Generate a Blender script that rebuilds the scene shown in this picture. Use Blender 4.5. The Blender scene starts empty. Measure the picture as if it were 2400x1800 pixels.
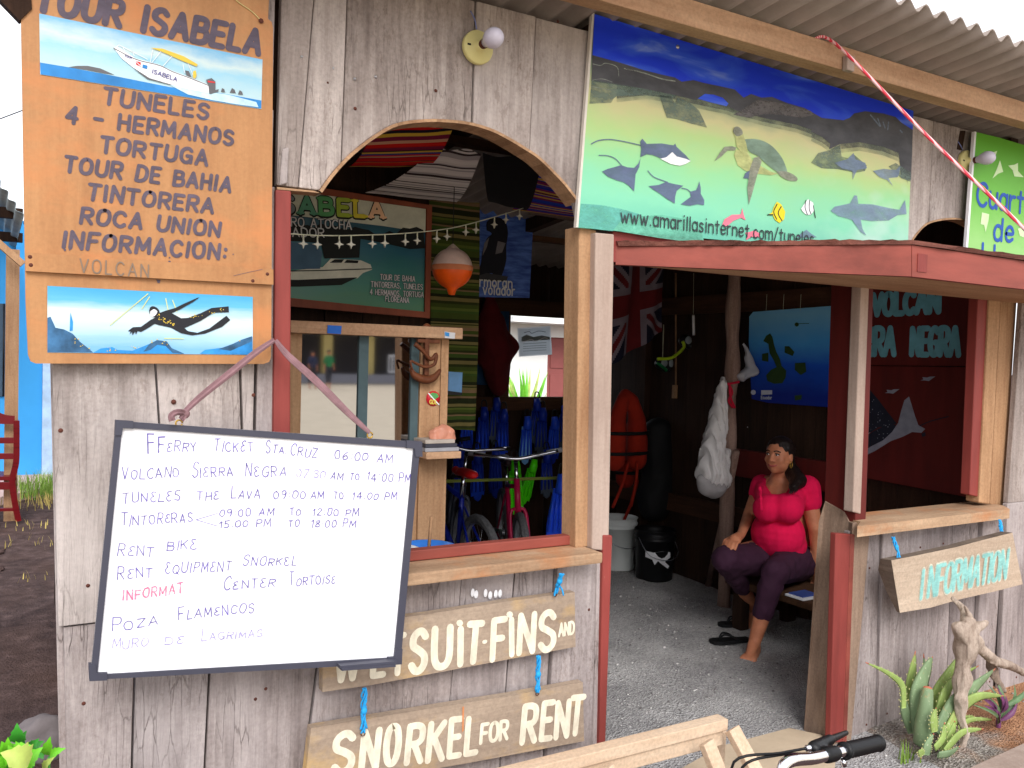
import bpy, bmesh, math, random
from mathutils import Vector as V, Matrix, noise
random.seed(7)
S = bpy.context.scene
COL = S.collection
R = math.radians
# ------------------------------------------------------------------ camera
YAW, PIT, ROL, FPX = R(30.75), R(-1.7), R(1.55), 2054.0
EYE = 1.62
fw = V((math.sin(YAW)*math.cos(PIT), math.cos(YAW)*math.cos(PIT), math.sin(PIT)))
r0 = V((math.cos(YAW), -math.sin(YAW), 0)); u0 = r0.cross(fw)
rt = r0*math.cos(ROL) + u0*math.sin(ROL); up = -r0*math.sin(ROL) + u0*math.cos(ROL)
CAM = V((0, -2.464, EYE))
cd = bpy.data.cameras.new('camera'); co = bpy.data.objects.new('camera', cd); COL.objects.link(co)
cd.sensor_fit = 'HORIZONTAL'; cd.sensor_width = 36; cd.lens = 36*FPX/2400; cd.clip_start = .05; cd.clip_end = 2000
mw = Matrix((rt, up, -fw)).transposed().to_4x4(); mw.translation = CAM
co.matrix_world = mw; S.camera = co
# ------------------------------------------------------------------ sky, sun, exposure
SUN_EL, SUN_AZ = 39, 200
w = bpy.data.worlds.new('World'); S.world = w; w.use_nodes = True
nt = w.node_tree; bg = nt.nodes['Background']
sky = nt.nodes.new('ShaderNodeTexSky'); sky.sky_type = 'NISHITA'; sky.sun_disc = False
sky.sun_elevation = R(SUN_EL); sky.sun_rotation = R(SUN_AZ); sky.air_density = 1.0; sky.dust_density = 3.0; sky.ozone_density = 1
hs = nt.nodes.new('ShaderNodeHueSaturation'); hs.inputs['Saturation'].default_value = .28
mixw = nt.nodes.new('ShaderNodeMixRGB'); mixw.inputs[0].default_value = .62; mixw.inputs[2].default_value = (12.0, 12.2, 12.9, 1)
nt.links.new(sky.outputs[0], hs.inputs['Color']); nt.links.new(hs.outputs[0], mixw.inputs[1])
nt.links.new(mixw.outputs[0], bg.inputs['Color']); bg.inputs['Strength'].default_value = .12
sd = bpy.data.lights.new('sun', 'SUN'); so = bpy.data.objects.new('sun', sd); COL.objects.link(so)
sd.energy = 1.6; sd.angle = R(28); sd.color = (1, .975, .955)
az = R(SUN_AZ)   # direction towards the sun (compass clockwise from +Y)
tosun = V((math.sin(az)*math.cos(R(SUN_EL)), math.cos(az)*math.cos(R(SUN_EL)), math.sin(R(SUN_EL))))
so.rotation_euler = tosun.to_track_quat('Z', 'Y').to_euler(); so.location = (0, -6, 12)
S.view_settings.view_transform = 'Standard'; S.view_settings.look = 'None'
S.view_settings.exposure = 0.5; S.view_settings.gamma = 1
# ------------------------------------------------------------------ pixel rays onto real planes (photo pixels 2400 x 1800)
def ray(x, y): return fw + rt*((x-1200)/FPX) - up*((y-900)/FPX)
def at(x, y, Y=0.0):
    d = ray(x, y); return CAM + d*((Y-CAM.y)/d.y)
def gnd(x, y, z=0.0):
    d = ray(x, y); return CAM + d*((z-CAM.z)/d.z)
def onx(x, y, X):
    d = ray(x, y); return CAM + d*((X-CAM.x)/d.x)
class Plane:
    def __init__(s, p, n): s.p = V(p); s.n = V(n).normalized()
    def at(s, x, y, lift=0):
        d = ray(x, y); return CAM + d*((s.p-CAM).dot(s.n)/d.dot(s.n)) + s.n*lift
def PY(Y): return Plane((0, Y, 0), (0, -1, 0))
def PX(X): return Plane((X, 0, 0), (-1, 0, 0))
# ------------------------------------------------------------------ materials
def lin(c): return tuple(((v/255)/12.92 if v/255 <= .04045 else ((v/255+.055)/1.055)**2.4) for v in c)
def scl(c, k): return tuple(min(1, v*k) for v in c)
class NG:
    def __init__(s, name):
        s.m = bpy.data.materials.new(name); s.m.use_nodes = True; s.t = s.m.node_tree
        s.b = s.t.nodes['Principled BSDF']; s.tc = s.t.nodes.new('ShaderNodeTexCoord')
    def n(s, ty, **k):
        x = s.t.nodes.new(ty)
        for a, v in k.items():
            if a.startswith('i_'):
                x.inputs[a[2:].replace('_', ' ')].default_value = v
            else: setattr(x, a, v)
        return x
    def l(s, a, b): s.t.links.new(a, b)
    def coords(s, sc, isl=0):
        mp = s.n('ShaderNodeMapping'); mp.inputs['Scale'].default_value = sc; s.l(s.tc.outputs['Object'], mp.inputs[0])
        if isl:
            g = s.n('ShaderNodeNewGeometry'); mm = s.n('ShaderNodeMath', operation='MULTIPLY'); mm.inputs[1].default_value = isl
            s.l(g.outputs['Random Per Island'], mm.inputs[0]); s.l(mm.outputs[0], mp.inputs['Location'])
        return mp.outputs[0]
    def noise(s, sc, detail=6, rough=.6, isl=0, scale=1.0, dist=0):
        nz = s.n('ShaderNodeTexNoise'); nz.inputs['Scale'].default_value = scale; nz.inputs['Detail'].default_value = detail
        nz.inputs['Roughness'].default_value = rough; nz.inputs['Distortion'].default_value = dist
        s.l(s.coords(sc, isl), nz.inputs['Vector']); return nz.outputs['Fac']
    def ramp(s, fac, stops, interp='LINEAR'):
        r = s.n('ShaderNodeValToRGB'); e = r.color_ramp; e.interpolation = interp
        while len(e.elements) < len(stops): e.elements.new(.5)
        for k, (p, c) in enumerate(stops):
            e.elements[k].position = p; e.elements[k].color = (*c, 1) if len(c) == 3 else c
        s.l(fac, r.inputs[0]); return r.outputs[0]
    def mix(s, fac, a, b, mode='MIX'):
        m = s.n('ShaderNodeMixRGB', blend_type=mode)
        for i, v in ((0, fac), (1, a), (2, b)):
            if hasattr(v, 'is_linked'): s.l(v, m.inputs[i])
            elif isinstance(v, (int, float)): m.inputs[i].default_value = v
            else: m.inputs[i].default_value = (*v, 1)
        return m.outputs[0]
    def bump(s, h, st=.3, d=.01):
        b = s.n('ShaderNodeBump'); b.inputs['Strength'].default_value = st; b.inputs['Distance'].default_value = d
        s.l(h, b.inputs['Height']); s.l(b.outputs[0], s.b.inputs['Normal'])
    def out(s, col, rough=.8, spec=.3, metal=0):
        if hasattr(col, 'is_linked'): s.l(col, s.b.inputs['Base Color'])
        else: s.b.inputs['Base Color'].default_value = (*col, 1)
        s.b.inputs['Roughness'].default_value = rough; s.b.inputs['Specular IOR Level'].default_value = spec; s.b.inputs['Metallic'].default_value = metal
        return s.m
def flat(name, c, rough=.7, var=.12, scale=9, bump=0, metal=0, stretch=(1, 1, 1), spec=.3, fine=60):
    g = NG(name); c = lin(c); f = g.noise(tuple(scale*v for v in stretch))
    col = g.ramp(f, [(.3, scl(c, 1-var)), (.7, scl(c, 1+var))])
    if bump: g.bump(g.noise(tuple(fine*v for v in stretch), detail=4), bump, .004)
    return g.out(col, rough, spec, metal)
def brush(name, c, a0=.55, a1=1.0, var=.2, sc=14, st=(1, 1, 2)):
    g = NG(name); c = lin(c); col = g.ramp(g.noise(tuple(sc*v for v in st)), [(.3, scl(c, 1-var)), (.7, scl(c, 1+var))])
    al = g.ramp(g.noise(tuple(sc*2.2*v for v in st), 6, .7), [(.35, (a0,)*3), (.62, (a1,)*3)]); g.l(al, g.b.inputs['Alpha']); return g.out(col, .5, .3)
def wood(name, light, dark, axis='z', blot=.5, crack=.5, rough=.85, bump=.5, stain=None, sc=1.0, spk=.62):
    g = NG(name); L, Dk = lin(light), lin(dark)
    st = {'z': (1, 1, .06), 'x': (.06, 1, 1), 'y': (1, .06, 1)}[axis]
    grain = g.noise(tuple(38*sc*v for v in st), detail=8, rough=.7, isl=13, dist=.4)
    col = g.ramp(grain, [(.28, Dk), (.5, tuple((a+b)/2 for a, b in zip(L, Dk))), (.68, L)])
    big = g.noise(tuple(5*v**.5 for v in st), detail=5, isl=7)
    col = g.mix(blot, col, g.ramp(big, [(.3, scl(Dk, .75)), (.7, scl(L, 1.12))]), 'OVERLAY' if False else 'MIX')
    col = g.mix(.55, col, g.ramp(g.noise((95*sc, 95*sc, 95*sc), detail=3), [(.3, (spk, spk, spk)), (.65, (1, 1, 1))]), 'MULTIPLY')
    gi = g.n('ShaderNodeNewGeometry')
    col = g.mix(1, col, g.ramp(gi.outputs['Random Per Island'], [(0, (.66, .62, .59)), (.35, (.98, .95, .93)), (.6, (.80, .78, .77)), (1, (1.08, 1.05, 1.02))]), 'MULTIPLY')
    h = grain
    if crack > .6:
        fl = g.ramp(g.noise((70, 70, 26), 5, .75, isl=4), [(.53, (1, 1, 1)), (.58, (.72, .69, .67))]); fm = g.ramp(g.noise((5, 5, 2.5), 4, isl=6), [(.42, (0, 0, 0)), (.62, (1, 1, 1))])
        col = g.mix(fm, col, g.mix(1, col, fl, 'MULTIPLY'))
        col = g.mix(g.ramp(g.noise((3, 3, 1.2), 5, isl=8), [(.5, (0, 0, 0)), (.75, (.55, .55, .55))]), col, scl(L, 1.12))
        vo = g.n('ShaderNodeTexVoronoi', feature='DISTANCE_TO_EDGE'); vo.inputs['Scale'].default_value = 1
        mp = g.coords(tuple((44*sc if v == 1 else 4.5*sc) for v in st), 5)
        dm = g.n('ShaderNodeMixRGB', blend_type='ADD'); dm.inputs[0].default_value = .55
        nz = g.n('ShaderNodeTexNoise'); nz.inputs['Scale'].default_value = 1.6; nz.inputs['Detail'].default_value = 5
        g.l(mp, nz.inputs['Vector']); g.l(mp, dm.inputs[1]); g.l(nz.outputs['Color'], dm.inputs[2]); g.l(dm.outputs[0], vo.inputs['Vector'])
        cr = g.ramp(vo.outputs['Distance'], [(0, (.12, .10, .09)), (.012, (.5, .48, .46)), (.03, (1, 1, 1))])
        mask = g.ramp(g.noise((6, 6, 3), isl=3), [(.5, (0, 0, 0)), (.72, (1, 1, 1))])
        inv = g.mix(mask, (1, 1, 1), cr)
        col = g.mix(crack, col, g.mix(1, col, inv, 'MULTIPLY'))
        hb = g.n('ShaderNodeMath', operation='MULTIPLY'); g.l(inv, hb.inputs[0]); g.l(grain, hb.inputs[1]); h = hb.outputs[0]
    if stain:
        col = g.mix(g.ramp(g.noise((4, 4, 7), isl=9), [(.5, (0, 0, 0)), (.68, (.75, .75, .75))]), col, lin(stain))
    g.bump(h, bump, .008)
    return g.out(col, rough, .2)
def paint(name, c, under=(150, 120, 95), chip=.35, rough=.6, axis='z', dirt=.3):
    g = NG(name); c = lin(c); st = {'z': (1, 1, .15), 'x': (.15, 1, 1), 'y': (1, .15, 1)}[axis]
    n1 = g.noise(tuple(12*v for v in st), detail=6, isl=5)
    col = g.ramp(n1, [(.3, scl(c, 1-dirt)), (.7, scl(c, 1+dirt*.6))])
    ch = g.ramp(g.noise(tuple(30*v for v in st), detail=7, rough=.75, isl=3), [(.66+.1*(1-chip), (0, 0, 0)), (.69+.1*(1-chip), (1, 1, 1))])
    col = g.mix(ch, col, lin(under))
    g.bump(g.noise(tuple(60*v for v in st), detail=5), .25, .003)
    return g.out(col, rough, .35)
# ------------------------------------------------------------------ mesh builder
class MB:
    def __init__(s): s.v = []; s.f = []; s.mi = []; s.ms = []; s.sm = []
    def slot(s, m):
        if m not in s.ms: s.ms.append(m)
        return s.ms.index(m)
    def add(s, vs, fs, m, smooth=False):
        b = len(s.v); k = s.slot(m); s.v += [V(p) for p in vs]
        for f in fs: s.f.append([b+i for i in f]); s.mi.append(k); s.sm.append(smooth)
        return s
    def prism(s, pts, off, m, smooth=False):
        n = len(pts); pts = [V(p) for p in pts]; off = V(off)
        vs = pts + [p+off for p in pts]
        nr = V((0, 0, 0))
        for i in range(n): nr += pts[i].cross(pts[(i+1) % n])
        fl = nr.dot(off) > 0
        a = list(range(n)); b = [n+i for i in range(n)]
        fs = [a[::-1] if fl else a, b if fl else b[::-1]]
        for i in range(n):
            j = (i+1) % n; q = [i, j, n+j, n+i]; fs.append(q if fl else q[::-1])
        return s.add(vs, fs, m, smooth)
    def poly(s, pts, m): return s.add(pts, [list(range(len(pts)))], m)
    def box(s, a, b, m, bev=0):
        x0, y0, z0 = [min(p, q) for p, q in zip(a, b)]; x1, y1, z1 = [max(p, q) for p, q in zip(a, b)]
        e = min(bev, (x1-x0)/3, (y1-y0)/3, (z1-z0)/3)
        if e <= 0:
            return s.prism([(x0, y0, z0), (x1, y0, z0), (x1, y0, z1), (x0, y0, z1)], (0, y1-y0, 0), m)
        bm = bmesh.new(); bmesh.ops.create_cube(bm, size=1)
        for v in bm.verts: v.co = V((x0 if v.co.x < 0 else x1, y0 if v.co.y < 0 else y1, z0 if v.co.z < 0 else z1))
        bmesh.ops.bevel(bm, geom=bm.edges[:], offset=e, segments=2, affect='EDGES', profile=.6)
        return s.bm(bm, m)
    def bar(s, A, B, wd, ht, m, upv=(0, 0, 1), bev=.003):
        A, B = V(A), V(B); d = (B-A); L = d.length; d.normalize(); u = V(upv); sx = d.cross(u)
        if sx.length < 1e-4: sx = d.cross(V((1, 0, 0)))
        sx.normalize(); u = sx.cross(d).normalized()
        bm = bmesh.new(); bmesh.ops.create_cube(bm, size=1)
        for v in bm.verts: v.co = V((v.co.x*wd, v.co.y*L, v.co.z*ht))
        if bev: bmesh.ops.bevel(bm, geom=bm.edges[:], offset=min(bev, wd/3, ht/3), segments=2, affect='EDGES', profile=.6)
        mt = Matrix((sx, d, u)).transposed().to_4x4(); mt.translation = (A+B)/2
        bm.transform(mt); return s.bm(bm, m)
    def bm(s, bm, m, smooth=False):
        bm.verts.index_update(); s.add([v.co.copy() for v in bm.verts], [[v.index for v in f.verts] for f in bm.faces], m, smooth); bm.free(); return s
    def tube(s, pts, rad, m, seg=8, caps=True, smooth=True, sx=1.0):
        pts = [V(p) for p in pts]; n = len(pts); rad = rad if isinstance(rad, (list, tuple)) else [rad]*n
        ref = None; vs = []
        for i, p in enumerate(pts):
            d = (pts[min(i+1, n-1)]-pts[max(i-1, 0)]).normalized()
            if ref is None: ref = d.cross(V((0, 0, 1)) if abs(d.z) < .9 else V((1, 0, 0))).normalized()
            ref = (ref - d*ref.dot(d)).normalized(); q = d.cross(ref)
            for k in range(seg):
                a = 2*math.pi*k/seg; vs.append(p + ref*(math.cos(a)*rad[i]*sx) + q*(math.sin(a)*rad[i]))
        fs = [[i*seg+k, i*seg+(k+1) % seg, (i+1)*seg+(k+1) % seg, (i+1)*seg+k] for i in range(n-1) for k in range(seg)]
        if caps: fs += [list(range(seg))[::-1], [(n-1)*seg+k for k in range(seg)]]
        return s.add(vs, fs, m, smooth)
    def lathe(s, prof, O, m, axis=(0, 0, 1), seg=24, smooth=True):
        O = V(O); a = V(axis).normalized(); e = a.cross(V((0, 0, 1)) if abs(a.z) < .9 else V((1, 0, 0))).normalized(); q = a.cross(e)
        vs = []
        for r_, h in prof:
            for k in range(seg):
                t = 2*math.pi*k/seg; vs.append(O + a*h + (e*math.cos(t) + q*math.sin(t))*max(r_, 1e-4))
        n = len(prof)
        fs = [[i*seg+k, i*seg+(k+1) % seg, (i+1)*seg+(k+1) % seg, (i+1)*seg+k] for i in range(n-1) for k in range(seg)]
        return s.add(vs, fs, m, smooth)
    def ell(s, c, r, m, seg=16, rings=10, rot=None):
        vs = []; c = V(c)
        for i in range(rings+1):
            th = math.pi*i/rings
            for k in range(seg):
                a = 2*math.pi*k/seg; p = V((r[0]*math.sin(th)*math.cos(a), r[1]*math.sin(th)*math.sin(a), r[2]*math.cos(th)))
                if rot: p = rot @ p
                vs.append(c+p)
        fs = [[i*seg+k, (i+1)*seg+k, (i+1)*seg+(k+1) % seg, i*seg+(k+1) % seg] for i in range(rings) for k in range(seg)]
        return s.add(vs, fs, m, True)
    def cap(s, A, B, ra, rb, m=None, seg=12):     # closed tapered capsule
        A, B = V(A), V(B); d = B-A; L = d.length
        if L < 1e-5: return s.ell(A, (ra, ra, ra), m)
        d /= L; pts = []; rad = []
        for i in range(5):
            t = math.pi/2*i/4; pts.append(A - d*ra*math.cos(t)); rad.append(max(ra*math.sin(t), ra*.02))
        for i in range(5):
            t = math.pi/2*i/4; pts.append(B + d*rb*math.sin(t)); rad.append(max(rb*math.cos(t), rb*.02))
        return s.tube(pts, rad, m, seg)
    def build(s, name, parent=None, **tags):
        me = bpy.data.meshes.new(name); o = bpy.data.objects.new(name, me); COL.objects.link(o)
        off = parent['_w'] if parent is not None and '_w' in parent else (0, 0, 0)
        off = V(off); me.from_pydata([v-off for v in s.v], [], s.f)
        for m in s.ms: me.materials.append(m)
        me.polygons.foreach_set('material_index', s.mi); me.polygons.foreach_set('use_smooth', s.sm); me.update()
        if parent is not None: o.parent = parent; o['_w'] = tuple(off)
        tag(o, **tags); return o
def tag(o, label=None, cat=None, group=None, kind=None):
    if label: o['label'] = label
    if cat: o['category'] = cat
    if group: o['group'] = group
    if kind: o['kind'] = kind
    return o
def thing(name, loc, label, cat, group=None):
    o = bpy.data.objects.new(name, None); COL.objects.link(o); o.location = loc; o.empty_display_size = .1
    o['_w'] = tuple(loc); return tag(o, label, cat, group)
def recenter(o):      # top-level mesh: move the origin to the middle of its base
    me = o.data; xs = [v.co for v in me.vertices]
    c = V(((min(p.x for p in xs)+max(p.x for p in xs))/2, (min(p.y for p in xs)+max(p.y for p in xs))/2, min(p.z for p in xs)))
    for v in me.vertices: v.co -= c
    o.location = c; return o
def solo(mb, name, label, cat, group=None, kind=None):
    return recenter(mb.build(name, label=label, cat=cat, group=group, kind=kind))
def melt(mb, name, parent, vox=.008, smooth=6, m=None, disp=None, **tags):   # fuse closed shapes into one continuous surface
    o = mb.build('tmp'); md = o.modifiers.new('r', 'REMESH'); md.mode = 'VOXEL'; md.voxel_size = vox; md.use_smooth_shade = True
    if smooth: sm = o.modifiers.new('s', 'SMOOTH'); sm.iterations = smooth; sm.factor = .5
    bpy.context.view_layer.update(); dg = bpy.context.evaluated_depsgraph_get()
    me = bpy.data.meshes.new_from_object(o.evaluated_get(dg)); old = o.data
    bpy.data.objects.remove(o); bpy.data.meshes.remove(old)
    out = MB(); out.add([v.co.copy() for v in me.vertices], [list(p.vertices) for p in me.polygons], m or mb.ms[0], True)
    bpy.data.meshes.remove(me)
    if disp: out.v = [disp(p) for p in out.v]
    return out.build(name, parent, **tags)
def crom(pts, k=6):
    pts = [V(p) for p in pts]; n = len(pts); out = []
    for i in range(n-1):
        p0, p1, p2, p3 = pts[max(i-1, 0)], pts[i], pts[i+1], pts[min(i+2, n-1)]
        for j in range(k):
            t = j/k; out.append(.5*((2*p1) + (p2-p0)*t + (2*p0-5*p1+4*p2-p3)*t*t + (3*p1-p0-3*p2+p3)*t**3))
    return out + [pts[-1]]
# ------------------------------------------------------------------ hand lettering: strokes on a plane
GL = {}
def _g(ch, wd, *st):
    GL[ch] = (wd, [(s[0] == '~', [tuple(float(c) for c in p.split(',')) for p in s.lstrip('~').split()]) for s in st])
_g('A', 7, '0,0 3.5,10 7,0', '1.2,3.4 5.8,3.4'); _g('B', 6, '0,0 0,10', '~0,10 3.4,10 5.2,9 5.2,6.4 3.4,5.3 0,5.3', '~0,5.3 3.8,5.3 6,4.2 6,1.2 3.8,0 0,0')
_g('C', 6.5, '~6.3,8.4 4.8,9.8 2.6,9.8 .6,7.8 0,5 .6,2.2 2.6,.2 4.8,.2 6.3,1.6'); _g('D', 6.5, '0,0 0,10', '~0,10 3,10 5.6,8.4 6.5,5 5.6,1.6 3,0 0,0')
_g('E', 5.4, '5.4,10 0,10 0,0 5.4,0', '0,5.2 4.6,5.2'); _g('F', 5.4, '5.4,10 0,10 0,0', '0,5.2 4.5,5.2')
_g('G', 6.8, '~6.4,8.4 4.8,9.8 2.6,9.8 .6,7.8 0,5 .6,2.2 2.6,.2 4.8,.3 6.5,2', '4,4.6 6.6,4.6 6.6,.4'); _g('H', 6.2, '0,0 0,10', '6.2,0 6.2,10', '0,5.2 6.2,5.2')
_g('I', 1, '.5,0 .5,10'); _g('i', 1.4, '.7,0 .7,7.6', '.7,10 .7,10.3'); _g('J', 4, '~4,10 4,3 3,.4 1,.3 0,2'); _g('K', 6, '0,0 0,10', '5.8,10 0,4.4', '1.9,6 6,0')
_g('L', 5, '0,10 0,0 5,0'); _g('M', 8, '0,0 .6,10 4,2.4 7.4,10 8,0'); _g('N', 6.4, '0,0 0,10 6.4,0 6.4,10'); _g('O', 7, '~3.5,10 1,8.8 0,5 1,1.2 3.5,0 6,1.2 7,5 6,8.8 3.5,10')
_g('P', 6, '0,0 0,10', '~0,10 3.6,10 5.8,9 5.8,6 3.6,4.8 0,4.8'); _g('Q', 7, '~3.5,10 1,8.8 0,5 1,1.2 3.5,0 6,1.2 7,5 6,8.8 3.5,10', '4.4,2.4 7,-.6')
_g('R', 6.2, '0,0 0,10', '~0,10 3.6,10 5.8,9 5.8,6.2 3.6,5 0,5', '2.6,5 6.2,0'); _g('S', 6, '~5.6,8.6 4,9.9 2,9.8 .4,8.4 .6,6.4 3,5.2 5.4,3.8 5.7,1.8 4.2,.2 2,.1 .2,1.5')
_g('T', 6.4, '0,10 6.4,10', '3.2,10 3.2,0'); _g('U', 6.4, '~0,10 0,3 1.2,.6 3.2,0 5.2,.6 6.4,3 6.4,10'); _g('V', 6.6, '0,10 3.3,0 6.6,10'); _g('W', 9.4, '0,10 2.4,0 4.7,8 7,0 9.4,10')
_g('X', 6, '0,0 6,10', '0,10 6,0'); _g('Y', 6, '0,10 3,5 6,10', '3,5 3,0'); _g('Z', 6, '0,10 6,10 0,0 6,0')
_g('0', 5.6, '~2.8,9.6 .7,8.4 0,4.8 .7,1.2 2.8,0 4.9,1.2 5.6,4.8 4.9,8.4 2.8,9.6'); _g('1', 2.6, '0,7.6 2,10 2,0'); _g('2', 5.4, '~.2,7.6 1.4,9.6 3.6,9.8 5,8 4,5.4 .2,.2', '.2,0 5.4,0')
_g('3', 5, '~.2,8.6 2,9.9 4.4,9 4.4,6.4 2,5.2', '~2,5.2 4.9,4.2 4.9,1.2 2.4,0 .2,1.2'); _g('4', 6, '4.4,0 4.4,10 0,3.2 6,3.2'); _g('5', 5, '4.8,10 .6,10 .3,5.6', '~.3,5.6 2.8,6.2 4.9,4.4 4.6,1.4 2.4,0 .2,1')
_g('6', 5.2, '~4.4,9.8 1.6,7.4 .2,3.4 1.6,.4 4,.3 5.1,2.6 3.8,4.8 1.6,4.4 .4,2.8'); _g('7', 5.2, '0,10 5.2,10 1.8,0'); _g('8', 5.2, '~2.6,5.4 .6,7 .8,9.2 2.6,10 4.4,9.2 4.6,7 2.6,5.4 .2,3.2 .6,.8 2.6,0 4.6,.8 5,3.2 2.6,5.4')
_g('9', 5.2, '~4.8,7.2 3.6,5 1.4,5.2 .2,7.4 1.4,9.6 3.6,9.8 4.8,7.2 4.4,3 3,0'); _g(':', 1.4, '.7,6.4 .7,6.7', '.7,1.6 .7,1.9'); _g('.', 1.2, '.6,.3 .6,.5'); _g('-', 4.4, '0,4.6 4.4,4.6'); _g(',', 1.2, '.8,.6 .3,-1.4'); _g('/', 4, '0,-1 4,10.6')
_g('a', 5, '~4.8,5.6 3,6.8 1,6.2 .1,3.4 1,.5 3,.2 4.8,2', '4.9,6.8 4.9,0'); _g('b', 5, '0,10 0,0', '~0,2 1.8,.1 4,.5 5,3.4 4,6.3 1.8,6.7 0,4.8'); _g('c', 4.6, '~4.4,5.6 2.8,6.8 .9,6 .1,3.4 .9,.8 2.8,.1 4.5,1.2')
_g('d', 5, '5,10 5,0', '~5,4.8 3.2,6.7 1,6.3 0,3.4 1,.5 3.2,.1 5,2'); _g('e', 5, '~.3,3.5 4.8,3.7 4.2,6 2.6,6.9 .9,6 .1,3.4 .9,.8 2.8,.1 4.8,1.2'); _g('h', 4.8, '0,10 0,0', '~0,4.6 1.8,6.6 4,6.2 4.8,4.4 4.8,0')
_g('l', .8, '.4,10 .4,0'); _g('j', 1, '.5,7 .5,0'); _g('m', 8, '0,6.8 0,0', '~0,4.8 1.6,6.6 3.4,6.2 4,4.6 4,0', '~4,4.8 5.6,6.6 7.4,6.2 8,4.6 8,0'); _g('n', 4.8, '0,6.8 0,0', '~0,4.6 1.8,6.6 4,6.2 4.8,4.4 4.8,0')
_g('o', 5, '~2.5,6.8 .7,5.9 0,3.4 .7,.9 2.5,0 4.3,.9 5,3.4 4.3,5.9 2.5,6.8'); _g('r', 3.4, '0,6.8 0,0', '~0,4.4 1.4,6.4 3.4,6.6'); _g('s', 4.2, '~3.9,5.8 2.4,6.8 .7,6.2 .6,4.4 2.2,3.5 3.8,2.4 3.6,.7 2,0 .2,.9')
_g('t', 4, '2,9.4 2,0', '0,6.8 4,6.8'); _g('u', 4.8, '~0,6.8 0,2.2 1,.3 2.8,.1 4.8,2', '4.8,6.8 4.8,0'); _g('v', 5, '0,6.8 2.5,0 5,6.8'); _g('w', 7, '0,6.8 1.8,0 3.5,5.6 5.2,0 7,6.8'); _g('€', 5.4, '~5,9 2.6,9.8 .6,8 2.8,5.3', '~2.8,5.3 .2,4 .4,1.2 2.8,0 5.2,1'); _g('y', 5, '0,6.8 2.5,1', '5,6.8 1,-3')
_g(' ', 4)
def stroke(mb, pts, wd, m, fr, lift):
    # pts: 2D, fr: (O,u,v,n); a mitred ribbon with round ends
    pts = [V(p) for p in pts]; pts = [p for i, p in enumerate(pts) if i == 0 or (p-pts[i-1]).length > 1e-5]
    if len(pts) < 2: return
    O, u, v, n = fr; h = wd/2; L = []; Rr = []; N = len(pts)
    for i, p in enumerate(pts):
        a = (p-pts[i-1]).normalized() if i else None; b = (pts[i+1]-p).normalized() if i < N-1 else None
        d = ((a or b)+(b or a)).normalized(); q = V((-d.y, d.x)); k = 1/max(.62, q.dot(V((-(b or a).y, (b or a).x))))
        L.append(p+q*h*k); Rr.append(p-q*h*k)
    if N > 4 and (pts[0]-pts[-1]).length < wd*.05:     # closed loop: no end caps
        M_ = N-1; mb.add([O + u*p.x + v*p.y + n*lift for p in L[:M_]+Rr[:M_]], [[M_+i, M_+(i+1) % M_, (i+1) % M_, i] for i in range(M_)], m); return
    d0 = (pts[1]-pts[0]).normalized(); d1 = (pts[-1]-pts[-2]).normalized()
    def arc(c, d, s):
        q = V((-d.y, d.x)); return [c + q*h*math.cos(t)*s + d*h*math.sin(t) for t in (math.pi/4, math.pi/2, 3*math.pi/4)]
    c1 = arc(pts[-1], d1, 1); c0 = arc(pts[0], -d0, 1)
    P = L + Rr + c1 + c0
    fs = [[N+i, N+i+1, i+1, i] for i in range(N-1)]
    fs.append([N-1, 2*N-1, 2*N+2, 2*N+1, 2*N]); fs.append([N, 0, 2*N+5, 2*N+4, 2*N+3])
    mb.add([O + u*p.x + v*p.y + n*lift for p in P], fs, m)
def split(pts):
    out = []; cur = [pts[0]]
    for i in range(1, len(pts)):
        cur.append(pts[i])
        if 0 < i < len(pts)-1:
            a = (V(pts[i])-V(pts[i-1])).normalized(); b = (V(pts[i+1])-V(pts[i])).normalized()
            if a.dot(b) < .35: out.append(cur); cur = [pts[i]]
    return out+[cur]
def write(mb, s, p0, p1, hpx, pl, m, wpx=None, slant=0, gap=2.6, lift=.0012, jit=0, first=1.0, colors=None, serif=False, hfix=None):
    # lettering whose baseline runs between two photo pixels of a plane, hpx tall
    A, B = pl.at(*p0), pl.at(*p1); u = (B-A); W = u.length; u.normalize(); n = pl.n
    v = n.cross(u); v = v if v.z > 0 else -v
    H = (pl.at(p0[0], p0[1]-hpx)-A).length if hfix is None else hfix
    H1 = (pl.at(p1[0], p1[1]-hpx)-B).length; H = (H+H1)/2
    wd = (wpx or hpx*.1)/hpx*H; tot = sum(GL[c][0] for c in s)+gap*(len(s)-1); kx = (W-wd)/tot; kz = H/10
    fr = (A+u*wd/2, u, v, n); x = 0; rnd = random.Random(len(s)*31+int(p0[0])); q = 0
    for i, c in enumerate(s):
        gw, sts = GL[c]; f = first if (i == 0 or s[i-1] == ' ') else 1; jy = rnd.uniform(-jit, jit); ls = slant+rnd.uniform(-jit, jit)*.09; js = 1+rnd.uniform(-jit, jit)*.12; mm = colors[i % len(colors)] if colors else m
        for sm, pp in sts:
            jj = lambda p: ((x+p[0]+rnd.uniform(-jit, jit)*.35)*kx, (p[1]*f*js+jy*.6+rnd.uniform(-jit, jit)*.35)*kz)
            P = [jj(p) for p in pp]
            P = [(a+ls*b, b) for a, b in P]
            for part in ([crom([V(p) for p in P], 5)] if sm else split(P)):
                stroke(mb, part, wd, mm, fr, lift+.00012*(q % 7)); q += 1
            if serif and not sm:
                for e, pe in ((P[0], pp[0]), (P[-1], pp[-1])):
                    if pe[1] in (0, 10): stroke(mb, [(e[0]-1.5*kx, e[1]), (e[0]+1.5*kx, e[1])], wd*.55, mm, fr, lift+.00012*(q % 7)); q += 1
        x += gw+gap
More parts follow.
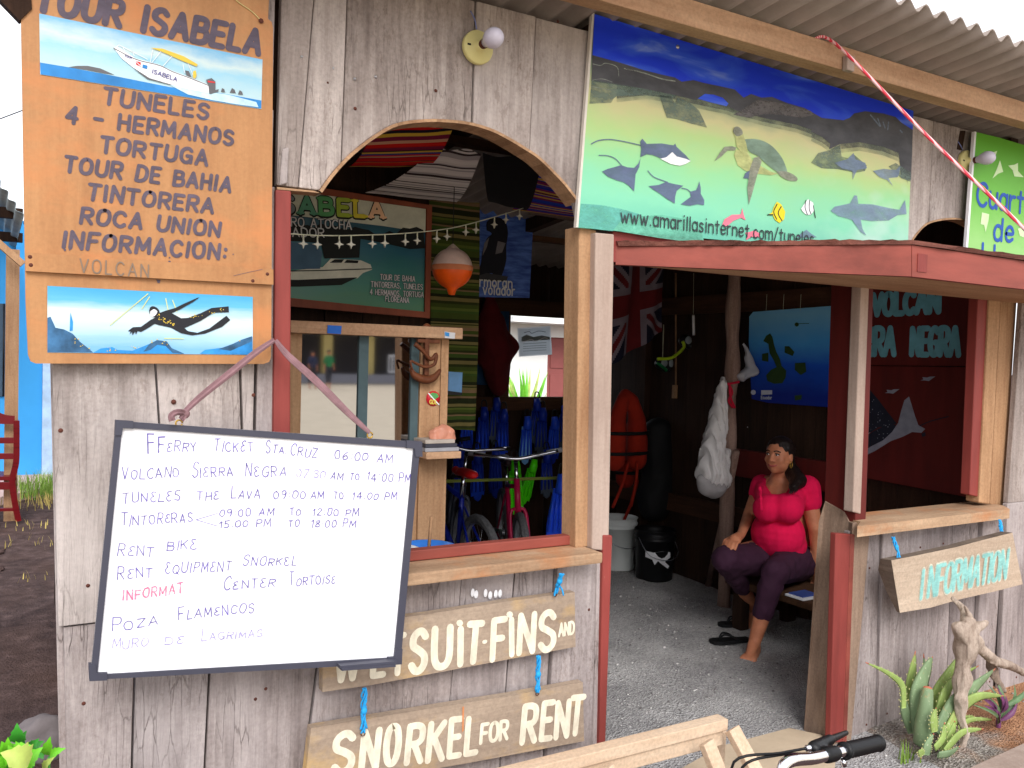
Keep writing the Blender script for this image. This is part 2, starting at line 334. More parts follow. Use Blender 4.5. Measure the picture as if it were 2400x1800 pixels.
def art(mb, pts, pl, lift, m, smooth=False):
    P = [(float(a), float(b)) for a, b in pts]
    if smooth: P = [(p.x, p.y) for p in crom([V(p) for p in P+[P[0]]], 4)][:-1]
    mb.poly([pl.at(a, b, lift) for a, b in P], m)
def line(mb, pts, pl, lift, m, wpx, smooth=True):
    A = pl.at(*pts[0]); wd = (pl.at(pts[0][0]+wpx, pts[0][1])-A).length*.85
    n = pl.n; u = V((0, 0, 1)).cross(n).normalized(); v = n.cross(u)
    P = [pl.at(*p)-A for p in pts]; P = [V((p.dot(u), p.dot(v))) for p in P]
    for part in ([crom(P, 5)] if smooth and len(P) > 2 else split(P)): stroke(mb, part, wd, m, (A, u, v, n), lift)
# ================================================================== palette
m_weather = wood('weathered_plank', (216, 206, 201), (128, 115, 111), 'z', bump=.9, crack=.8)
m_weather2 = wood('weathered_plank_worn', (206, 196, 194), (120, 108, 107), 'z', bump=1.0, crack=.85)
m_tan = wood('planed_timber', (206, 168, 130), (154, 112, 80), 'z', crack=.2, bump=.3)
m_tanx = wood('planed_timber_level', (224, 186, 150), (178, 134, 102), 'x', crack=.25, bump=.3)
m_shelf = wood('shelf_timber', (222, 190, 156), (165, 128, 98), 'x', crack=.3, bump=.35, stain=(186, 120, 74))
m_pale = wood('pale_pink_timber', (196, 178, 166), (160, 138, 126), 'z', crack=.15, bump=.25, spk=.82)
m_pine = wood('fresh_pine', (250, 224, 196), (232, 196, 162), 'x', crack=.05, bump=.15)
m_red = paint('oxide_red_paint', (140, 60, 54), (170, 132, 112), chip=.75)
m_redx = paint('oxide_red_paint_level', (140, 68, 57), (182, 140, 120), chip=.7, axis='x')
m_maroon = paint('dark_maroon_paint', (96, 28, 24), (110, 70, 56), chip=.2)
m_bark = wood('split_bark', (140, 88, 76), (70, 40, 34), 'x', crack=.7, bump=1.2)
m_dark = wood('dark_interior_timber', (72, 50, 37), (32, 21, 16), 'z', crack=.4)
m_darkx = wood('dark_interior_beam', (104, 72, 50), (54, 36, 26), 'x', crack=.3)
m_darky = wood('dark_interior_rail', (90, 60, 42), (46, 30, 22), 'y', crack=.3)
m_log = wood('driftwood_log', (206, 176, 160), (128, 96, 84), 'z', crack=.4)
m_edge = wood('cut_plank_edge', (206, 170, 134), (150, 112, 84), 'x', crack=.1)
m_roof = flat('grey_corrugated_sheet', (150, 138, 130), .75, .16, 5, .25, fine=30)
m_black = flat('black_plastic', (18, 18, 20), .45, .1)
m_screw = flat('screw_steel', (190, 190, 195), .35, .1, metal=.9)
m_nail = flat('rusty_nail', (90, 50, 40), .8, .2)
m_rope_blue = flat('blue_nylon_rope', (38, 160, 225), .6, .2, 120)
m_cream = flat('cream_plastic', (214, 204, 140), .4, .05)
m_bulb = flat('frosted_bulb', (205, 200, 215), .25, .03)
m_white = flat('white_enamel', (235, 235, 238), .4, .03)
m_gold = flat('brass', (200, 160, 70), .35, .1, metal=.8)

# ================================================================== ground
def ground_mat():
    g = NG('volcanic_soil')
    a = g.noise((.6, .6, .6), 4); b = g.noise((9, 9, 9), 8, .7); c = g.noise((70, 70, 70), 4)
    col = g.ramp(b, [(.3, lin((50, 40, 40))), (.55, lin((86, 70, 68))), (.75, lin((122, 102, 98)))])
    col = g.mix(g.ramp(a, [(.45, (0, 0, 0)), (.7, (.5, .5, .5))]), col, lin((96, 72, 60)))
    h = g.n('ShaderNodeMath', operation='ADD'); g.l(b, h.inputs[0]); g.l(c, h.inputs[1]); g.bump(h.outputs[0], .9, .02)
    return g.out(col, .95, .1)
def gravel_mat():
    g = NG('grey_gravel'); vo = g.n('ShaderNodeTexVoronoi'); vo.inputs['Scale'].default_value = 110; g.l(g.tc.outputs['Object'], vo.inputs['Vector'])
    sp = g.n('ShaderNodeSeparateColor'); g.l(vo.outputs['Color'], sp.inputs[0])
    col = g.ramp(sp.outputs[0], [(0, lin((128, 127, 130))), (.5, lin((186, 184, 186))), (1, lin((226, 224, 222)))])
    col = g.mix(.6, col, g.ramp(g.noise((3, 3, 3), 6), [(.3, lin((140, 137, 136))), (.7, lin((206, 203, 200)))]))
    g.bump(vo.outputs['Distance'], -.9 if False else .9, .012); return g.out(col, .95, .15)
m_soil, m_gravel = ground_mat(), gravel_mat()
mb = MB(); n_ = 60
def hgt(x, y): return .012*noise.noise(V((x*1.3, y*1.3, 0)))+.02*noise.noise(V((x*.4, y*.4, 3)))-.03
xs = [-400, -120, -40, -15] + [-8+.5*i for i in range(45)] + [20, 45, 130, 400]
ys = [-400, -120, -40, -16] + [-8+.5*i for i in range(45)] + [20, 45, 130, 400]
mb.add([(x, y, hgt(x, y)) for y in ys for x in xs], [[j*len(xs)+i, j*len(xs)+i+1, (j+1)*len(xs)+i+1, (j+1)*len(xs)+i] for j in range(len(ys)-1) for i in range(len(xs)-1)], m_soil, True)
tag(mb.build('ground'), kind='structure')
mb = MB(); gx = [.36+.09*i for i in range(47)]; gy = [-.45+.09*i for i in range(47)]
mb.add([(x, y, .014+.014*noise.noise(V((x*3, y*3, 1)))+.013*noise.noise(V((x*9, y*9, 5)))) for y in gy for x in gx], [[j*47+i, j*47+i+1, (j+1)*47+i+1, (j+1)*47+i] for j in range(46) for i in range(46)], m_gravel, True)
tag(mb.build('gravel_floor'), kind='structure')
mb = MB(); rg = random.Random(31); m_peb = [flat('pebble_%s' % n, c, .9, .15, 20) for n, c in (('pale', (206, 203, 200)), ('dark', (122, 118, 117)), ('mid', (168, 164, 162)))]
for k in range(900):
    x, y = rg.uniform(1.8, 4.2), rg.uniform(-.35, 2.6)**1; r = rg.uniform(.003, .007)*(1.5 if k % 17 == 0 else 1)
    mb.ell((x, y, .016+.014*noise.noise(V((x*3, y*3, 1)))+.013*noise.noise(V((x*9, y*9, 5)))), (r*rg.uniform(.8, 1.4), r, r*.7), m_peb[k % 3], 6, 4)
tag(mb.build('loose_pebbles', label='loose pale and dark pebbles lying on the gravel floor of the doorway', cat='pebbles'), kind='stuff')
m_sand = flat('pale_street_sand', (214, 200, 176), .95, .12, 2, .4)
mb = MB(); mb.add([(-60, -40, .005), (60, -40, .005), (60, -3.4, .005), (-60, -3.4, .005)], [[0, 1, 2, 3]], m_sand); tag(mb.build('sand_road'), kind='structure')
m_slab = flat('worn_stone_slab', (196, 176, 150), .9, .12, 6, .4)
mb = MB(); P = [gnd(*p, .035) for p in ((1545, 1830), (1690, 1748), (1850, 1706), (1925, 1722), (1962, 1752), (1950, 1840))]
mb.prism(P, (0, 0, -.08), m_slab); tag(mb.build('path'), kind='structure')
def bed_mat():
    g = NG('brown_garden_soil'); gx_ = g.n('ShaderNodeSeparateXYZ'); g.l(g.tc.outputs['Object'], gx_.inputs[0]); n1 = g.noise((4, 4, 4), 7, .65); f = g.n('ShaderNodeMath', operation='MULTIPLY_ADD'); g.l(n1, f.inputs[0]); f.inputs[1].default_value = 1.6; g.l(gx_.outputs[0], f.inputs[2])
    vo = g.n('ShaderNodeTexVoronoi'); vo.inputs['Scale'].default_value = 110; g.l(g.tc.outputs['Object'], vo.inputs['Vector']); sp = g.n('ShaderNodeSeparateColor'); g.l(vo.outputs['Color'], sp.inputs[0])
    br = g.ramp(g.noise((14, 14, 14), 7, .7), [(.3, lin((132, 92, 68))), (.7, lin((196, 148, 112)))]); gr = g.ramp(sp.outputs[0], [(0, lin((112, 104, 98))), (1, lin((176, 168, 160)))])
    mr = g.n('ShaderNodeMapRange'); g.l(f.outputs[0], mr.inputs[0]); mr.inputs[1].default_value = 4.25; mr.inputs[2].default_value = 4.6
    col = g.mix(mr.outputs[0], gr, br); g.bump(vo.outputs['Distance'], .9, .012); return g.out(col, .95, .1)
m_bed = bed_mat()
bx = [3.15+.06*i for i in range(44)]; by = [-1.15+.06*i for i in range(21)]
mb = MB(); mb.add([(x, y, -.04+.075*min(1, max(0, (x-3.15)*4))*min(1, max(0, (y+1.15)*6))+.012*min(1, max(0, (x-3.2)))+.012*noise.noise(V((x*2.5, y*2.5, 9)))+.014*noise.noise(V((x*9, y*9, 2)))) for y in by for x in bx], [[j*44+i, j*44+i+1, (j+1)*44+i+1, (j+1)*44+i] for j in range(20) for i in range(43)], m_bed, True)
tag(mb.build('garden_soil'), kind='structure')

# ================================================================== the hut
hut = thing('wooden_hut', (2.3, 1.8, 0), 'weathered plank tour kiosk with arched window, open doorway and corrugated roof', 'hut')
ZT = 2.735
def fx(p1, p2):                                  # a seam seen in the photo -> x on the front wall as a function of height
    a, b = at(*p1), at(*p2); return lambda z: a.x + (b.x-a.x)*(z-a.z)/(b.z-a.z)
def plank(mb, sl, sr, z0, z1, m, Y=0, th=.028, gap=.006, jag=0):
    y = Y+random.uniform(-.004, .004); g = gap/2
    pts = [(sl(z0)+g, y, z0), (sr(z0)-g, y, z0)]
    if jag:
        n = 5
        pts += [(sr(z1)-g+(sl(z1)-sr(z1)+2*g)*i/n, y, z1+random.uniform(-jag, jag)) for i in range(n+1)]
    else: pts += [(sr(z1)-g, y, z1), (sl(z1)+g, y, z1)]
    mb.prism(pts, (0, th, 0), m)
    for z in (z0+.14, z1-.16):
        for t in (.25, .72):
            if z1-z0 > .6 and random.random() < .8: mb.lathe([(0, -.0035), (.004, -.002), (.0055, 0)], (sl(z)+(sr(z)-sl(z))*(t+random.uniform(-.08, .08)), y, z+random.uniform(-.05, .05)), m_nail, (0, 1, 0), 7)
const = lambda x: (lambda z: x)
# --- left pier
mb = MB()
eL = fx((119, 853), (142, 1800)); s1 = fx((364, 853), (373, 985)); s2 = fx((563, 860), (567, 985)); s3 = fx((659, 0), (648, 437)); sp = fx((647, 445), (641, 1000))
zc = at(150, 1467).z
plank(mb, eL, s1, zc, ZT, m_weather); plank(mb, s1, s2, .92, ZT, m_weather); plank(mb, s2, const(.632), .92, 2.5, m_weather)
plank(mb, const(.636), sp, .5, 2.08, m_weather2, Y=.004)
plank(mb, const(.634), lambda z: s3(z)-.012, 2.3, ZT, m_weather2, Y=.006); plank(mb, const(.645), lambda z: s3(z)-.012, 2.085, 2.29, m_weather2, Y=-.004)
plank(mb, const(.6), const(.70), 2.0, ZT, m_dark, Y=.05, th=.02)
b1 = fx((316, 1589), (310, 1800)); b2 = fx((492, 1580), (481, 1800)); b3 = fx((743, 1568), (722, 1730))
plank(mb, lambda z: eL(z)+.012, b1, -.05, zc-.006, m_weather2, Y=.008); plank(mb, b1, b2, -.05, .95, m_weather2, Y=.004); plank(mb, b2, b3, -.05, .93, m_weather2)
mb.prism([(eL(.0), .03, -.05), (eL(0)+.004, .09, -.05), (eL(2.7)+.004, .09, ZT), (eL(2.7), .03, ZT)], (.02, 0, 0), m_weather2)
for (x, y) in ((407, 942), (593, 926), (142, 1009)):
    p = at(x, y); mb.lathe([(0, -.004), (.005, -.003), (.007, 0)], p, m_nail, (0, 1, 0), 8)
mb.build('left_pier', hut)
# --- wall under the left counter
mb = MB()
b4 = fx((1085, 1325), (1052, 1660)); b5 = fx((1208, 1330), (1180, 1700)); b6 = fx((1300, 1340), (1278, 1720)); b7 = fx((1412, 1335), (1396, 1760))
plank(mb, b3, b4, -.05, .935, m_weather2, Y=-.002); plank(mb, b4, b5, -.05, .94, m_weather2, Y=.005); plank(mb, b5, b6, -.05, .94, m_weather2, Y=.0); plank(mb, b6, b7, -.05, .95, m_weather2, Y=-.01)
mb.box((.7, .045, -.05), (1.86, .06, .93), m_dark)
for p in ((1106, 1388, 9), (1114, 1392, 6), (1136, 1389, 8), (1147, 1394, 6), (1160, 1391, 10), (1170, 1390, 7)):
    q = at(*p[:2], -.0); mb.ell((q.x, -.006, q.z), (.0075, .003, .014), m_white, 8, 5)
mb.build('counter_wall', hut)
# --- panel with the arch
arch = [(747, 448), (775, 409), (810, 370), (846, 339), (881, 314), (916, 294), (955, 284), (1008, 280), (1043, 281), (1085, 285), (1121, 293), (1156, 305), (1191, 323), (1226, 344), (1262, 368), (1297, 402), (1325, 432), (1357, 474)]
A3 = [at(*p) for p in arch]
def archz(x):
    for a, b in zip(A3, A3[1:]):
        if a.x <= x <= b.x: return a.z + (b.z-a.z)*(x-a.x)/(b.x-a.x)
    return None
mb = MB()
seams = [s3, fx((736, 0), (700, 437)), fx((814, 0), (801, 360)), fx((1116, 0), (1107, 289)), fx((1258, 15), (1242, 345)), const(1.80)]
def archplank(mb, sl, sr, m, base=None, g=.002, Y=0):
    zt = ZT; zm = 2.3; n = 14
    lo = []
    for i in range(n+1):
        t = i/n; x = sl(2.2)+g+(sr(2.2)-sl(2.2)-2*g)*t; z = archz(x)
        if z is None: z = base if base and x < A3[0].x else at(1357, 474).z if x > A3[-1].x else base
        if x > A3[-1].x: z = 2.10
        xx = sl(z)+g+(sr(z)-sl(z)-2*g)*t
        zz = archz(xx) or z
        lo.append((xx, Y, zz))
    mb.prism(lo + [(sr(zt)-g, Y, zt), (sl(zt)+g, Y, zt)], (0, .028, 0), m)
zb = at(700, 440).z
archplank(mb, seams[0], seams[1], m_weather, zb, .0008); archplank(mb, seams[1], seams[2], m_weather, zb, .0012, -.001)
archplank(mb, seams[2], seams[3], m_weather, zb, Y=.003); archplank(mb, seams[3], seams[4], m_weather, zb, Y=-.002); archplank(mb, seams[4], seams[5], m_weather, zb, Y=.004)
for (x, y) in ((707, 133), (881, 180), (781, 160), (832, 185)):
    p = at(x, y); mb.lathe([(0, -.004), (.004, -.003), (.0055, .002)], p, m_screw, (0, 1, 0), 8)
for (x, y) in ((1190, 98), (1308, 50), (768, 194), (833, 254), (1022, 212)):
    p = at(x, y); mb.lathe([(0, -.003), (.004, -.002), (.0055, .002)], p, m_nail, (0, 1, 0), 8)
mb.prism([at(660, 350, -.004), at(676, 346, -.004), at(672, 430, -.004), at(653, 436, -.004)], (0, -.008, 0), m_weather2)
mb.build('arch_panel', hut)
mb = MB()   # bent lining strip of the arch
pts = crom([V((p.x, 0, p.z)) for p in A3], 3)
for i in range(len(pts)-1):
    a, b = pts[i], pts[i+1]; na = V((-(b-a).z, 0, (b-a).x)).normalized()
    mb.add([a+V((0, -.008, 0)), b+V((0, -.008, 0)), b+V((0, .07, 0)), a+V((0, .07, 0)), a-na*.009+V((0, -.008, 0)), b-na*.009+V((0, -.008, 0)), b-na*.009+V((0, .07, 0)), a-na*.009+V((0, .07, 0))],
           [[0, 1, 2, 3], [4, 7, 6, 5], [0, 4, 5, 1], [3, 2, 6, 7]], m_edge)
mb.build('arch_trim', hut)
mb = MB()
P = [at(649, 438, -.01), at(735, 447, -.01), at(750, 452, -.01), at(650, 444, -.01)]; mb.prism(P, (0, .06, 0), m_edge)
mb.build('arch_foot', hut)
# --- wall above the doorway and the right bay, with the small arch
mb = MB()
sm = [const(1.805), const(2.2), const(2.62), const(3.05), fx((2132, 300), (2120, 560)), fx((2187, 274), (2176, 513)), fx((2250, 305), (2240, 480)), const(4.16), const(4.5)]
a2 = [at(*p) for p in ((2128, 575), (2145, 548), (2170, 523), (2204, 513), (2238, 511), (2268, 518), (2310, 545), (2350, 590))]
def a2z(x):
    for a, b in zip(a2, a2[1:]):
        if a.x <= x <= b.x: return a.z+(b.z-a.z)*(x-a.x)/(b.x-a.x)
    return 2.075
for i in range(len(sm)-1):
    n = 12; Y = random.uniform(-.004, .004); lo = []
    for k in range(n+1):
        x = sm[i](2.2)+.002+(sm[i+1](2.2)-sm[i](2.2)-.004)*k/n; lo.append((x, Y, a2z(x)))
    mb.prism(lo+[(sm[i+1](ZT)-.002, Y, ZT), (sm[i](ZT)+.002, Y, ZT)], (0, .028, 0), m_weather)
mb.prism([at(2252, 306, -.008), at(2264, 306, -.008), at(2256, 352, -.008), at(2244, 350, -.008)], (0, .006, 0), m_dark)
mb.build('upper_wall', hut)
mb = MB(); q = crom([V((p.x, 0, p.z)) for p in a2], 4)
for a, b in zip(q, q[1:]):
    d = V((0, 0, -.008)); f0, f1 = V((0, -.008, 0)), V((0, .05, 0))
    mb.add([a+f0, b+f0, b+f1, a+f1, a+f0+d, b+f0+d, b+f1+d, a+f1+d], [[0, 1, 2, 3], [4, 7, 6, 5], [0, 4, 5, 1], [3, 2, 6, 7]], m_edge)
mb.build('arch_trim', hut)
# --- posts
def vpost(name, tl, tr, bl, br, Y, dep, m, zb=None, bev=True):
    mb = MB(); a, b, c, d = at(*tl, Y), at(*tr, Y), at(*br, Y), at(*bl, Y)
    if zb is not None:
        d = d+(d-a)*((zb-d.z)/(d.z-a.z)); c = c+(c-b)*((zb-c.z)/(c.z-b.z))
    mb.prism([d, c, b, a], (0, dep, 0), m); return mb.build(name, hut)
vpost('red_post', (646, 444), (683, 447), (641, 1000), (681, 1003), -.012, .10, m_red, .96)
vpost('door_post', (1358, 530), (1398, 540), (1350, 1180), (1394, 1190), 0, .09, m_tan, .97)
vpost('door_post', (1396, 545), (1440, 549), (1388, 1288), (1427, 1292), -.03, .04, m_pale)
vpost('door_trim', (1414, 1254), (1436, 1255), (1404, 1762), (1419, 1763), -.035, .06, m_red, -.02)
vpost('door_post', (1400, 1296), (1415, 1297), (1390, 1762), (1405, 1762), -.02, .1, m_weather2, -.05)
mb = MB(); a = at(2005, 640, .0)
mb.prism([(3.205, 0, .95), (3.195, 0, 2.0), (3.205, .175, 2.0), (3.215, .175, .95)], (.07, 0, 0), m_maroon); mb.build('door_post', hut)
mb = MB(); X0 = at(1959, 1235, 0).x
mb.prism([(3.085, -.02, -.05), (3.10, .15, -.05), (3.175, .165, .93), (3.21, .17, 1.02), (3.205, .06, .99), (3.2, .03, .95), (3.175, -.01, .955)], (.12, 0, 0), wood('bare_door_post', (178, 154, 134), (116, 94, 80), 'z', crack=.5, bump=.6)); mb.build('door_post', hut)
vpost('bay_post', (2019, 660), (2038, 660), (1999, 1200), (2018, 1205), -.006, .05, m_pale)
mb = MB(); mb.prism([at(1959, 1250, -.03), at(1994, 1252, -.03), at(1976, 1742, -.03), at(1946, 1738, -.03)], (0, .03, 0), m_red)
mb.prism([at(1994.6, 1252, -.03), at(2004, 1253, -.022), at(1985, 1744, -.022), at(1976.6, 1742, -.03)], (0, .022, 0), m_redx); mb.build('door_trim', hut)
# --- counters
mb = MB(); f0, f1 = at(940, 1350, -.1), at(1413, 1303, -.1)
mb.box((.70, -.10, .935), (f1.x, .06, .972), m_shelf, .006); mb.build('counter_shelf', hut)
mb = MB(); mb.box((.70, .035, .974), (1.775, .075, 1.008), m_redx, .004); mb.build('counter_strip', hut)
mb = MB(); g0, g1 = at(2013, 1237, -.1), at(2372, 1197, -.1)
mb.prism([(g0.x-.01, -.10, .962), (g1.x-.02, -.10, .962), (g1.x+.06, -.02, .962), (g1.x+.06, .12, .962), (3.22, .12, .962), (3.20, -.03, .962)], (0, 0, -.045), m_shelf); mb.build('counter_shelf', hut)
# --- right bay
mb = MB(); c = [const(3.17), fx((2065, 1290), (2055, 1690)), fx((2130, 1270), (2125, 1690)), fx((2238, 1235), (2222, 1650)), fx((2300, 1220), (2280, 1640)), fx((2350, 1215), (2325, 1600)), const(4.52)]
for i in range(6): plank(mb, c[i], c[i+1], -.05, .915 if i < 5 else .93, m_weather2, Y=random.uniform(-.012, .012))
mb.box((3.2, .045, -.05), (4.5, .06, .9), m_dark); mb.build('counter_wall', hut)
vpost('bay_trim', (2293, 690), (2319, 692), (2273, 1160), (2294, 1165), .015, .05, m_red)
vpost('bay_post', (2319.5, 690), (2346, 694), (2295, 1178), (2320, 1182), .005, .07, m_tan)
vpost('bay_post', (2346.5, 690), (2384, 700), (2321, 1182), (2352, 1188), .02, .08, m_tan)
mb = MB(); plank(mb, fx((2386, 700), (2350, 1190)), const(4.75), .97, 2.07, m_weather, Y=-.02); plank(mb, fx((2346, 1215), (2330, 1600)), const(4.75), -.05, .97, m_weather2, Y=-.03); mb.build('corner_plank', hut)
# --- canopy over door and bay
YC = -.475; A = at(1443, 620); Cn = at(2136, 648, YC); A2 = at(1443, 578); C2 = at(2136, 574, YC); E1 = at(2440, 682, YC); E2 = at(2440, 620, YC)
can = MB(); can.prism([(A.x+.09, -.004, A.z+.002), (Cn.x+.04, YC+.032, A.z+.002), (5.0, YC+.032, A.z+.002), (5.0, -.004, A.z+.002)], (0, 0, .03), m_tanx); cano = can.build('canopy', hut)
mb = MB(); dr = (Cn-A).normalized(); nn = V((dr.y, -dr.x, 0)).normalized(); nn = nn if nn.y > 0 else -nn
mb.prism([A, Cn, C2, A2], nn*.03, m_redx); mb.build('fascia', cano)
mb = MB(); mb.prism([Cn+V((.004, 0, 0)), V((5.0, YC, Cn.z)), V((5.0, YC, C2.z)), C2+V((.004, 0, 0))], (0, .03, 0), m_redx)
mb.prism([Cn+V((.03, -.003, .02)), Cn+V((.085, -.003, .02)), Cn+V((.085, -.003, .085)), Cn+V((.03, -.003, .085))], (0, .004, 0), m_red); mb.build('fascia', cano)
mb = MB(); N = 40                     # rough split slabs on top
outer = [A2.lerp(C2, i/N) for i in range(N+1)] + [V((C2.x+(5-C2.x)*i/24, YC, C2.z)) for i in range(1, 25)]
top = [p+V((random.uniform(-.003, .003), -.010+random.uniform(-.005, .005), .018+random.uniform(-.003, .004))) for p in outer]
bot = [p+V((0, -.010+random.uniform(-.006, .006), .001)) for p in outer]; bk = [V((p.x, .0, p.z+.02)) for p in outer]
n = len(outer); mb.add(bot+top+bk, [[i, i+1, n+i+1, n+i] for i in range(n-1)]+[[n+i, n+i+1, 2*n+i+1, 2*n+i] for i in range(n-1)], m_bark); mb.build('bark_slab', cano)
mb = MB(); mb.box((1.86, -.0, 1.965), (3.3, .05, 2.07), m_red); mb.build('lintel', hut)
# --- roof, beam, rafters
def rz(y): return 2.774 - .1*y
mb = MB(); per = .098; nx = 392; x0, x1 = .17, 4.97; yy = [-.56, .4, 1.4, 2.6, 4.0]
xs = [x0+(x1-x0)*i/nx for i in range(nx+1)]; prof = [.017*math.cos(2*math.pi*x/per) for x in xs]
vs = [(x, y+ (.006*noise.noise(V((x*3, 0, 0))) if y < 0 else 0), rz(y)+.018+p) for y in yy for x, p in zip(xs, prof)] + [(x, y, rz(y)+.023+p) for y in yy for x, p in zip(xs, prof)]
k = nx+1; o = k*len(yy); fs = []
for j in range(len(yy)-1):
    for i in range(nx): fs += [[j*k+i, (j+1)*k+i, (j+1)*k+i+1, j*k+i+1], [o+j*k+i, o+j*k+i+1, o+(j+1)*k+i+1, o+(j+1)*k+i]]
for i in range(nx): fs.append([i, i+1, o+i+1, o+i])
mb.add(vs, fs, m_roof, True); mb.build('corrugated_roof', hut)
mb = MB(); zt = rz(-.3)-.022; mb.box((-.2, -.30, zt-.085), (5.2, -.23, zt), m_tanx, .004); mb.build('eave_beam', hut)
mb = MB()
for x in (.6, 1.75, 3.0, 4.3): mb.prism([(x, .03, rz(.03)-.08), (x, 3.75, rz(3.75)-.08), (x, 3.75, rz(3.75)-.001), (x, .03, rz(.03)-.001)], (.06, 0, 0), m_dark)
for y in (1.0, 2.5): mb.box((.4, y, rz(y)-.12), (4.6, y+.06, rz(y)-.085), m_darkx)
mb.build('rafters', hut)
mb = MB(); mb.prism([at(-40, -60, -.05), at(-2, -2, -.05), at(46, 48, -.05), at(75, 20, -.05), at(70, -60, -.05)], (0, .03, 0), m_dark); mb.build('barge_board', hut)
mb = MB(); p = at(1985, 130, -.305); mb.box((p.x-.02, -.325, p.z-.06), (p.x+.02, -.302, p.z-.005), m_pale, .004); mb.build('hook_block', hut)
# --- inside walls
YB = 3.8
wl, wt_, wr, wb_ = at(1190, 742, YB), at(1250, 742, YB), at(1420, 800, YB), at(1260, 930, YB)
mb = MB()
def slats(mb, xa, xb, za, zb, y, m, wdt=.2):
    n = max(1, round((xb-xa)/wdt))
    for i in range(n): mb.box((xa+(xb-xa)*i/n+.003, y+random.uniform(0, .008), za), (xa+(xb-xa)*(i+1)/n-.003, y+.03, zb), m)
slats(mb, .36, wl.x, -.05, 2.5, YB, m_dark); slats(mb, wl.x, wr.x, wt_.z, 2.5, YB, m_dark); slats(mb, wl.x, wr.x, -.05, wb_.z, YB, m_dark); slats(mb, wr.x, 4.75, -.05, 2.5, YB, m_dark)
mb.build('back_wall', hut)
mb = MB(); mb.box((wl.x-.5, YB-.05, wt_.z), (wr.x+.3, YB-.012, wt_.z+.13), m_darkx); mb.box((wl.x-.3, YB-.05, wb_.z-.11), (wr.x+.2, YB-.012, wb_.z), m_darkx); mb.box((wl.x-.1, YB-.05, wb_.z+.001), (wl.x, YB-.012, wt_.z-.001), m_darkx)
mb.build('window_frame', hut)
mb = MB()
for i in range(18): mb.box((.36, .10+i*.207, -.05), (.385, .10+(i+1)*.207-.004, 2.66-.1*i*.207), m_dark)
mb.build('side_wall', hut)
XR = 4.42
mb = MB()
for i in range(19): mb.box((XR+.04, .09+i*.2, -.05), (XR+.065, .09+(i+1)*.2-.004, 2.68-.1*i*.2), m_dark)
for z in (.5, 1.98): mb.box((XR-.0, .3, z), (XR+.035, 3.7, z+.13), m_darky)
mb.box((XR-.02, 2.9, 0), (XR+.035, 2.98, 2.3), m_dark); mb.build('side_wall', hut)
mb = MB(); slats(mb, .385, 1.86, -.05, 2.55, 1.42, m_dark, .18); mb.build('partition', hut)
mb = MB(); q = at(1543, 800, 2.9); mb.box((q.x-.04, 2.9, 0), (q.x+.04, 2.98, 2.4), m_dark); q2 = at(1620, 690, 2.9); mb.box((q.x-.02, 2.86, q2.z-.06), (XR, 2.895, q2.z+.07), m_darkx); mb.build('inner_frame', hut)
# log post standing inside
mb = MB(); bp = [onx(1722, 640, 4.2), onx(1714, 760, 4.2), onx(1724, 850, 4.2), onx(1706, 950, 4.2), onx(1712, 1080, 4.2), onx(1706, 1200, 4.2)]
bp = [V((p.x, bp[0].y+.3*(p.y-bp[0].y), p.z)) for p in bp]; bp = [V((bp[0].x, bp[0].y, 2.55))]+bp+[V((bp[-1].x, bp[-1].y, 0))]
mb.tube(crom(bp, 5), [.046+.006*math.sin(i*.9) for i in range(len(crom(bp, 5)))], m_log, 12); mb.build('log_post', hut)

for o in list(hut.children):
    if o.name.split('.')[0] in ('left_pier', 'counter_wall', 'upper_wall', 'arch_panel', 'corner_plank', 'door_post', 'red_post', 'door_trim', 'bay_post', 'bay_trim'):
        bv = o.modifiers.new('worn_edges', 'BEVEL'); bv.width = .0045; bv.segments = 2; bv.limit_method = 'ANGLE'; bv.angle_limit = R(50)
# ================================================================== signs and lettering
ink = lambda n, c, r=.6: flat(n, c, r, .08, 25)
def board_px(mb, pts, pl, th, m, lift=0):
    P = [pl.at(*p, lift) for p in pts]; mb.prism(P, -pl.n*th, m); return P
def rounded(pts, r, k=5):
    out = []; n = len(pts)
    for i in range(n):
        p, a, b = V(pts[i]), V(pts[i-1]), V(pts[(i+1) % n])
        u, v = (a-p).normalized(), (b-p).normalized()
        for j in range(k+1):
            t = j/k; out.append(tuple((p+u*r)*(1-t)**2 + p*2*t*(1-t) + (p+v*r)*t*t))
    return out
def picture(name, fac_axis, stops, streak=.3, noise_sc=(4, 4, 14), rough=.5):
    # a painted gradient (paint on a flat board), as a function of object z
    g = NG(name); sx = g.n('ShaderNodeSeparateXYZ'); g.l(g.tc.outputs['Generated'], sx.inputs[0])
    nz = g.noise(noise_sc, 5); ad = g.n('ShaderNodeMath', operation='MULTIPLY_ADD'); g.l(nz, ad.inputs[0]); ad.inputs[1].default_value = streak
    sb = g.n('ShaderNodeMath', operation='SUBTRACT'); g.l(sx.outputs[fac_axis], sb.inputs[0]); sb.inputs[1].default_value = streak*.5
    g.l(sb.outputs[0], ad.inputs[2]); col = g.ramp(ad.outputs[0], [(p, lin(c)) for p, c in stops]); return g.out(col, rough, .3)

